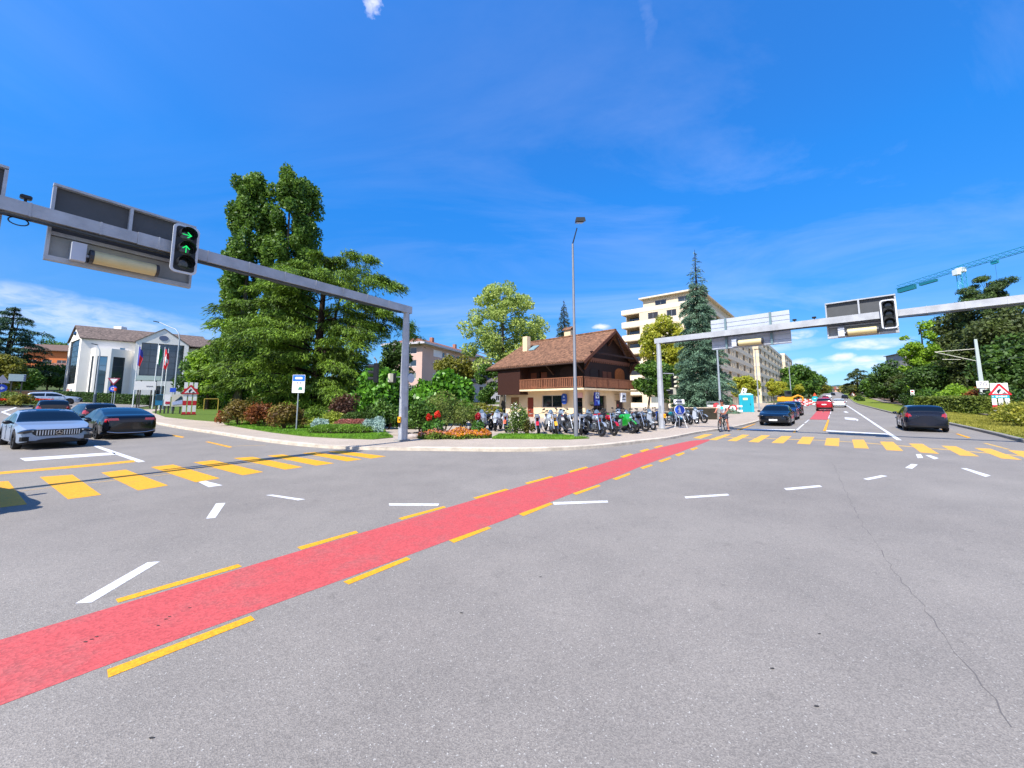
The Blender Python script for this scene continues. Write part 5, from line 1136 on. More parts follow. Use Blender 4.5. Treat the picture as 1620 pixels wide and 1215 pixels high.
def conifer(name,b,H,Rm,m,label,n=40000,sz=.16,z0=.08,bare=0.0,droop=.25,whorl=.5,nb=9,prof=.85,seed=2,asp=.22,bark=None,group=None,clump=.3,sweep=1.0,vary=.2):
    e=empty(name,b,0,label,'tree',group); g=np.random.default_rng(seed); mb=MB()
    mb.ring_tube([(0,0,-.1),(0,0,H*.3),(0,0,H*.7),(0,0,H)],[H*.018,H*.014,H*.007,.02],8)
    C=[];T=[];z=H*z0; sg=[]
    while z<H*.985:
        t=(z-H*z0)/(H*(1-z0)); Rr=Rm*max(.05,(1-t)**prof)*(.9 if t>.08 else .8); k=max(4,int(nb*(1-.45*t)))
        a0=g.uniform(0,6.28)
        for i in range(k):
            a=a0+2*PI*i/k+g.uniform(-.25,.25); L=Rr*g.uniform(.92-vary,1.12); zt=z+g.uniform(-.2,.2)
            d=np.array([math.cos(a),math.sin(a),0]); isb=(t>1-bare)
            sg.append((zt,d,L,isb,t))
            p0=Vector((0,0,zt)); tip=Vector((d[0]*L,d[1]*L,zt-droop*L+(.22*L if isb else 0))); mid=Vector((d[0]*L*.5,d[1]*L*.5,zt-droop*L*.35))
            mb.ring_tube([p0,mid,tip],[max(.025,.012*H*(1-t)*.5),.02,.012],4,cap=False)
        z+=whorl*(1-.35*t)*g.uniform(.8,1.2)
    w=np.array([s[2]**1.5*(.16 if s[3] else 1) for s in sg]); cnt=g.multinomial(n,w/w.sum())
    for s,c in zip(sg,cnt):
        if c==0: continue
        zt,d,L,isb,t=s; q=g.uniform(.12,1,size=(c,1))**.7; side=np.array([-d[1],d[0],0]); lat=g.normal(size=(c,1))*clump*L*(.25+.4*q*(1-q)*2)
        if isb: lat*=.4
        P=d*L*q+side*lat; zz=zt-droop*L*(q**1.6)+(.22*L*q if isb else 0)+g.normal(size=(c,1))*.09-np.abs(lat)*.35-g.exponential(.10,size=(c,1))*sweep
        P[:,2:3]=zz; C.append(P); T.append(np.repeat((d+np.array([0,0,-.5]))[None],c,0)+side*np.sign(lat)*.6)
    mb.build('trunk',bark or BARKD,e,smooth=True)
    C=np.concatenate(C);T=np.concatenate(T); quads('crown',C,sz,asp,m,e,tdir=T,jit=.9,seed=seed); return e
CED=leafm('cedar_needles','16300f','86a82c',.25,.6,.5); POP=leafm('poplar_leaves','2a5018','7fa03e',.4,.5,.45); BIR=leafm('pale_birch_leaves','6f8c3c','cdd878',.45,.5,.4)
SPD=leafm('dark_spruce_needles','1a2b16','54602a',.15,.6,.6); SPB=leafm('blue_spruce_needles','2a4638','86a888',.2,.6,.7); YEL=leafm('yellow_green_leaves','6f7f1c','c9c544',.4,.5,.5); GRN=leafm('green_leaves','24451a','6f9334',.3,.5,.35)
DKG=leafm('dark_green_leaves','16300f','557428',.25,.55,.35); BRW=leafm('dark_brownish_leaves','1c2812','5c6a2e',.25,.55,.35); LIM=leafm('lime_leaves','4f7416','a6c83c',.4,.5,.35); BIG=leafm('big_glossy_leaves','1e4a12','7fb83a',.35,.35,.8)
OLV=leafm('olive_leaves','4d5418','9a9636',.3,.55,.4)
# ---- cedar
def cedar(b,H,env,m,label,n,seed=4,sz=.15,levels=17,nbr=7):
    e=empty('cedar_tree',b,0,label,'tree'); g=np.random.default_rng(seed); mb=MB(); mb.ring_tube([(0,0,-.1),(.1,0,H*.4),(.2,.1,H*.75),(.2,.1,H)],[.48,.36,.2,.04],10)
    mb.ring_tube([(.1,0,2.0),(.9,-.4,5.5),(2.3,-.6,H*.82)],[.25,.2,.05],7); cl=[];sp=[]
    for i in range(levels):
        z=1.2+(H-1.6)*i/(levels-1); t=z/H; Rr=np.interp(t,[p[0] for p in env],[p[1] for p in env]); a0=g.uniform(0,6.28)
        for j in range(max(3,int(nbr*(1-.4*t)))):
            a=a0+2*PI*j/nbr*1.15+g.uniform(-.3,.3); L=Rr*g.uniform(.62,1.12); d=Vector((math.cos(a),math.sin(a),0)); cx_=.35*max(0,d.x)*(1 if .55<t<.95 else 0); L*=1+cx_
            rise=L*(.10+.12*t); pts=[]
            for k in range(6):
                q=k/5; pts.append(Vector((0,0,z))+d*L*q+UP*(rise*math.sin(q*2.2)-.12*L*q**3))
            mb.ring_tube(pts,[.10*(1-.8*k/5)*(1.2-t) for k in range(6)],5,cap=False)
            for k in range(int(3+L*1.6)):
                q=g.uniform(.28,1.0); i0=min(int(q*5),4); c=pts[i0].lerp(pts[i0+1],q*5-i0); s=Vector((-d.y,d.x,0)); c=c+s*g.normal()*L*.13*(1.3-q)
                r=g.uniform(.45,.95)*(.75+.05*L); cl.append((c.x,c.y,c.z+.05,r*.95,r*.95,r*.24)); sp.append((d.x,d.y))
    mb.build('trunk',BARKD,e,smooth=True)
    cl=np.array(cl); idx=g.integers(0,len(cl),n); r=np.sqrt(g.uniform(0,1,n))*1.05; th=g.uniform(0,2*PI,n); P=cl[idx,:3].copy(); P[:,0]+=np.cos(th)*r*cl[idx,3]; P[:,1]+=np.sin(th)*r*cl[idx,3]; P[:,2]+=g.normal(size=n)*.10-.42*r**2*cl[idx,3]-g.exponential(.13,n)
    sp=np.array(sp); T=np.stack([sp[idx,0]*.6+np.cos(th)*.8,sp[idx,1]*.6+np.sin(th)*.8,-.35-r*.5],1); quads('crown',P,sz,.24,m,e,tdir=T,nrm=np.array([[0,0,1.0]]),jit=.8,seed=seed); return e
b=gx(499,33,.1); cedar(b,14.4,[(0,5.0),(.18,8.0),(.42,8.4),(.6,7.2),(.78,6.0),(.9,4.4),(.97,2.0),(1,.5)],CED,'huge spreading cedar with yellow green tips behind the round flower bed',150000,levels=15,nbr=8,sz=.165)
# ---- poplars
def poplar(px,Y,top,W,label,seed,n=52000,sub=0):
    b=gx(px,Y,.1); H=at(px,top,Y).z-b.z; sh=lambda t: (.78+.24*math.sin(PI*t)) if t<.9 else 1.0-(t-.9)*5.5
    rr=random.Random(seed); e=empty('poplar_tree',b,0,label,'tree','tall poplars behind the cedar'); cl=[]
    for i in range(150):
        t=rr.uniform(.06,.975); a=rr.uniform(0,2*PI); q=rr.uniform(.35,1)*W/2*sh(t)*.82; c=rr.uniform(.5,.95)
        cl.append((q*math.cos(a),q*math.sin(a),H*t,c,c,c*rr.uniform(1.2,1.9)))
    limbs(e,H*.92,.42,[(c[0],c[1],c[2]) for c in cl[:16]],BARKG); leafcloud('crown',cl,n,.17,POP,e,.7,seed,.3,.4)
poplar(377,43,274,5.3,'tall poplar standing leftmost behind the cedar',21); poplar(441,43,273,5.9,'tall poplar right of the narrow sky gap behind the cedar',22); poplar(470,46,292,3.6,'slimmer poplar at the right shoulder of the poplar group',23,26000)
poplar(646,95,508,4.5,'distant slim poplar just right of the left gantry post',24,6000)
b=gx(622,44); tree('garden_tree',b,9.0,4.6,4,DKG,8000,.17,'dark green tree between the cedar and the left gantry post',BARK,.1,34,.17,27)
# ---- tall trees in the middle
b=gx(795,54); tree('birch_tree',b,at(795,440,54).z-b.z,12.4,10,BIR,21000,.19,'tall airy pale green tree rising left of the chalet roof',BARKG,.2,95,.095,31,lambda t:.75+.35*math.sin(PI*t),limb=60,inner=.15)
b=gx(720,60); tree('shrubby_tree',b,9.5,8.5,7,OLV,9000,.2,'thin olive tree in front of the pink apartment house',BARKG,.15,42,.12,32,limb=20)
b=gx(770,50); tree('shrubby_tree',b,7.0,3.4,3.4,GRN,3800,.17,'narrow dark green tree close to the left end of the chalet',BARKG,.1,18,.22,33)
b=gx(894,62); conifer('spruce_tree',b,at(895,474,62).z-b.z,4.4,SPD,'dark spruce rising behind the chalet chimney',22000,.2,seed=41,whorl=.55)
b=gx(1110,47,.1); conifer('blue_spruce',b,at(1108,395,47).z-b.z,4.7,SPB,'tall blue grey spruce with a sparse bare top beside the right gantry post',70000,.17,z0=.07,bare=.22,droop=.36,whorl=.5,nb=9,prof=.78,seed=42,clump=.30,vary=.42)
b=gx(1052,56); tree('maple_tree',b,at(1052,496,56).z-b.z,8.4,7,YEL,15000,.2,'yellow green tree in front of the near corner of the beige block',BARKG,.2,60,.12,34,limb=30,inner=.2)
b=gx(1022,40,.1); tree('garden_tree',b,6.2,4.6,4.2,GRN,8000,.16,'green leaning garden tree at the right end of the chalet',BARKG,.28,30,.17,35,lean=(.9,0))
b=gx(1078,52); tree('garden_tree',b,6.5,6.5,4,DKG,7000,.17,'dark green garden tree between the gantry post and the blue spruce',BARK,.1,30,.17,36)
for px,Y,H,W,l,sd in((1172,60,5.6,3.8,'small yellow maple in front of the beige block left of the toilet cabin',51),(1188,66,5.4,2.8,'small yellow maple behind the turquoise toilet cabin',52),(1222,84,6.0,3.4,'small yellow street tree left of the excavator',53),(1237,95,5.6,3.2,'small yellow street tree above the excavator',54),(1264,128,6.2,3.4,'bright yellow tree before the green wood',55)):
    b=gx(px,Y); tree('young_tree',b,H,W,W,YEL,3500,.17,l,BARKG,.3,16,.2,sd,limb=8,group='small yellow trees along the beige blocks')
for px,Y,H,W,l,sd,m in((1262,150,14.5,13,'large round green tree right of the far beige block',61,GRN),(1278,165,14,13,'green tree in the middle of the wood left of the red car',62,GRN),(1288,185,11,12,'brownish green tree at the right end of the wood above the red car',63,OLV),(1250,140,9,9,'lower green tree at the foot of the far beige block',64,GRN)):
    b=gx(px,Y); tree('roadside_tree',b,H,W,W,m,6500,.42,l,BARK,.05,34,.17,sd,limb=6)
# ---- right side trees
b=gx(1356,150); cedar(b,at(1356,583,150).z-b.z,[(0,3),(.25,6.5),(.5,5.5),(.8,3.4),(1,.4)],SPD,'dark layered cedar behind the tall thin masts on the right',9000,71,.38,11,6)
b=gx(1381,128); tree('round_tree',b,at(1381,596,128).z-b.z,7.5,7,GRN,6500,.3,'round mid green tree between the cedar and the dark trees',BARK,.05,26,.2,72,limb=6)
R_=[(1408,88,568,9.5,DKG,'dark tree above the second mast with reddish leaves',73,9000,.24),(1437,80,585,8,BRW,'brownish dark tree left of the grey building',74,7000,.24),(1425,100,575,9,DKG,'dark pointed tree in front of the grey building corner',75,6000,.28),
(1466,62,500,6.5,LIM,'bright lime green tree leaning out left of the big dark trees',76,7000,.22),(1500,58,560,11,DKG,'dark broad tree under the lime green tree',77,18000,.22),(1528,66,482,13,BRW,'big brownish dark tree behind the nearest catenary mast',78,22000,.24),
(1600,52,478,14,BRW,'huge dark brownish tree at the right edge of the photo',79,30000,.22),(1582,47,545,4.0,GRN,'bright green climber-covered tree behind the road works board',80,9000,.2),(1640,46,520,12,DKG,'dark tree cut by the right edge of the photo',81,12000,.22),(1460,75,585,10,DKG,'low dark tree left of the nearest mast',82,9000,.24),(1545,70,500,12,DKG,'deep dark tree in the middle of the right wood',83,14000,.25)]
for px,Y,top,W,m,l,sd,n,sz in R_:
    b=gx(px,Y); tree('broadleaf_tree',b,at(px,top,Y).z-b.z,W,W*.8,m,n,sz,l,BARKD,.03,55,.15,sd,lambda t:.85+.2*math.sin(PI*t),limb=14,flat=.8,inner=.4)
def pine(b,H,W,label):
    e=empty('pine_tree',b,0,label,'tree'); rr=random.Random(9); cl=[]
    for i in range(46):
        a=rr.uniform(0,2*PI); q=W/2*math.sqrt(rr.uniform(.02,1)); z=H*(1-.34*(q/(W/2))**2*.7-rr.uniform(0,.26)); c=rr.uniform(.6,1.25); cl.append((q*math.cos(a),q*math.sin(a)*.8,z,c,c,c*.5))
    limbs(e,H*.93,.4,[c[:3] for c in cl[:36]],BARKD); leafcloud('crown',cl,15000,.24,leafm('pine_needles','1c3018','5c7434',.15,.6,.4),e,.25,7,.8,.2)
b=gx(1582,60); pine(b,at(1578,433,60).z-b.z,9.5,'tall flat-topped pine rising above the right gantry beam')
# ---- left side trees
b=gx(4,72); cedar(b,at(4,485,72).z-b.z,[(0,4),(.2,6.8),(.5,5.2),(.8,3),(1,.4)],leafm('fir_needles','14281c','3f6440',.15,.6,.5),'dark conifer at the left edge of the photo',26000,91,.26,15,7)
for px,Y,top,W,m,l,sd,n in((2,56,560,5.0,OLV,'olive yellow tree at the left edge in front of the dark conifer',92,9000),(42,66,582,4.5,GRN,'green tree left of the orange house',93,7000),(30,74,583,8,DKG,'dark bushy tree behind the white traffic board',94,7000),(76,78,574,7.5,GRN,'round green tree in front of the grey green gabled house',95,9000),(96,80,590,3.0,OLV,'narrow olive bush at the left corner of the white building',96,3000),(78,165,528,14,GRN,'treetop rising behind the orange house',97,5000),
 (331,46,538,5.4,LIM,'light green tree right of the white building',98,11000),(312,58,560,6,GRN,'green tree tucked behind the right end of the white building',99,7000),(345,52,590,5,DKG,'dark green tree at the left foot of the poplars',100,6000)):
    b=gx(px,Y,.1); tree('leafy_tree',b,at(px,top,Y).z-b.z,W,W,m,n,.2 if Y<90 else .4,l,BARK,.08,36,.18,sd,limb=10)
# background woods so that the horizon is closed by trees: individual trees
k=0
BG=[(120,150,603),(505,70,600),(540,95,590),(575,80,598),(608,72,604),(640,130,575),(700,150,600),(742,140,596),(350,90,585),(410,85,580),(860,140,590),(925,150,600),(1300,260,612),(1395,170,600),(1345,230,608)]
wds=['left of the white building','behind the left part of the cedar','behind the cedar trunk','right behind the cedar','low behind the gantry signal','behind the pink house roof','beyond the pink house','beyond the airy pale tree','behind the lawn at left','between cedar and poplars','behind the chalet roof','behind the chalet chimney','above the red car','between the round tree and dark trees','above the white car']
for (px,Y,top),wd in zip(BG,wds):
    b=gx(px,Y); tree('background_tree',b,max(5,at(px,top,Y).z-b.z),9+Y*.03,9,(GRN,DKG,OLV)[k%3],3500,.2+Y*.0012,'mid green background tree '+wd,BARK,.03,26,.2,200+k,limb=4); k+=1
# ---- bushes and hedges
def bush(name,b,w,d,h,m,n,sz,label,seed=1,asp=.6,cat='bush',kc=14,cr=.24,group=None,stems=True,up=.5,inner=.4):
    e=empty(name,b,0,label,cat,group); rr=random.Random(seed); cl=[]
    for i in range(kc):
        a=rr.uniform(0,2*PI); q=math.sqrt(rr.random()); x=q*math.cos(a)*w*.36; y=q*math.sin(a)*d*.36; c=rr.uniform(.7,1.25)*cr; z=h*(1-.45*q*q)*rr.uniform(.45,.86)
        cl.append((x,y,max(z,h*.2),c*w*.8,c*max(d,w*.5)*.8,c*h*1.1))
    if stems:
        m_=MB()
        for c in cl[:8]: m_.ring_tube([(c[0]*.25,c[1]*.25,-.05),(c[0]*.7,c[1]*.7,c[2]*.6),(c[0],c[1],c[2])],[.03,.02,.008],5)
        m_.build('stems',BARK,e)
    leafcloud('foliage',cl,n,sz,m,e,asp,seed,up,inner); return e
def hedge(name,p,q,w,h,m,n,sz,label,seed=1,cat='hedge'):
    p=Vector(p);q=Vector(q); d=q-p; L=d.length; e=empty(name,p,math.atan2(d.y,d.x),label,cat); g=np.random.default_rng(seed)
    u=g.uniform(0,1,(n,3)); f=g.integers(0,5,n); x=u[:,0]*L; y=(u[:,1]-.5)*w; z=u[:,2]*h
    z=np.where(f<2,h,z); y=np.where(f==2,-w/2,np.where(f==3,w/2,y)); x=np.where(f==4,np.where(u[:,0]>.5,L,0),x); P=np.stack([x,y,z],1)+g.normal(size=(n,3))*.06
    dz=(q.z-p.z)/L; P[:,2]+=P[:,0]*dz
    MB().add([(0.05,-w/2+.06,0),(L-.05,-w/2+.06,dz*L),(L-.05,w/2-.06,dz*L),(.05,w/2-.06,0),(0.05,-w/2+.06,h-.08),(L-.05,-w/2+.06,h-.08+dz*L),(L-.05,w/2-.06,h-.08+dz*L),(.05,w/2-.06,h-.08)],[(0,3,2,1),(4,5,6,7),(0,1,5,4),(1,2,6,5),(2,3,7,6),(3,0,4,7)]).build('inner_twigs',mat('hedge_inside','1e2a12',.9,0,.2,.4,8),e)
    quads('foliage',P,sz,.6,m,e,seed=seed); return e
b=gx(603,26.5,.1); bush('fig_bush',b,4.6,3.2,3.9,BIG,4200,.17,'big-leaved bright green bush left of the gantry post',101,.75,kc=26,cr=.2)
b=gx(698,26.5,.1); bush('fig_bush',b,6.0,3.6,4.1,BIG,7500,.17,'big-leaved bright green bush right of the gantry post',102,.75,kc=36,cr=.17)
REDB=leafm('red_brown_leaves','4a3216','8f8132',.25,.55,1.2); RB2=leafm('orange_brown_leaves','5a2c16','a0642c',.25,.55,1.2); RED_=leafm('red_leaves','6a1c12','c04a2a',.25,.55,1.5); PUR=leafm('purple_brown_leaves','33201a','74503a',.25,.55,1)
for px,Y,w,h,m,l,sd in((384,26,2.9,1.9,REDB,'red brown and green bush leftmost in the row by the pavement',111),(420,24.5,2.6,1.55,RB2,'orange brown bush in the middle of the row by the pavement',112),(456,22.5,2.4,1.5,REDB,'olive brown bush beside the blue and white stop sign',113),(354,28,.8,.85,RED_,'small bright red shrub at the left end of the bushes',114),(402,27.5,2.4,1.9,OLV,'olive bush behind the orange brown bush',115)):
    b=gx(px,Y,.1); bush('shrub',b,w,w*.7,h,m,2600 if w>1 else 900,.075,l,sd,kc=16)
b=gx(549,24,.1); bush('shrub',b,2.5,1.6,2.35,PUR,2200,.08,'purple brown shrub behind the round flower bed',116)
b=gx(505,26,.1); bush('shrub',b,3.0,1.8,1.4,CED,2600,.09,'low drooping conifer shrub left behind the flower bed',117,.3)
b=gx(527,22,.1); bush('shrub',b,2.6,1.4,.95,leafm('yellowish_green','6a7a1c','a8b23c',.3,.5,1),2400,.06,'low yellowish ground shrub before the pinkish soil',118)
b=gx(590,23,.1); bush('shrub',b,2.6,1.6,1.5,DKG,2400,.09,'dark green shrub right behind the silver plants',119)
b=gx(612,22,.1); bush('shrub',b,1.8,1.2,1.9,GRN,1500,.09,'green shrub at the foot of the big leaves left of the post',130)
# round flower bed
bc=gx(548,19.7,.12); 
def disc_cloud(name,c,rx,ry,h,n,sz,m,label,cat,seed=1,cr=.2,ring=0,asp=.6,parts='foliage'):
    e=empty(name,c,0,label,cat); g=np.random.default_rng(seed); a=g.uniform(0,2*PI,n); q=np.sqrt(g.uniform(ring,1,n)); z=h*(1-.55*np.maximum(0,(q-.55)/.45)**2)*g.uniform(.55,1.05,n)
    P=np.stack([rx*q*np.cos(a),ry*q*np.sin(a),z],1); quads(parts,P,sz,asp,m,e,nrm=np.array([[0,0,.6]]),seed=seed)
    k=24; MB().add([(rx*.96*math.cos(2*PI*i/k),ry*.96*math.sin(2*PI*i/k),-.03) for i in range(k)]+[(rx*.8*math.cos(2*PI*i/k),ry*.8*math.sin(2*PI*i/k),h*.6) for i in range(k)],[tuple(range(k,2*k))]+[(i,(i+1)%k,(i+1)%k+k,i+k) for i in range(k)]).build('soil_mound',mat('dark_soil','2a2a14',.95,0,.2,.4,8),e)
    return e
disc_cloud('clipped_hedge',bc+Vector((0,0,0)),1.85,.95,.42,9000,.035,leafm('box_green','3c6416','84a832',.3,.5,2),'low clipped green hedge of the round flower bed','hedge',141)
e=disc_cloud('flower_patch',bc+Vector((.05,.85,.02)),1.1,.45,.62,2600,.035,leafm('pink_flowers','8a4a3c','d08a7c',.3,.6,3),'pink flowers in the middle of the round bed','flowers',142)
e=disc_cloud('clipped_hedge',bc+Vector((.05,1.75,0)),1.15,.5,.95,5200,.045,leafm('dark_box_green','274416','5a7426',.25,.55,2),'darker clipped hedge behind the pink flowers','hedge',143)
SIL=leafm('silver_leaves','7f9c90','c4dad0',.25,.6,2)
b=gx(512,20.2,.12); bush('silver_plant',b,1.1,.8,.8,SIL,1900,.05,'silver grey plant at the left of the round bed',144,.4,'plant',stems=False); b=gx(594,19.6,.12); bush('silver_plant',b,1.35,.9,.95,SIL,2600,.05,'silver grey plant at the right of the round bed',145,.4,'plant',stems=False)
# bed right of the post
b=gx(702,20.5,.1); bush('wispy_shrub',b,3.0,1.7,2.45,leafm('grey_green_leaves','4e6224','93a04e',.35,.5,1.2),5200,.06,'wispy grey green shrub behind the flower border',151,.35,kc=22,cr=.18)
b=gx(668,19.5,.1); bush('shrub',b,1.9,1.3,1.75,GRN,2300,.08,'green shrub just right of the gantry post behind red flowers',152)
b=gx(742,22,.1); bush('shrub',b,2.2,1.3,1.6,leafm('grey_green_leaves','4e6224','93a04e',.35,.5,1.2),2400,.07,'sage green shrub behind the dark red flower',153)
b=gx(655,22.5,.1); bush('shrub',b,2.4,1.4,1.1,DKG,2000,.09,'dark low shrub in the shade under the big leaves',154)
FO=leafm('orange_flowers','a85a10','f0a818',.3,.6,4); FP=leafm('pinkish_flowers','94503c','dc9a84',.3,.6,3); FG=leafm('border_green','3e5a1c','8fa83a',.3,.6,2)
def border(px0,px1,Y0,Y1,h,label,seed):
    a=gx(px0,Y0,.1); c=gx(px1,Y1,.1); e=empty('flower_border',(a+c)/2,0,label,'flowers'); g=np.random.default_rng(seed); n=5200; w=(c.x-a.x); d=1.5
    lob=lambda x:(np.clip(1-np.abs(2*x/w)**3,0,1)**.5)*(.85+.15*np.sin(x*5.1)); x=g.uniform(-w/2,w/2,n); y=g.uniform(-d/2,d/2,n)*lob(x)+x*(Y1-Y0)/w; z=h*g.uniform(.1,.85,n)*(.75+.3*np.sin(x*3.3+1)*np.cos(y*4))*(.5+.5*lob(x)); quads('leaves',np.stack([x,y,z],1),.05,.5,FG,e,seed=seed)
    for nm,m,k,x0,x1 in(('orange_flowers',FO,1500,-.1,.5),('orange_flowers',FO,350,-.5,-.1),('pink_flowers',FP,1100,-.5,.1),('pink_flowers',FP,350,.1,.5)):
        x=g.uniform(x0,x1,k)*w; y=g.uniform(-d/2,d/2,k)*lob(x)+x*(Y1-Y0)/w; z=h*g.uniform(.6,1.15,k)*(.75+.3*np.sin(x*3.3+1)*np.cos(y*4))*(.5+.5*lob(x)); quads(nm,np.stack([x,y,z],1),.038,.9,m,e,nrm=np.array([[0,-.3,1.]]),seed=seed+k)
border(664,778,16.8,17.3,.42,'border of orange, yellow and pink flowers on the corner right of the gantry post',161)
def canna(px,py,Y,h,label,seed,col='red'):
    b=gx(px,Y,.1); e=empty('red_flower_plant',b,0,label,'flower plant','red flowering plants on the corner'); rr=random.Random(seed); m=MB()
    for i in range(5): m.ring_tube([(0,0,0),(rr.uniform(-.12,.12),rr.uniform(-.1,.1),h*rr.uniform(.7,1))],[.012,.006],4)
    m.build('stems',mat('stem_green','4a7a28',.6),e); leafcloud('leaves',[(0,0,h*.35,.3,.25,h*.35)],160,.13,leafm('canna_leaf','2f5a1c','6fa03c',.35,.5,1),e,.35,seed)
    leafcloud('blossoms',[(0,0,h*.86,.13,.12,.17)],240,.045,leafm('red_blossom','a81408','ff4a30',.4,.5,3) if col=='red' else leafm('crimson_blossom','8a0a18','d82840',.4,.5,3),e,.8,seed+1)
canna(680,0,18.3,1.0,'bright red flower plant, the left one beside the gantry post',171); canna(693,0,18.0,1.15,'bright red flower plant, taller one second from the gantry post',172); canna(757,0,18.2,1.05,'dark crimson round flower in front of the motorcycles',173,'crimson')
b=gx(652,17.2,.1); e=empty('boulder',b,0,'pale boulder at the foot of the left gantry post','stone'); MB().sphere((.08,-.1,.05),.26,10,7,(1.2,.9,.55)).build('stone',mat('boulder_stone','a59a90',.9,0,.3,.3,5,.6,12),e)
b=gx(647.5,17.6,.1); e=empty('dark_bin',b,0,'small dark cover beside the pale boulder','cover'); MB().sphere((0,0,.06),.2,10,6,(1.2,1,.8)).build('shell',mat('dark_cover','1f2022',.7),e)
WR=leafm('rose_leaves','3e5a24','8aa04a',.3,.5,1.4)
b=gx(815,18.9,.1); e=bush('rose_bush',b,.95,.7,1.75,WR,1500,.06,'tall white-flowered rose bush in front of the chalet left corner',181,.5,'plant',kc=14,cr=.3); leafcloud('blossoms',[(0,0,.95,.42,.35,.6)],110,.045,leafm('white_blossom','cfc8b0','f4efe0',.3,.6,2),e,.9,5)
b=gx(836,18.9,.1); bush('shrub',b,.75,.6,.8,leafm('rusty_leaves','3a4a1c','7a6a34',.3,.5,1.4),900,.05,'small rusty green bush beside the red motorcycle',182)
b=gx(826,23,.1); bush('shrub',b,1.3,.9,1.4,GRN,900,.07,'green bush against the chalet left window',183)
b=gx(760,36,.1); bush('shrub',b,5,2,1.6,OLV,3500,.12,'olive hedge bush far behind the parked motorcycles left of the chalet',184)
# hedges
p=gx(94,60); q=gx(243,56); hedge('hedge',p,q,1.2,1.25,leafm('hedge_green','24401a','587632',.25,.55,1),14000,.11,'long clipped hedge in front of the white building',191)
p=gx(318,47,.1); q=gx(360,47,.1); hedge('hedge',p,q,1.2,1.3,leafm('hedge_light','4c6a1e','9aae3c',.3,.55,1),4000,.1,'light green hedge at the back of the lawn',192)
p=gx(1462,44); q=gx(1570,36); hedge('hedge',p,q,2.2,1.7,leafm('hedge_right','3c4f1c','86943a',.3,.55,.8),12000,.12,'overgrown hedge behind the railway fence',193)
for i,(px,Y,w,h,l) in enumerate(((1475,50,5,3.2,'bushy green shrub under the dark trees left of the nearest mast'),(1512,45,5,3.6,'light green overgrown shrub just left of the nearest mast'),(1560,41,5,3.0,'rusty brown shrub left of the road works board'),(1605,37,6,3.0,'dark shrub right of the road works board'),(1450,60,5,2.6,'dark shrub behind the small white railway sign'))):
    b=gx(px,Y); bush('shrub',b,w,w*.7,h,(GRN,LIM,RB2,DKG,DKG)[i],3600,.14,l,300+i,kc=22)
YB=leafm('verge_shrub_leaves','5a6a1c','b0a83c',.3,.5,1.2)
for i,(px,Y,w,h,l) in enumerate(((1592,25.5,2.6,1.25,'yellow green shrub at the foot of the road works board'),(1616,22.5,3.2,1.35,'yellow green shrub nearest to the right edge on the kerb'),(1645,25,4.0,1.6,'yellow green shrub cut off by the right edge'),(1606,28,3,1.5,'olive shrub behind the yellow green ones'))):
    b=gx(px,Y,.12); bush('verge_shrub',b,w,w*.7,h,YB,3600,.07,l,310+i,kc=20)
b=gx(1356,110); bush('shrub',b,3,2,1.6,DKG,900,.2,'small dark bush beside the track beyond the white car',321)
# roundabout planting
ISB=Vector((RC.x,RC.y,zg(RC.x,RC.y)+.13))
def isl_bush(px,Y,w,h,m,l,sd): b=gx(px,Y,.13); bush('island_shrub',b,w,w*.8,h,m,2400,.1,l,sd)
isl_bush(18,44,4.2,1.5,leafm('island_green','4a6420','93a03c',.3,.5,1),'green shrub on the roundabout island beside the blue arrow sign',401); isl_bush(38,43,2.6,1.4,OLV,'olive shrub at the right end of the roundabout island',402); isl_bush(-15,43,4,1.6,GRN,'green shrub on the island at the very left edge',403)
def redbed():
    e=empty('flower_bed',ISB,0,'bright red and orange flower bed on the roundabout island','flowers'); g=np.random.default_rng(3); n=5200; a=g.uniform(R(-100),R(30),n); q=g.uniform(5.2,6.8,n)
    P=np.stack([q*np.cos(a),q*np.sin(a),g.uniform(.05,.5,n)],1); quads('leaves',P,.1,.5,FG,e,seed=3); a=g.uniform(R(-100),R(30),n); q=g.uniform(5.3,6.6,n); P=np.stack([q*np.cos(a),q*np.sin(a),g.uniform(.4,.62,n)],1); quads('red_flowers',P[:3500],.08,.9,leafm('red_bed_flowers','b01808','f05018',.3,.6,1.5),e,seed=4)
redbed()
# grass blades on the near lawns (uncountable)
def blades(name,poly,n,h,m,label,seed,dz):
    g=np.random.default_rng(seed); xs=[p[0] for p in poly]; ys=[p[1] for p in poly]; P=[]
    while len(P)<n:
        x=g.uniform(min(xs),max(xs),4000); y=g.uniform(min(ys),max(ys),4000); ins=np.zeros(4000,bool); j=len(poly)-1
        for i in range(len(poly)):
            xi,yi=poly[i];xj,yj=poly[j]; c=((yi>y)!=(yj>y))&(x<(xj-xi)*(y-yi)/((yj-yi)+1e-12)+xi); ins^=c; j=i
        P+=list(zip(x[ins],y[ins]))
        if len(P)==0: break
    P=np.array(P[:n]); z=np.array([zg(a,b)+dz+h*.5 for a,b in P]); o=quads(name,np.column_stack([P,z]),h,.16,m,None,tdir=np.array([[0,0,1.0]]),jit=.9,seed=seed); return tag(o,label,'grass',None,'stuff')
lp=[(p.x,p.y) for p in LM]; GB=leafm('lawn_blades','3f6a16','8fc034',.35,.5,.8); near=[(p.x,p.y) for p in (LM[4],LM[5],LM[6],LM[7],LM[8],LM[9],LM[10])]+[(-8,24),(-16,26),(-20,30)]
blades('grass',near,26000,.06,GB,'bright mown grass round the flower bed',501,.125)
blades('grass',[(p.x,p.y) for p in v1],7000,.06,GB,'grass of the narrow verge before the motorcycles',502,.125)
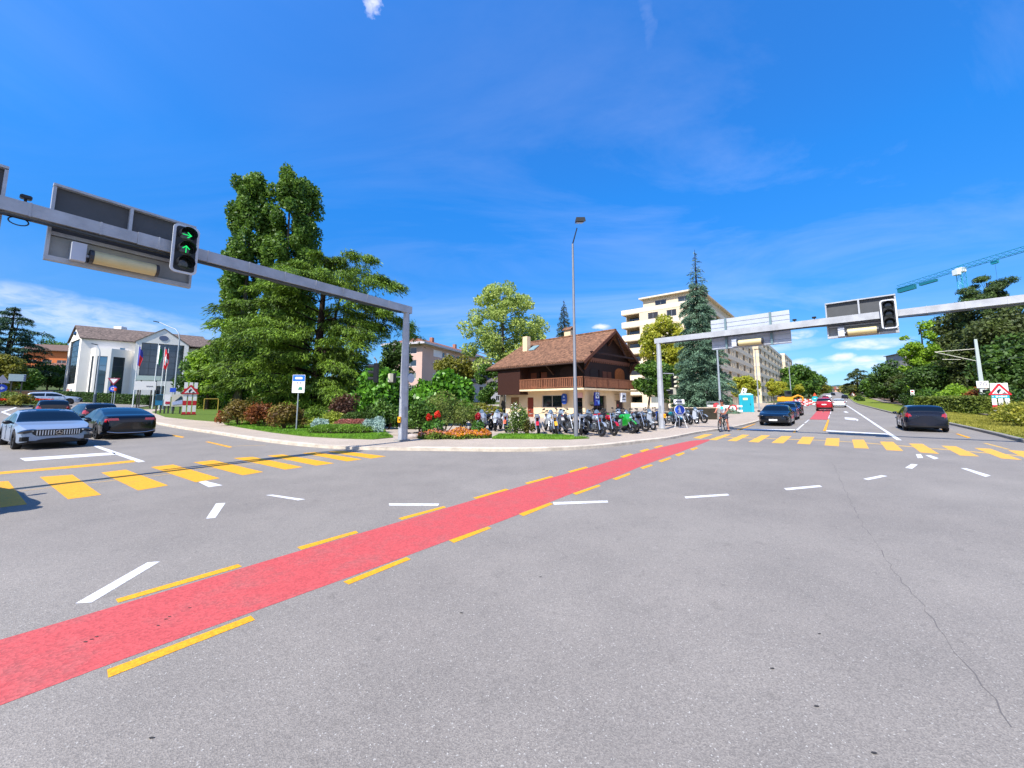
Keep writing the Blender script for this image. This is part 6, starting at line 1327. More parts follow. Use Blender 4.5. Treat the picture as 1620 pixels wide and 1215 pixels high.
vr=vo; blades('grass',[(p[0],p[1]) for p in [(rk[1].x+.3,rk[1].y),(rk[2].x+.3,rk[2].y),(rk[3].x+.3,rk[3].y),(rk[4].x+.3,rk[4].y),(rk[5].x+.4,rk[5].y),(30,16),(rk[3].x+3.6,rk[3].y-2.5),(rk[2].x+3.6,rk[2].y-2.5),(rk[1].x+3.6,rk[1].y-2.5)]],24000,.12,leafm('dry_blades','6a6a22','b8b04c',.35,.6,.8),'rough yellowish grass on the verge beside the dark hatchback',503,.12)
# ================================================================ VEHICLES
def carpaint(name,col,rough=.22,metal=.35): return mat(name,col,rough,metal,.5,0,1,coat=.45)
PROF={'hatch':[(0,.54),(.005,.70),(.015,.78),(.075,.94),(.13,.98),(.30,1.0),(.45,.995),(.56,.94),(.70,.70),(.76,.655),(.90,.61),(.97,.54),(1,.47)],
'sedan':[(0,.54),(.012,.66),(.05,.70),(.13,.715),(.19,.76),(.32,.94),(.42,1.0),(.50,.99),(.58,.93),(.71,.69),(.76,.655),(.90,.60),(.97,.535),(1,.47)],
'fastback':[(0,.50),(.01,.68),(.04,.745),(.10,.775),(.20,.875),(.33,.97),(.42,1.0),(.50,.99),(.58,.93),(.71,.69),(.76,.655),(.90,.60),(.97,.53),(1,.46)],
'estate':[(0,.46),(.006,.64),(.018,.76),(.06,.93),(.12,.975),(.30,1.0),(.45,1.0),(.55,.95),(.69,.71),(.75,.66),(.90,.62),(.97,.55),(1,.48)]}
CAB={'hatch':(.014,.73,.50,.085),'sedan':(.16,.735,.52,.34),'fastback':(.06,.735,.52,.31),'estate':(.016,.73,.50,.075)}
def car(name,loc,hd,kind,L,Wd,H,paintm,label,wb=None,detail=2,front_style=None,taillight=True,plate=True,rim=None,roofm=None,group=None,slope=0):
    root=empty(name,loc,math.atan2(hd.y,hd.x),label,'car',group); wb=wb or L*.6; rw=.335 if H<1.6 else .36; prof=PROF[kind]; c0,c1,ct,cr_=CAB[kind]
    xs=sorted(set([i/60 for i in range(61)]+[.005,.012,.025,.975,.988,.995]+[min(max(.5+s*wb/2/L+(rw+.055)/L*q,0),1) for s in(-1,1) for q in(-1.02,-.985,-.9,-.75,-.5,0,.5,.75,.9,.985,1.02)]))
    px_=[p[0] for p in prof]; pz=[p[1] for p in prof]; ax=[.5-wb*.5/L-.01*0,.5+wb*.5/L]
    wx=[0,.01,.03,.08,.2,.4,.7,.86,.94,.98,.995,1]; ww=[.78,.85,.91,.965,.99,1,1,.98,.925,.84,.76,.68]
    rings=[]; half=26
    for x in xs:
        zt=np.interp(x,px_,pz)*H
        for d in(-.006,.006): zt+=np.interp(min(max(x+d,0),1),px_,pz)*H
        zt/=3; w=np.interp(x,wx,ww)*Wd/2; zb=.19+.05*max(0,(x-.93)/.07)+.07*max(0,(.06-x)/.06)
        belt=H*(.645-.035*x); zs=min(zt-.035,belt); h=zt-zs; arch=0
        for a in ax:
            q=abs(x-a)*L/(rw+.055)
            if q<1: arch=max(arch,math.sqrt(1-q*q)*(rw+.055)+rw*1.0-.0)
        za=max(arch*.985,zb+.05) if arch else zb+.05
        inn=.68 if arch else .93
        tum=min(1,h/(.34*H)); wr=w*(.955-.20*tum)
        pts=[(0,zb),(inn*w*.6,zb),(inn*w,zb),(inn*w+.005,max(za-.02,zb+.01)),(.975*w,za),(w*.992,za+.03),(w,max(za+.05,zb+.38*(zs-zb))),(w*.998,max(za+.07,zb+.60*(zs-zb))),(w*.985,max(za+.085,zb+.74*(zs-zb))),(w*.975,max(za+.095,zb+.80*(zs-zb))),(w*.962,zs-.015),(w*.95,zs)]
        for i in range(1,6): t=i/5; pts.append((w*.95+(wr-w*.95)*t, zs+.84*h*t+.03*h*math.sin(PI*t)))
        for i in range(1,10): t=i/9; pts.append((wr*math.cos(t*PI/2)**.8 if t<1 else 0, zs+.84*h+.16*h*math.sin(t*PI/2)))
        rings.append(pts)
    M_=len(rings[0]); V=[];X=[(x-.5)*L for x in xs]
    nose=lambda y,w,x: 0
    def vert(i,j,s): y,z=rings[i][j]; return (X[i],s*y,z)
    cats={'body':[], 'side_window':[], 'windscreen':[], 'rear_window':[], 'underbody':[]}; F=[]
    for s in(1,-1):
        for i in range(len(xs)-1):
            xm=(xs[i]+xs[i+1])/2
            for j in range(M_-1):
                q=[vert(i,j,s),vert(i+1,j,s),vert(i+1,j+1,s),vert(i,j+1,s)]
                if s>0: q=q[::-1]
                c='body'; z0=rings[i][11][1]; hh=rings[i][-1][1]-z0
                if j<4: c='underbody'
                elif 11<=j<16 and c0+.05<xm<c1-.035 and hh>.1*H and not(ct-.165<xm<ct-.145): c='side_window' if j<15 or hh<0 else 'body'
                elif j>=16 and hh>.02*H:
                    if ct+.025<xm<c1-.0 and j>=17: c='windscreen'
                    elif c0<xm<cr_-.012 and j>=17: c='rear_window'
                F.append((c,q))
    for end in(0,len(xs)-1):
        K=14; dirn=-1 if end==0 else 1
        def cp(j,k):
            y,z=rings[end][j]; t=-1+2*k/K; return (X[end]+dirn*(.15 if dirn>0 else .09)*(1-t*t)*min(1,max(0,(M_-1-j)/7))**.6,y*t,z)
        for j in range(2,M_-1):
            for k in range(K):
                q=[cp(j,k),cp(j,k+1),cp(j+1,k+1),cp(j+1,k)]
                if dirn>0: pass
                else: q=q[::-1]
                F.append(('body' if j>3 else 'underbody','cap') if False else ('body',q))
    def mk(fs,nm,m,par,off=0,sm=True):
        if not fs: return None
        vi={}; vs=[]; ff=[]
        for q in fs:
            id_=[]
            for v in q:
                k=(round(v[0],4),round(v[1],4),round(v[2],4))
                if k not in vi: vi[k]=len(vs); vs.append(Vector(v))
                if vi[k] not in id_: id_.append(vi[k])
            if len(id_)>2: ff.append(tuple(id_))
        me=bpy.data.meshes.new(nm); me.from_pydata([tuple(v) for v in vs],[],ff); bm=bmesh.new(); bm.from_mesh(me); bmesh.ops.recalc_face_normals(bm,faces=bm.faces)
        if off or nm in('body','underbody'):
            bm.normal_update(); ce=Vector((0,0,H*.45)); s_=sum((1 if f.normal.dot(f.calc_center_median()-ce)>0 else -1)*f.calc_area() for f in bm.faces)
            if s_<0: bmesh.ops.reverse_faces(bm,faces=bm.faces)
            bm.normal_update()
            if off:
                for v in bm.verts: v.co+=v.normal*off
        bm.to_mesh(me); bm.free(); me.materials.append(m)
        if sm:
            me.shade_smooth()
            try: me.set_sharp_from_angle(angle=R(38))
            except Exception: pass
        o=bpy.data.objects.new(nm,me); S.collection.objects.link(o); o.parent=par; KID.setdefault(par.name,[]).append(o); return o
    G_=mat('car_glass','0a0f12',.06,0,.6)
    B=[q for c,q in F if c=='body']
    body=mk(B,'body',paintm,root); mk([q for c,q in F if c=='underbody'],'underbody',mat('underbody_black','08080a',.8),root)
    for c in('windscreen','rear_window'): mk([q for k,q in F if k==c],c,G_,root)
    for s in(1,-1): mk([q for k,q in F if k=='side_window' and (q[0][1]+q[1][1]+q[2][1])*s>0],'side_window',G_,root)
    def sel(pred): return [q for q in B if pred(*[sum(v[i] for v in q)/4 for i in range(3)])]
    if roofm: mk(sel(lambda x,y,z: z>H*.955 and abs(x)<L*.4),'roof_panel',roofm,root,.004)
    HF=H/1.45
    blk=mat('trim_black','0a0a0b',.45); 
    def lamp(nm,m,pred):
        for s in(1,-1):
            mk(sel(lambda x,y,z: y*s>0 and pred(x,abs(y),z)),nm,m,root,.008)
    if detail>=1:
        hm=mat('headlight_lens','20262c',.08,.2,.9,coat=1) if front_style!='dim' else mat('headlight_dim','8e979e',.1,.4,.9,coat=1)
        
        for s in(1,-1):
            q=MB(); q.sphere((0,0,0),.25,14,8,(.85,1.0,.30)); Q=Matrix.Rotation(R(-14),3,'Y')@Matrix.Identity(3); Qz=Matrix.Rotation(R(s*-38),3,'Z'); q.v=[tuple(Vector((L/2-.10,s*Wd*.375,.655*HF))+Qz@(Q@Vector(v))) for v in q.v]; hl_=q.build('headlight',hm,root,smooth=True); MB().sphere((L/2-.01,s*Wd*.36,.68*HF),.10,10,6,(1.1,1.3,.22)).build('light_strip',mat('light_strip','e2e8ee',.15,0,.8,emit=.25),hl_)
        tm=mat('tail_light','9a0f14',.12,0,.8,coat=1)
        if kind in('hatch','estate'): lamp('tail_light',tm,lambda x,y,z: x<-L*.455 and .78*HF<z<1.0*HF and y>Wd*.33)
        else: lamp('tail_light',tm,lambda x,y,z: x<-L*.46 and .84*HF<z<.93*HF and y>Wd*.24)
        mk(sel(lambda x,y,z: x>L*.485 and .25*HF<z<(.36 if front_style=='slats' else .44)*HF and y>-Wd*.36 and y<Wd*.36),'lower_grille',blk,root,.006)
        if front_style!='slats': mk(sel(lambda x,y,z: x>L*.485 and .50*HF<z<.62*HF and abs(y)<Wd*.24),'grille',blk,root,.006)
        mk(sel(lambda x,y,z: x<-L*.485 and .22<z<.40*HF),'rear_bumper_trim',blk,root,.006)
        if plate:
            MB().box((L/2+.16,0,.40*HF),(.02,.48,.11)).build('number_plate',mat('plate_white','e4e2e2',.4),root)
            MB().box((-L/2-.10,0,(.72 if kind!='hatch' else .62)*HF),(.02,.48,.12)).build('number_plate',mat('plate_white','e4e2e2',.4),root)
        for s in(1,-1):
            m=MB(); m.sphere((L*.17,s*(Wd/2+.09),H*.67),.10,10,7,(.75,1.15,.7)); m.bar((L*.175,s*(Wd/2-.05),H*.645),(L*.17,s*(Wd/2+.03),H*.66),.03,6); m.build('wing_mirror',paintm if detail<2 or not roofm else blk,root,smooth=True)
        for s in(1,-1):
            for xx in(-.03,.16): MB().box((xx*L-.28,s*(Wd/2*.985),H*.53),(.18,.03,.035)).build('door_handle',paintm,body)
            m=MB()
            for xx in(.205,-.02,-.215): m.box((xx*L,s*(Wd/2+.0),H*.40),(.012,.012,H*.38))
            m.build('door_seams',blk,body)
    if front_style=='slats':
        xg=L/2+.175; m=MB(); pts=[(-.52,-.09),(.52,-.09),(.60,.02),(.50,.12),(-.50,.12),(-.60,.02)]
        gcx=lambda y: L/2+.02+.15*(1-(y/.66)**2)
        k=12
        for i in range(k+1):
            y=-.60+1.2*i/k; hh=.12*min(1,(.62-abs(y))/.12*.9+.1)
            for z_ in(.585-hh*.85,.585+hh): m.v.append((gcx(y),y,z_))
        for i in range(k): m.f.append((2*i,2*i+1,2*i+3,2*i+2))
        m.build('grille',blk,root)
        for i in range(17):
            y=-.50+i/16*1.0
            if abs(y)<.11: continue
            MB().box((gcx(y)+.012,y,.59),(.018,.022,.17)).build('grille_slat',mat('slat_silver','c9ced4',.25,.6),root)
        m=MB(); Mc=Matrix(((0,0,1,xg+.01),(1,0,0,0),(0,1,0,.59),(0,0,0,1))); k=20
        m.plate([(.09*math.cos(2*PI*i/k),.09*math.sin(2*PI*i/k)) for i in range(k)],Mc,.012); m.build('badge',blk,root)
        m=MB(); m.torus((xg+.028,0,.59),.085,.009,Matrix.Rotation(PI/2,3,'Z'),20,6)
        Ms=Matrix(((0,0,1,xg+.024),(1,0,0,0),(0,1,0,.59),(0,0,0,1)))
        for i in range(3):
            a=R(90+120*i); m.plate([(.085*math.cos(a),.085*math.sin(a)),(.014*math.cos(a+1.57),.014*math.sin(a+1.57)),(.014*math.cos(a-1.57),.014*math.sin(a-1.57))],Ms,.008)
        m.build('star_emblem',M_CHROME(),root)
        m=MB()
        for i in range(k+1):
            y=-.56+1.12*i/k; z_=.30
            for zz in(.27,.27+.13*(1-(abs(y)/.6)**3)): m.v.append((gcx(y)+.004,y,zz))
        for i in range(k): m.f.append((2*i,2*i+1,2*i+3,2*i+2))
        m.build('lower_intake',blk,root)
        for s in(1,-1):
            MB().box((L/2-.02,s*.735,.385),(.10,.24,.15),s*-.5).build('air_intake',blk,root)
    if kind=='fastback':
        m=MB(); m.ring_tube([(-L/2-.02-.09*(1-(y/.95)**2),y,.36-.07*(1-(y/.8)**4)) for y in(-.8,-.5,-.25,0,.25,.5,.8)],.014,6); m.build('bumper_strip',M_CHROME(),root)
    elif detail>=2 and front_style!='slats':
        m=MB(); m.sphere((L/2+.13,0,.60*HF),.055,10,6,(.4,1.3,.8)); m.build('badge',M_CHROME(),root,smooth=True)
    rm=rim or mat('rim_silver','8d9298',.3,.8)
    for xx in ax:
        for s in(1,-1):
            c=((xx-.5)*L,s*(Wd/2-.115),rw); t=MB(); t.lathe(c,[(rw*.62,-.10),(rw*.93,-.105),(rw,-.07),(rw,.07),(rw*.93,.105),(rw*.62,.10)],28,'y'); wh=t.build('wheel',M_RUB(),root,smooth=True)
            t=MB(); t.lathe(c,[(rw*.64,s*.085),(rw*.60,s*.05),(.03,s*.02)],28,'y')
            for i in range(5 if detail>1 else 5):
                a=2*PI*i/5+.3; d=Vector((math.cos(a),0,math.sin(a))); cc=Vector(c); t.beam(cc+Vector((0,s*.085,0)),cc+d*rw*.62+Vector((0,s*.08,0)),.03,.075)
            t.lathe(c,[(0,s*.11),(.06,s*.105),(.07,s*.06)],12,'y'); r_=t.build('rim',rm,wh,smooth=False)
    return root
PB=carpaint('black_paint','0b0d10',.14,.2); PS=carpaint('silver_paint','8797ac',.32,.3); PD=carpaint('dark_navy_paint','0c1420',.14,.3); PBL=carpaint('blue_paint','1d3a70',.2,.4); PR=carpaint('red_paint','a30d1c',.2,.2); PW=carpaint('white_car_paint','cfd6dc',.3,.1); PG=carpaint('graphite_paint','1c2028',.2,.4); PSW=carpaint('pale_silver_paint','a4b2c2',.3,.3)
RB=mat('rim_black','17181a',.4,.5)
def cpos(px,Y,dz=0): return gx(px,Y,dz)
c1=car('silver_car',cpos(80,15.3),Vector((.855,-.52,0)),'sedan',4.55,1.83,1.41,PS,'silver car facing the camera at the left crossing with vertical grille bars',front_style='slats',rim=RB,roofm=mat('gloss_black_roof','07080a',.08,0,.8,coat=1),plate=False)
c2=car('black_car',cpos(191,19.2),Vector((-.845,.535,0)),'fastback',4.97,1.96,1.43,PB,'large shiny black car seen from behind on the left arm, nearest to the pavement',rim=RB,plate=False)
c3=car('black_car',cpos(151,25.5),Vector((-.86,.51,0)),'hatch',4.2,1.78,1.5,PG,'dark grey hatchback just ahead of the large black car',detail=1)
c4=car('black_car',cpos(87,29),Vector((-.80,.60,0)),'hatch',4.1,1.78,1.5,PB,'small black car seen from behind above the roof of the silver car',detail=2)
c5=car('silver_suv',cpos(90,52),Vector((.72,.69,0)),'estate',4.75,1.9,1.6,PSW,'pale silver estate car crossing side-on by the roundabout',detail=1,rim=mat('rim_dark','3a3d42',.4,.6))
c6=car('black_car',cpos(1225.5,28.6),-DR,'sedan',4.8,1.86,1.45,PD,'dark car facing the camera at the stop line of the right arm',rim=mat('rim_silver','8d9298',.3,.8))
c7=car('blue_car',cpos(1239.5,35.0),-DR,'hatch',4.3,1.8,1.5,PBL,'dark blue car right behind the dark car facing the camera',detail=1)
c8=car('blue_car',cpos(1250,41.8),-DR,'hatch',4.3,1.8,1.5,PG,'third car of the oncoming queue, behind the blue one',detail=1)
c9=car('red_car',cpos(1301,52),DR,'estate',4.3,1.8,1.72,PR,'red van-like car driving away on the right arm',detail=1)
c10=car('white_car',cpos(1324,66),DR,'hatch',4.4,1.82,1.45,PW,'white car driving away to the right of the red one',detail=1)
c11=car('black_car',cpos(1449,23.0),DR,'hatch',4.25,1.79,1.48,carpaint('anthracite_paint','1a2030',.16,.5),'dark anthracite hatchback driving away at the right with bright red tail lights',plate=False)
for px,Y,p,l in((1309,150,PW,'tiny white car far down the right arm'),(1316,190,PG,'tiny dark car far down the right arm left of the white car'),(1334,135,PG,'tiny dark car parked beyond the white car by the track'),(1304,120,PR,'tiny red car beyond the nearer red car')):
    car('distant_car',cpos(px,Y),DR,'hatch',4.3,1.8,1.5,p,l,detail=0,group='distant cars on the right arm')
b=G(-36,805); car('dark_car',Vector((b.x-1.75,b.y-.4,0)),Vector((.93,-.36,0)),'hatch',4.2,1.8,1.5,PB,'dark car just cut off by the left edge beside the nearest zebra stripe')
# ================================================================ MOTORCYCLES
def wheelmb(c,r,w,e,nm,rimm,spokes=10):
    t=MB().torus(c,r-w/2,w/2,None,26,8).build(nm,M_RUB(),e,smooth=True); m=MB(); m.torus(c,r-w-.012,.014,None,22,5); m.lathe(c,[(.0,-.05),(.045,-.05),(.045,.05),(0,.05)],10,'y'); cc=Vector(c)
    for i in range(spokes):
        a=2*PI*i/spokes; m.bar(cc,cc+Vector((math.cos(a)*(r-w),0,math.sin(a)*(r-w))),.011,4)
    m.build('rim',rimm,t); 
    return t
BP=mat('bike_paint','b01018',.2,.1,.5,coat=.8); BM_=mat('bike_metal','8b9096',.3,.8); BD=mat('bike_black','101113',.4); BFm=mat('fork_metal','c2c6ca',.25,.8)
def moto(kind,rimm=BD):
    e=empty('motorcycle',(0,0,0)); 
    wheelmb((.72,0,.31),.31,.11,e,'front_wheel',rimm); wheelmb((-.70,0,.31),.31,.14,e,'rear_wheel',rimm)
    for s in(1,-1):
        MB().bar((.72,s*.09,.31),(.46,s*.09,.98),.026,8).build('fork_tube',BFm,e)
    m=MB(); m.bar((.46,0,.92),(-.15,0,.72),.035,6); m.bar((.46,0,.86),(.3,0,.35),.03,6); m.bar((.3,0,.3),(-.3,0,.3),.03,6); m.bar((-.15,0,.72),(-.3,0,.32),.03,6); m.bar((-.3,0,.32),(-.70,0,.31),.03,6); m.bar((-.15,0,.72),(-.85,0,.85),.02,6); m.build('frame',BD,e)
    m=MB(); m.box((.02,0,.42),(.42,.30,.26)); m.ring_tube([(.1,0,.5),(.2,0,.68)],.09,10); m.lathe((0,0,.40),[(0,-.19),(.12,-.18),(.13,0),(.12,.18),(0,.19)],14,'y'); m.build('engine',BM_,e,bevel=.02)
    m=MB(); m.ring_tube([(.22,-.12,.35),(.05,-.16,.22),(-.35,-.18,.24),(-.75,-.19,.42)],[.03,.035,.05,.055],8); m.build('exhaust',mat('exhaust_metal','75797d',.3,.8),e,smooth=True)
    m=MB(); m.sphere((.18,0,.82),.2,12,8,(1.35,.75,.72)); m.build('fuel_tank',BP,e,smooth=True)
    m=MB(); m.ring_tube([(.02,0,.80),(-.25,0,.77),(-.55,0,.83),(-.85,0,.90)],[.10,.13,.11,.05],8); m.build('seat',mat('seat_black','0d0d0e',.7),e,smooth=True)
    m=MB(); m.ring_tube([(.40,-.36,1.02),(.43,-.2,1.03),(.44,0,.98),(.43,.2,1.03),(.40,.36,1.02)],.016,6); m.bar((.40,-.38,1.02),(.41,-.25,1.03),.022,6); m.bar((.40,.38,1.02),(.41,.25,1.03),.022,6); m.build('handlebar',BD,e)
    for s in(1,-1):
        m=MB(); m.bar((.42,s*.24,1.03),(.40,s*.33,1.17),.008,4); m.sphere((.40,s*.34,1.19),.05,8,6,(.4,1.2,.8)); m.build('mirror',BD,e)
    if kind=='sport':
        m=MB(); m.add([(.78,0,.74),(.62,.2,.72),(.35,.24,.66),(.3,.2,.38),(.55,.14,.42),(.66,0,.98),(.5,.16,1.0),(.62,-.2,.72),(.35,-.24,.66),(.3,-.2,.38),(.55,-.14,.42),(.5,-.16,1.0)],[(0,1,6,5),(0,5,11,7),(1,2,6),(7,11,8),(1,4,3,2),(7,8,9,10),(0,4,1),(0,7,10)]); m.build('fairing',BP,e)
        m=MB(); m.add([(.64,0,1.0),(.5,.14,1.0),(.5,-.14,1.0),(.46,0,1.2),(.44,.1,1.14),(.44,-.1,1.14)],[(0,1,4,3),(0,3,5,2)]); m.build('windscreen',mat('screen_tint','5a6a78',.1,0,.8),e)
        MB().sphere((.72,0,.80),.07,10,6,(.6,1.6,.7)).build('headlight',mat('headlight_glass','b9c4cc',.08,.3,.9,coat=1),e,smooth=True)
    else:
        m=MB(); m.lathe((.60,0,.90),[(0,.1),(.08,.095),(.095,.05),(.07,-.06),(0,-.08)],14,'x'); m.build('headlight',mat('headlight_chrome','a9b0b6',.1,.9),e,smooth=True)
    m=MB(); k=9; 
    for i in range(k+1):
        a=R(28+ (125-28)*i/k)
        for s in(-1,1):
            m.v.append((.72+.36*math.cos(a),s*.07,.31+.36*math.sin(a)))
    for i in range(k): m.f.append((2*i,2*i+1,2*i+3,2*i+2))
    m.build('front_mudguard',BP,e)
    m=MB(); m.ring_tube([(-.55,0,.86),(-.95,0,.93)],[.1,.03],6); m.build('tail_cowl',BP,e); MB().box((-.96,0,.88),(.04,.14,.06)).build('tail_light',mat('tail_light','9a0f14',.12,0,.8,coat=1),e); MB().box((-.98,0,.70),(.02,.18,.14)).build('number_plate',mat('plate_white','e4e2e2',.4),e)
    MB().bar((0,.12,.3),(-.08,.3,.02),.014,5).build('side_stand',BD,e)
    return e
def scooter():
    e=empty('motor_scooter',(0,0,0)); wheelmb((.62,0,.25),.25,.10,e,'front_wheel',BFm,6); wheelmb((-.60,0,.25),.25,.11,e,'rear_wheel',BFm,6)
    m=MB(); m.add([(.52,-.2,.3),(.52,.2,.3),(.46,.24,.6),(.42,.16,.95),(.42,-.16,.95),(.46,-.24,.6),(.62,0,.35),(.58,0,.7),(.52,0,.98)],[(0,5,7,6),(6,7,2,1),(5,4,8,7),(7,8,3,2),(0,1,2,5),(5,2,3,4),(0,6,1),(3,8,4)]); m.build('leg_shield',BP,e)
    MB().box((.12,0,.28),(.6,.36,.09)).build('footboard',BD,e,bevel=.02)
    m=MB(); m.sphere((-.48,0,.55),.3,12,8,(1.5,.68,.75)); m.build('rear_body',BP,e,smooth=True)
    m=MB(); m.ring_tube([(.0,0,.76),(-.35,0,.80),(-.8,0,.82)],[.08,.13,.09],8); m.build('seat',mat('seat_black','0d0d0e',.7),e,smooth=True)
    m=MB(); m.bar((.62,0,.25),(.44,0,1.0),.03,6); m.ring_tube([(.40,-.32,1.04),(.44,0,1.0),(.40,.32,1.04)],.018,6); m.build('handlebar',BD,e); m=MB(); m.sphere((.52,0,.98),.09,10,6,(.8,1.4,.8)); m.build('headlight',mat('headlight_glass','b9c4cc',.08,.3,.9,coat=1),e,smooth=True)
    for s in(1,-1): m=MB(); m.bar((.42,s*.24,1.03),(.40,s*.3,1.2),.008,4); m.sphere((.40,s*.32,1.22),.055,8,6,(.4,1.2,.8)); m.build('mirror',BD,e)
    m=MB(); m.add([(.5,-.16,1.0),(.5,.16,1.0),(.42,.12,1.2),(.42,-.12,1.2)],[(0,1,2,3)]); m.build('windscreen',mat('screen_tint','5a6a78',.1,0,.8),e)
    MB().sphere((.66,0,.42),.17,10,6,(.8,.45,.5)).build('front_mudguard',BP,e,smooth=True); MB().box((-.9,0,.66),(.04,.2,.08)).build('tail_light',mat('tail_light','9a0f14',.12,0,.8,coat=1),e); MB().box((-.93,0,.5),(.02,.18,.14)).build('number_plate',mat('plate_white','e4e2e2',.4),e)
    return e
protos={'naked':moto('naked'),'sport':moto('sport'),'scooter':scooter()}; used=set()
def relink(c):
    return c
def clone(o,parent,remap):
    c=o.copy(); S.collection.objects.link(c); c.parent=parent
    if c.type=='MESH' and remap and c.data.materials and c.data.materials[0].name in remap:
        key=(c.data.name,remap[c.data.materials[0].name].name)
        if key not in MC: d=c.data.copy(); d.materials[0]=remap[c.data.materials[0].name]; MC[key]=d
        c.data=MC[key]
    for ch in KID.get(o.name,[]): clone(ch,c,remap)
    return c
MC={}
BKC={k:mat('bike_'+k,v,.2,.1,.5,coat=.8) for k,v in {'red':'b01018','white':'a4a9b0','black':'131417','yellow':'d9a010','green':'1a8c2a','blue':'1d3f86','silver':'8f969d','orange':'c8521c','grey':'4a4e54','teal':'1a7a80'}.items()}
bikes=[(770,21.5,-110,'sport','silver','silver and white sport motorcycle behind the crimson flower'),(788,21.8,-100,'sport','white','white sport motorcycle left of the rose bush'),(803,20.9,-95,'naked','orange','orange fronted motorcycle beside the rose bush, partly behind its leaves'),(757,23,-60,'naked','teal','teal motorcycle leftmost in the row, behind the flowers'),
(852,19.3,-95,'naked','red','red motorcycle with white front right of the rusty bush'),(866,21.0,-85,'sport','white','white motorcycle with red flank, back between the red and yellow ones'),(878,19.2,-92,'naked','yellow','motorcycle with bright yellow front mudguard'),(888,21.3,-110,'scooter','grey','dark scooter with a black top box behind the yellow-fronted motorcycle'),
(901,19.4,-80,'naked','silver','silver motorcycle immediately left of the tall lamp post'),(917,19.2,-98,'naked','black','black motorcycle immediately right of the tall lamp post'),(926,21.2,-75,'sport','grey','grey faired motorcycle in the second row right of the lamp post'),(936,18.4,-70,'naked','silver','large silver motorcycle with long bright fork, foremost in the row'),
(945,20.6,-100,'sport','red','red sport motorcycle behind the long-forked silver one'),(957,18.9,-75,'naked','red','motorcycle with red front wheel cover near the kerb end of the row'),(963,21.8,-80,'naked','black','black motorcycle in the second row behind the red-wheeled one'),(972,22.6,-95,'scooter','white','white scooter in the second row before the gable shop window'),
(981,20.2,-60,'sport','green','bright green sport motorcycle with green fork'),(984,23.4,-90,'naked','blue','blue motorcycle far back by the right shop sign'),(994,20.6,-80,'naked','grey','grey motorcycle with round headlight right of the green one'),(1003,21.4,-65,'naked','black','black motorcycle second right of the green one'),
(1019,22.4,-70,'scooter','silver','silver scooter with white-rimmed wheel left of the gantry post'),(1031,23.4,-65,'scooter','black','black scooter close against the left of the gantry post'),(1010,25.5,-85,'naked','silver','silver motorcycle in the back row left of the gantry post'),(1035,26.5,-80,'sport','blue','dark blue motorcycle in the back row behind the gantry post'),
(1058,25.6,-70,'naked','teal','teal tinted motorcycle just right of the gantry post'),(1067,27.0,-95,'sport','white','white and red sport motorcycle behind the blue pedestrian sign'),(1079,27.6,-80,'naked','grey','grey motorcycle right behind the blue pedestrian sign'),(1089,28.6,-75,'scooter','white','white scooter second from the right end of the row'),(1098,29.4,-65,'naked','silver','silver motorcycle at the far right end of the row'),(1075,30.0,-90,'naked','black','black motorcycle in the second row near the right end')]
for i,(px,Y,a,k,c,l) in enumerate(bikes):
    b=gx(px,Y,.105); r=clone(protos[k],None,{'bike_paint':BKC[c]}); r.location=b; r.rotation_euler=(R(-4 if i%2 else 5),0,R(a)); tag(r,l,'motorcycle' if k!='scooter' else 'scooter','motorcycles and scooters parked before the chalet')
def killtree(o):
    for ch in KID.get(o.name,[]): killtree(ch)
    bpy.data.objects.remove(o)
for p in protos.values(): killtree(p)
b=gx(889,21.0,.105); 
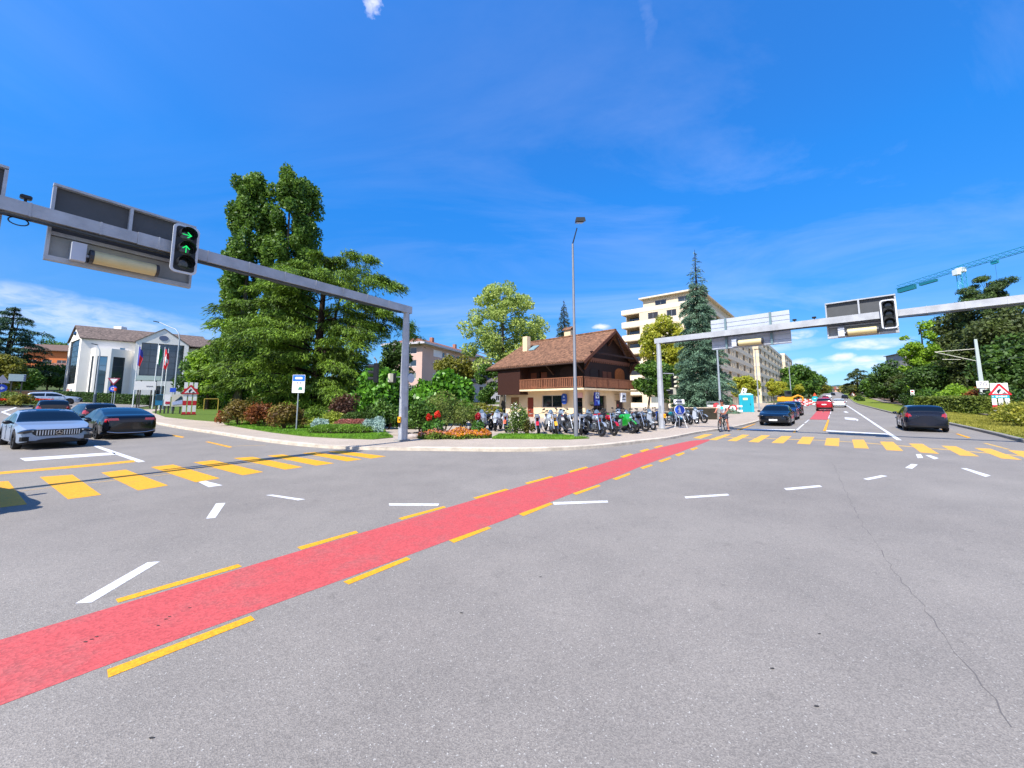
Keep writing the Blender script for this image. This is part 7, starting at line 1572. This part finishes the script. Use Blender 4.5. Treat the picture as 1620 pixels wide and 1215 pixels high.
# ================================================================ THE CYCLIST
def skin(name,pts,edges,m,par,lv=2,root=0):
    me=bpy.data.meshes.new(name); me.from_pydata([p[:3] for p in pts],edges,[]); o=bpy.data.objects.new(name,me); S.collection.objects.link(o); o.parent=par
    md=o.modifiers.new('skin','SKIN'); md.use_smooth_shade=True; md.branch_smoothing=.4
    for i,p in enumerate(pts): me.skin_vertices[0].data[i].radius=(p[3],p[4] if len(p)>4 else p[3]); 
    me.skin_vertices[0].data[root].use_root=True
    s=o.modifiers.new('sub','SUBSURF'); s.levels=lv; s.render_levels=lv; me.materials.append(m); return o
def cyclist():
    b=gx(1140,22.3,.02); e=empty('person',b,R(-44),'cyclist in white shirt with teal print and dark shorts standing over a bicycle','person'); sk=mat('skin_tone','b5735a',.55,0,.4); hp=[]
    P=[(0,.22,.95,.12,.15),(0,.15,1.15,.11,.15),(0,.06,1.36,.12,.17),(0,-.02,1.50,.055,.055),(0,-.06,1.57,.06,.06),(0,-.09,1.66,.095,.085),(0,-.11,1.75,.06,.06),
       (.18,.05,1.43,.06,.06),(.30,-.06,1.22,.042,.042),(.27,-.32,1.10,.032,.032),(.27,-.40,1.08,.028,.036),
       (-.18,.05,1.43,.06,.06),(-.30,-.06,1.22,.042,.042),(-.27,-.32,1.10,.032,.032),(-.27,-.40,1.08,.028,.036),
       (.11,.22,.90,.10,.10),(.20,.08,.50,.062,.062),(.23,.16,.10,.042,.042),(.25,.02,.05,.038,.045),
       (-.11,.22,.90,.10,.10),(-.14,-.08,.62,.062,.062),(-.13,.06,.32,.042,.042),(-.13,-.08,.27,.038,.045)]
    E=[(0,1),(1,2),(2,3),(3,4),(4,5),(5,6),(2,7),(7,8),(8,9),(9,10),(2,11),(11,12),(12,13),(13,14),(0,15),(15,16),(16,17),(17,18),(0,19),(19,20),(20,21),(21,22)]
    body=skin('body',P,E,sk,e)
    for s in(1,-1):
        for i in range(4):
            x=s*(.235+.023*i); c=Vector((x,-.42,1.085)); MB().ring_tube([c,c+Vector((0,-.05,.0)),c+Vector((0,-.065,-.03-.004*(i%2))),c+Vector((0,-.03,-.05))],[.010,.009,.008,.006],6).build('finger',sk,body,smooth=True)
        c=Vector((s*.225,-.39,1.08)); MB().ring_tube([c,c+Vector((-s*.02,-.03,-.015)),c+Vector((-s*.015,-.05,-.04))],[.012,.010,.007],6).build('thumb',sk,body,smooth=True)
    q=[(0,.2,1.0,.135,.165),(0,.13,1.18,.13,.165),(0,.06,1.37,.135,.185),(0,0,1.46,.08,.09),(.185,.05,1.43,.08,.08),(.265,-.01,1.28,.072,.072),(-.185,.05,1.43,.08,.08),(-.265,-.01,1.28,.072,.072)]
    skin('shirt',q,[(0,1),(1,2),(2,3),(2,4),(4,5),(2,6),(6,7)],mat('shirt_white','dfe6ea',.8),e)
    q=[(0,.22,.96,.14,.165),(.11,.22,.88,.115,.115),(.17,.12,.62,.09,.09),(-.11,.22,.88,.115,.115),(-.13,.02,.70,.09,.09)]
    skin('shorts',q,[(0,1),(1,2),(0,3),(3,4)],mat('shorts_dark','252a3a',.8),e)
    MB().sphere((0,-.06,1.71),.112,14,9,(.92,1.05,.95)).build('hair',mat('hair_dark','1a1512',.7),e,smooth=True)
    MB().plate([(.085*math.cos(2*PI*i/16),.085*math.sin(2*PI*i/16)) for i in range(16)],front(-.085,z=1.33)@Matrix.Rotation(R(-15),4,'X'),.008).build('chest_print',mat('teal_print','2ab0b8',.7),e)
    for s in(1,-1):
        MB().sphere((s*.033,-.178,1.685),.011,8,6).build('eye',mat('eye_dark','161010',.3),body)
        MB().sphere((s*.095,-.085,1.665),.022,8,6,(.4,.8,1.2)).build('ear',sk,body)
    MB().sphere((0,-.19,1.655),.016,8,6,(.8,1,1.2)).build('nose',sk,body); MB().sphere((0,-.176,1.62),.022,8,5,(1,.4,.25)).build('mouth',mat('lip_tone','8a4a40',.5),body)
    m=MB(); m.sphere((.25,.04,.045),.07,10,6,(.75,1.8,.65)); m.build('shoe',mat('shoe_dark','222226',.6),e,smooth=True); m=MB(); m.sphere((-.13,-.05,.275),.07,10,6,(.75,1.8,.65)); m.build('shoe',mat('shoe_dark','222226',.6),e,smooth=True)
    k=empty('bicycle',gx(1140,22.3,.02),R(-44),'dark bicycle between the legs of the cyclist','bicycle'); 
    Rm=Matrix.Rotation(PI/2,3,'Z')
    for y,n_ in((-.62,'front_wheel'),(.45,'rear_wheel')):
        t=MB().torus((0,y,.34),.325,.024,Rm,30,7).build(n_,M_RUB(),k,smooth=True); m=MB(); m.torus((0,y,.34),.30,.012,Rm,26,5)
        for i in range(14):
            a=2*PI*i/14; m.bar((0,y,.34),(0,y+.3*math.cos(a),.34+.3*math.sin(a)),.003,3)
        m.build('rim',BM_,t)
    fr=mat('frame_black_green','101a14',.3,.2); m=MB(); A=(0,-.42,.82);Bb=(0,.0,.32);C=(0,.15,.80);D_=(0,.45,.34)
    for p_,q_ in((A,C),(A,Bb),(C,Bb),(Bb,D_),(C,D_)): m.bar(p_,q_,.02,7)
    m.build('frame',fr,k); m=MB(); m.bar((.0,-.42,.9),(0,-.45,.7),.018,6)
    for s in(1,-1): m.bar((s*.05,-.46,.7),(s*.05,-.62,.34),.013,6)
    m.box((0,-.46,.7),(.13,.05,.05)); m.build('fork',fr,k)
    m=MB(); m.ring_tube([(-.34,-.40,1.06),(-.1,-.46,1.04),(0,-.44,.98),(.1,-.46,1.04),(.34,-.40,1.06)],.014,6); m.bar((0,-.44,.98),(0,-.42,.85),.016,6); m.build('handlebar',BD,k)
    m=MB(); m.bar((0,.15,.8),(0,.18,.88),.014,6); m.sphere((0,.2,.91),.1,10,6,(.7,1.4,.35)); m.build('saddle',BD,k,smooth=True)
    m=MB(); m.lathe((0,0,.32),[(0,-.0),(.09,0),(.09,.01),(0,.01)],16,'x'); m.bar((-.08,0,.32),(-.08,-.02,.22+.0),.01,5); m.box((-.13,-.03,.245),(.09,.08,.02)); m.bar((.08,0,.32),(.08,.1,.46),.01,5); m.box((.13,.1,.46),(.09,.08,.02)); m.build('crank',BM_,k)
cyclist()
# ================================================================ SMALL THINGS AND SIGNS
RDm=mat('sign_red','c01a28',.4); WHm=mat('sign_white','e6e4e2',.4); BLm=mat('sign_blue_bright','1348b8',.4); GY=mat('post_grey','9aa0a4',.5,.3); SKm=mat('sign_black','0a1824',.5)
def circ(r,k=24,cx=0,cy=0,sy=1): return [(cx+r*math.cos(2*PI*i/k),cy+r*sy*math.sin(2*PI*i/k)) for i in range(k)]
# stop sign plate with blue header
b=G(468.5,680.5,.12); t=at(474,593,b.y); w=.62; h=t.z-b.z; e=empty('stop_sign_post',b,R(10),'tall post with blue-headed white stop plate beside the olive brown bush','stop sign')
MB().ring_tube([(0,0,0),(0,0,h-.05)],.035,8).build('post',GY,e,smooth=True); zc=h-1.0
MB().plate(rrect(.66,1.02,.04,3,0,h-.51),front(-.035),.02).build('plate',WHm,e); MB().plate(rrect(.62,.34,.03,3,0,h-.19),front(-.057),.005).build('blue_header',mat('header_blue','1f6fd0',.4),e)
MB().plate(rrect(.4,.13,.06,4,0,h-.19),front(-.063),.004).build('bus_symbol',WHm,e)
for x in(-.06,.1): MB().plate(rrect(.07,.06,.01,2,x,h-.46),front(-.057),.003).build('line_number',mat('grey_print','77727a',.5),e)
m=MB(); m.plate([(-.02,h-.84),(.2,h-.86),(.2,h-.72),(.14,h-.68),(.04,h-.7)],front(-.057),.004); m.build('green_mark',mat('mark_green','2c8a6a',.5),e)
# pedestrian sign on tripod
b=G(1076.5,677,.1); e=empty('tripod_sign',b,R(-12),'blue round pedestrian sign on a white tripod stand in front of the parked motorcycles','road sign'); zc=at(1077,648.5,b.y).z-b.z
for x in(-.36,.36): MB().bar((x,-.15,0),(x*.35,0,zc-.2),.016,6).build('stand_leg',WP,e)
MB().bar((0,.35,0),(0,.03,zc-.2),.016,6).build('stand_leg',WP,e)
MB().plate(circ(.31,28,0,zc),front(-.02),.015).build('disc',WHm,e); MB().plate(circ(.285,28,0,zc),front(-.037),.004).build('blue_field',BLm,e)
m=MB(); M2=front(-.043,z=zc); m.plate(circ(.035,12,-.02,.17),M2,.004); m.plate([(-.06,.12),(.03,.12),(.05,-.02),(.1,-.2),(.05,-.21),(0,-.05),(-.03,-.2),(-.08,-.2),(-.04,-.02)],M2,.004); m.plate([(-.05,.11),(-.13,.0),(-.1,-.02),(-.02,.06)],M2,.004); m.build('walking_figure',WHm,e)
MB().plate(rrect(.62,.3,.03,3,-.02,zc+.5),front(-.02),.015).build('top_plate',WHm,e); MB().plate([(-.2,zc+.47),(.06,zc+.47),(.06,zc+.43),(.18,zc+.5),(.06,zc+.57),(.06,zc+.53),(-.2,zc+.53)],front(-.037),.004).build('arrow',SKm,e)
# portable toilet, beacon behind, barriers, crate, fence
b=gx(1178,48.5); e=empty('toilet_cabin',b,R(-25),'turquoise portable toilet cabin by the road works','toilet cabin'); TQ=mat('turquoise_plastic','0fa0b4',.45,0,.5,.08,3)
MB().box((0,0,1.1),(1.55,1.15,2.2)).build('cabin',TQ,e,bevel=.04); m=MB(); m.add([(-.8,-.6,2.2),(.8,-.6,2.2),(.8,.6,2.2),(-.8,.6,2.2),(-.5,-.3,2.42),(.5,-.3,2.42),(.5,.3,2.42),(-.5,.3,2.42)],[(0,1,5,4),(1,2,6,5),(2,3,7,6),(3,0,4,7),(4,5,6,7)]); m.build('roof',mat('pale_roof','9ad0d4',.5),e)
d=MB().box((0,-.585,1.08),(1.0,.03,1.95)).build('door',mat('turquoise_door','0c94a8',.45),e,bevel=.01); MB().box((-.12,-.61,1.72),(.5,.02,.26)).build('door_sign',mat('sign_pale_yellow','dfe6a0',.5),e); MB().box((.4,-.615,1.05),(.06,.04,.2)).build('handle',BK,d)
b=gx(1179,51); e=empty('traffic_beacon',b,R(-20),'white mobile signal head rising behind the turquoise cabin','signal'); zz=at(1179,622,51).z-b.z
MB().box((0,0,zz*.45),(.5,.4,zz*.9)).build('mast',mat('pale_box','b9c0cc',.5),e,bevel=.03); MB().box((-.25,0,zz+.2),(.55,.4,.95),0,Matrix.Rotation(R(18),3,'Y')).build('signal_head',WP,e,bevel=.05)
for z in(.42,.02): MB().sphere((-.3,-.2,zz+z),.11,10,6,(1,.4,1)).build('lens',BK,e)
def barrier(b,rz,w,label,group=None,sign=False,orange=False,name='road_barrier'):
    e=empty(name,b,rz,label,'barrier',group)
    for z in(.95,.42) if not orange else (.8,.45):
        MB().box((0,0,z),(w,.04,.2)).build('plank',WHm,e); k=max(2,int(w/.5))
        for i in range(k):
            if i%2==0: MB().box((-w/2+w*(i+.5)/k,-.0,z),(w/k,.048,.203)).build('red_stripe',RDm if not orange else mat('orange_red','d4502c',.5),e)
    for x in(-w/2+.08,w/2-.08): m=MB(); m.box((x,.03,.55),(.05,.05,1.1)); m.box((x,.0,.04),(.25,.7,.08)); m.build('stand',GY,e)
    if sign:
        MB().plate(circ(.44,28,.15,.68),front(-.06),.02).build('round_sign',RDm,e); MB().plate(circ(.31,28,.15,.68),front(-.083),.004).build('white_field',WHm,e)
        M2=front(-.09,z=.68,x=.15); m=MB(); m.plate([(-.04,-.16),(.05,-.16),(.05,.16),(-.04,.14)],M2,.004); m.plate([(.05,.12),(.16,.03),(.13,-.0),(.05,.05)],M2,.004); m.build('figure',SKm,e)
    return e
b=gx(1154,44.5); barrier(b,R(-20),2.3,'red and white barrier carrying a round prohibition sign left of the toilet cabin',sign=True)
b=gx(1131,40); e=empty('red_sign',b,R(-20),'red round sign with white bar behind the cyclist','road sign'); zz=at(1131,642,40).z-b.z
MB().bar((0,.03,0),(0,.03,zz),.03,8).build('post',GY,e); MB().plate(circ(.31,24,0,zz),front(-.02),.02).build('disc',RDm,e); MB().box((-.55,-.0,zz),(.55,.03,.16)).build('white_bar',WHm,e)
b=gx(1126,37); e=empty('wooden_crate',b,R(-10),'brown wooden crate beside the mesh fence behind the cyclist','crate'); wc=mat('crate_brown','8d4a2c',.8,0,.3,.25,6); MB().box((0,0,.42),(.82,.7,.8)).build('box',wc,e,bevel=.01); MB().box((0,0,.85),(.9,.78,.06)).build('lid',wc,e)
for i in range(3): MB().box((0,-.36,.17+.25*i),(.84,.03,.17)).build('slat',wc,e)
b=gx(1127,38.5); e=empty('mesh_fence',b,R(-12),'grey mesh fence panel frame left of the barriers','fence'); hh=at(1127,636,38.5).z-b.z
m=MB(); m.bar((-.62,0,0),(-.62,0,hh),.025,6); m.bar((.62,0,0),(.62,0,hh),.025,6); m.bar((-.62,0,hh),(.62,0,hh),.025,6); m.bar((-.62,0,.2),(.62,0,.2),.025,6); m.build('frame',GY,e)
m=MB()
for i in range(12): m.bar((-.55+i*.1,0,.2),(-.55+i*.1,0,hh),.006,3)
for i in range(9): m.bar((-.62,0,.25+i*hh/10),(.62,0,.25+i*hh/10),.006,3)
m.build('mesh',GY,e)
b=gx(1096,34,.1); e=empty('low_wall',b,R(-8),'low dark wall behind the last motorcycles','wall'); MB().box((0,0,.5),(3.6,.3,1.0)).build('wall',mat('dark_wall','38352c',.9,0,.2,.3,2),e); MB().box((0,0,1.02),(3.7,.4,.06)).build('coping',mat('coping_pale','cbb9a0',.8),e)
# excavator
b=gx(1240,80); e=empty('excavator',b,R(-35),'yellow excavator with green-glazed cab at the road works','excavator'); YL=mat('machine_yellow','dc9410',.45,0,.5,.1,3)
for s in(1,-1): MB().add([(x,s*1.0+y,z) for y in(-.25,.25) for x,z in((-1.5,.2),(-1.2,0),(1.2,0),(1.5,.2),(1.5,.55),(1.2,.75),(-1.2,.75),(-1.5,.55))],[tuple(range(8))[::-1],tuple(range(8,16))]+[(i,(i+1)%8,(i+1)%8+8,i+8) for i in range(8)]).build('track',M_RUB(),e)
MB().box((0,.1,1.35),(2.7,2.2,1.0)).build('body',YL,e,bevel=.08); MB().box((-1.0,.1,1.6),(.9,2.1,.7)).build('counterweight',mat('machine_dark','33352f',.5),e,bevel=.08)
c=MB().box((.55,-.45,2.45),(1.3,1.1,1.35)).build('cab',mat('cab_green_dark','26351f',.2,0,.6),e,bevel=.06); MB().box((.55,-.45,3.18),(1.4,1.2,.1)).build('cab_roof',mat('cab_roof_green','6a8a2a',.5),c); MB().box((.55,-1.01,2.5),(1.0,.02,.9)).build('window',M_GLASS(),c)
m=MB(); m.ring_tube([(1.0,.5,1.5),(2.2,.5,2.1),(3.0,.5,1.7)],[.2,.22,.15],6); m.build('boom',YL,e); m=MB(); m.ring_tube([(3.0,.5,1.7),(2.9,.5,.7)],[.15,.1],6); m.build('arm',YL,e); MB().box((2.8,.5,.45),(.7,.9,.7)).build('bucket',mat('machine_dark','33352f',.5),e)
# barrier cluster
rr=random.Random(4); k=0; nm=['leftmost by the excavator','second from the excavator','third from the excavator','in the middle front','in the middle back','right of the middle','before the teal round sign','far back left','far back right','rightmost next to the red car','low one near the lane','high one before the wood','behind the leftmost one','between teal sign and red car']
for i,(px,Y) in enumerate(((1253,72),(1259,78),(1264,70),(1268,82),(1272,92),(1276,74),(1281,86),(1257,96),(1280,104),(1288,78),(1270,66),(1266,110),(1252,88),(1285,95))):
    b=gx(px,Y); barrier(b,rr.uniform(-.9,.4),rr.choice([1.6,2.0,2.4]),'red and white works barrier, '+nm[i],'works barriers beyond the excavator',orange=(i%3==0))
b=gx(1287,72); e=empty('round_sign',b,R(-25),'teal round sign in front of the red car','road sign'); zz=at(1287,631,72).z-b.z
MB().bar((0,.03,0),(0,.03,zz),.03,8).build('post',GY,e); MB().plate(circ(.5,24,0,zz),front(-.02),.02).build('disc',mat('teal_disc','1fa0a8',.4),e); MB().plate([(-.2,.1),(.15,.1),(.15,.0),(-.2,.0)],front(-.045,z=zz),.004).build('white_arrow',WHm,e)
MB().plate([(-.3,0),(.3,0),(0,.6)],front(-.02,z=zz+.55),.02).build('orange_triangle',mat('orange_red','d4502c',.5),e)
# ---- left background furniture
def flag(px0,pxt,ytop,Y,cols,label,cross=False,green=False,h=2.3):
    b=gx(px0,Y); H=at(pxt,ytop,Y).z-b.z; e=empty('flagpole',b,0,label,'flag','flagpoles in front of the white building'); MB().ring_tube([(0,0,0),(0,0,H)],[.07,.035],8).build('pole',mat('pole_white','cdd2d2',.4),e)
    m=MB(); n=8; k=10; W_=.66; rows=[]
    for j in range(k+1):
        for i in range(n+1):
            u=i/n; v=j/k; m.v.append((.05+W_*u*(.55+.1*math.sin(v*5)),.16*math.sin(u*7+v*3)*u,H-.25-h*v-.55*u*u))
    for j in range(k):
        for i in range(n): m.f.append((j*(n+1)+i,j*(n+1)+i+1,(j+1)*(n+1)+i+1,(j+1)*(n+1)+i))
    F=m.f; 
    for nm_,mt,sel in cols:
        q=MB(); q.v=list(m.v); q.f=[f for x,f in enumerate(F) if sel(x%n,x//n)]; q.build(nm_,mt,e,smooth=True)
FB=mat('flag_blue','3b3f9a',.7);FR=mat('flag_red','c81f30',.7);FG_=mat('flag_green','1d7a4c',.7);FW=mat('flag_white','dfe0e0',.7)
flag(214,219,545,47,[('blue_field',FB,lambda i,j:i<4 or j<4),('red_field',FR,lambda i,j:not(i<4 or j<4))],'flag in blue and red on the leftmost flagpole')
flag(245,250,543,47,[('white_field',FW,lambda i,j:i<4),('green_field',FG_,lambda i,j:i>=4)],'green and white flag on the second flagpole')
flag(256,260,549,46,[('red_field',FR,lambda i,j:not((i in(3,4) and 2<=j<=7) or (j in(4,5) and 1<=i<=6))),('white_cross',FW,lambda i,j:(i in(3,4) and 2<=j<=7) or (j in(4,5) and 1<=i<=6))],'red flag with white cross on the third flagpole')
b=gx(262,46.5); e=empty('flagpole',b,0,'bare flagpole without flag right of the red flag','flag','flagpoles in front of the white building'); MB().ring_tube([(0,0,0),(0,0,at(264,551,46.5).z-b.z)],[.07,.035],8).build('pole',mat('pole_white','cdd2d2',.4),e); MB().sphere((0,0,at(264,551,46.5).z-b.z),.07,8,6).build('finial',BM_,e)
def boardsign(name,px0,px1,y0,y1,Y,m,label,cat='sign board',posts=True,rz=R(38),extra=None,deep=.08):
    b=gx((px0+px1)/2,Y,.1); a=at(px0,y1,Y); c=at(px1,y0,Y); w=(c.x-a.x)*.80; h=c.z-a.z; z0=a.z-b.z; e=empty(name,b,rz,label,cat)
    MB().box((0,0,z0+h/2),(w,deep,h)).build('board',m,e)
    if posts:
        for x in(-w*.3,w*.3): MB().box((x,.05,z0/2),(.12,.1,max(z0,.2))).build('post',mat('board_post','3a3a36',.7),e)
    return e,w,h,z0
e,w,h,z0=boardsign('information_board',214,247,603.5,617,45,WHm,'large white information board in front of the white building'); MB().box((w*.2,-.05,z0+h*.45),(w*.3,.02,h*.08)).build('print_line',mat('grey_print','77727a',.5),e)
e,w,h,z0=boardsign('bus_shelter_roof',217,254,595,602,49,mat('shelter_pale','aebfb8',.4),'pale curved shelter roof above the white information board','shelter',deep=1.6)
e,w,h,z0=boardsign('poster_board',248.5,261,624,641,37,mat('poster_teal','0c6f96',.5),'teal and dark poster board on the lawn left of the white poster','poster board'); MB().box((0,-.05,z0+h*.72),(w*.9,.02,h*.5)).build('dark_upper',mat('poster_dark_teal','0c3440',.5),e)
e,w,h,z0=boardsign('poster_board',262,273,624,642,37,WHm,'white poster board with crimson block on the lawn','poster board'); MB().box((.05,-.05,z0+h*.26),(w*.75,.02,h*.22)).build('crimson_block',mat('crimson_print','b0203c',.5),e)
e,w,h,z0=boardsign('poster_board',274,293,624,643,37,mat('poster_sand','cfc8b4',.5),'poster board showing a pale car picture beside the road works board','poster board'); MB().plate([(-w*.4,z0+h*.12),(w*.45,z0+h*.2),(w*.45,z0+h*.5),(w*.1,z0+h*.62),(-w*.2,z0+h*.42),(-w*.42,z0+h*.36)],front(-.05),.01).build('pale_shape',mat('poster_pale_blue','a9b4d6',.5),e); MB().plate([(-w*.25,z0+h*.45),(w*.05,z0+h*.66),(w*.3,z0+h*.9),(w*.45,z0+h*.6)],front(-.064),.01).build('dark_shape',mat('poster_dark_teal','0c3440',.5),e)
b=gx(275,38,.1); e=empty('street_sign',b,R(30),'small blue sign on a thin post above the poster boards','road sign'); zz=at(275,617,38).z-b.z; MB().bar((0,.04,0),(0,.04,zz+.2),.025,6).build('post',GY,e); MB().box((0,0,zz),(.46,.02,.42)).build('plate',BLm,e)
b=gx(180,50); e=empty('give_way_sign',b,R(30),'give way triangle with blue round arrow sign below, by the roundabout exit','road sign'); zz=at(180,603,50).z-b.z; MB().bar((0,.05,0),(0,.05,zz+.5),.035,8).build('post',GY,e)
MB().plate([(-.62,.42),(.62,.42),(.0,-.55)],front(-.02,z=zz),.02).build('triangle',mat('triangle_maroon','8c3248',.4),e); MB().plate([(-.38,.3),(.38,.3),(0,-.30)],front(-.043,z=zz),.004).build('white_field',WHm,e); MB().plate(circ(.40,24,0,zz-.98),front(-.02),.02).build('blue_disc',BLm,e)
m=MB(); 
for i in range(3):
    M2=front(-.043,z=zz-.98)@Matrix.Rotation(R(120*i),4,'Z'); m.plate([(-.2,.12),(.02,.2),(0,.26),(.14,.15),(.0,.06),(.01,.13),(-.15,.06)],M2,.004)
m.build('ring_arrows',WHm,e)
b=gx(184,50); e=empty('bollard',b,0,'small orange capped post beside the give way sign','bollard'); zz=at(184,616,50).z-b.z; MB().bar((0,0,0),(0,0,zz),.05,8).build('post',GY,e); MB().box((0,0,zz),(.3,.2,.4)).build('cap',mat('orange_red','d4502c',.5),e,bevel=.04)
b=gx(3,41.0,.13); e=empty('arrow_sign',b,R(55),'blue round arrow sign at the edge of the roundabout island','road sign'); zz=at(3,614,41).z-b.z; MB().bar((0,.04,0),(0,.04,zz+.9),.03,8).build('post',GY,e); MB().plate(circ(.42,24,0,zz),front(-.02),.02).build('blue_disc',BLm,e); MB().plate([(-.25,-.05),(.0,-.05),(.0,-.2),(.25,.0),(.0,.2),(.0,.06),(-.25,.06)],front(-.043,z=zz),.004).build('arrow',WHm,e)
MB().plate([(-.55,.1),(.55,.1),(0,1.0)],front(-.01,z=zz+.45),.02).build('triangle_sign',mat('sign_back_pale','b4aeb4',.5),e)
e,w,h,z0=boardsign('direction_sign',15,38,592,603,52,mat('grey_sign','a3b3b4',.5),'grey direction board with dark blue edge behind the roundabout','road sign',rz=R(42)); 
for i in range(3): MB().box((w*.44,-.05,z0+h*(.2+.3*i)),(w*.12,.02,h*.2)).build('blue_chevron',mat('chevron_navy','27306a',.5),e)
b=gx(24,58); e=empty('garden_wall',b,R(48),'low salmon coloured wall behind the roundabout','wall'); MB().box((0,0,.5),(9,.3,1.3)).build('wall',mat('salmon_render','d29b72',.85,0,.2,.1,2),e); MB().box((0,0,1.2),(9.1,.4,.12)).build('coping',mat('coping_pale','cbb9a0',.8),e)
# yellow goal frame on the lawn, railway fence and small signs at right
b=gx(326,44,.12); e=empty('goal_posts',b,R(30),'small yellow wooden goal frame on the lawn','goal posts'); yw=mat('yellow_wood','a89038',.7)
for x in(-.0,1.3): MB().bar((x,0,0),(x,0,1.35),.05,6).build('post',yw,e)
MB().bar((0,0,1.3),(1.3,0,1.3),.04,6).build('rail',yw,e)
fp=[(1474,49.5),(1488,46.5),(1504,43.5),(1521,40.5),(1540,38)]
b0=gx(fp[0][0],fp[0][1],.2); e=empty('railway_fence',b0,0,'low wire fence with pale posts between the track and the hedge','fence')
P=[gx(p,y,.2)-b0 for p,y in fp]
for p in P: MB().bar(p,p+UP*1.15,.05,6).build('post',mat('post_pale','b8b6ae',.7),e)
for z in(.3,.65,1.0):
    m=MB(); m.ring_tube([p+UP*z for p in P],.008,4); m.build('wire',GY,e)
b=gx(1443,57,.2); e=empty('railway_sign',b,R(-35),'small white sign on a post left of the railway fence','road sign'); zz=at(1443,621,57).z-b.z; MB().bar((0,.04,0),(0,.04,zz),.03,6).build('post',GY,e); MB().box((-.1,0,zz),(.42,.03,.75)).build('plate',WHm,e); MB().box((-.1,-.02,zz+.15),(.25,.01,.2)).build('red_mark',RDm,e)
b=gx(1347,150); e=empty('warning_sign',b,R(-35),'distant white triangle sign beside the track beyond the white car','road sign'); zz=at(1347,624,150).z-b.z; MB().bar((0,.05,0),(0,.05,max(zz,1)),.06,6).build('post',GY,e); MB().plate([(-1.0,0),(1.0,0),(0,1.7)],front(-.02,z=zz-.6),.04).build('triangle',RDm,e); MB().plate([(-.7,.15),(.7,.15),(0,1.35)],front(-.06,z=zz-.6),.02).build('white_field',WHm,e)
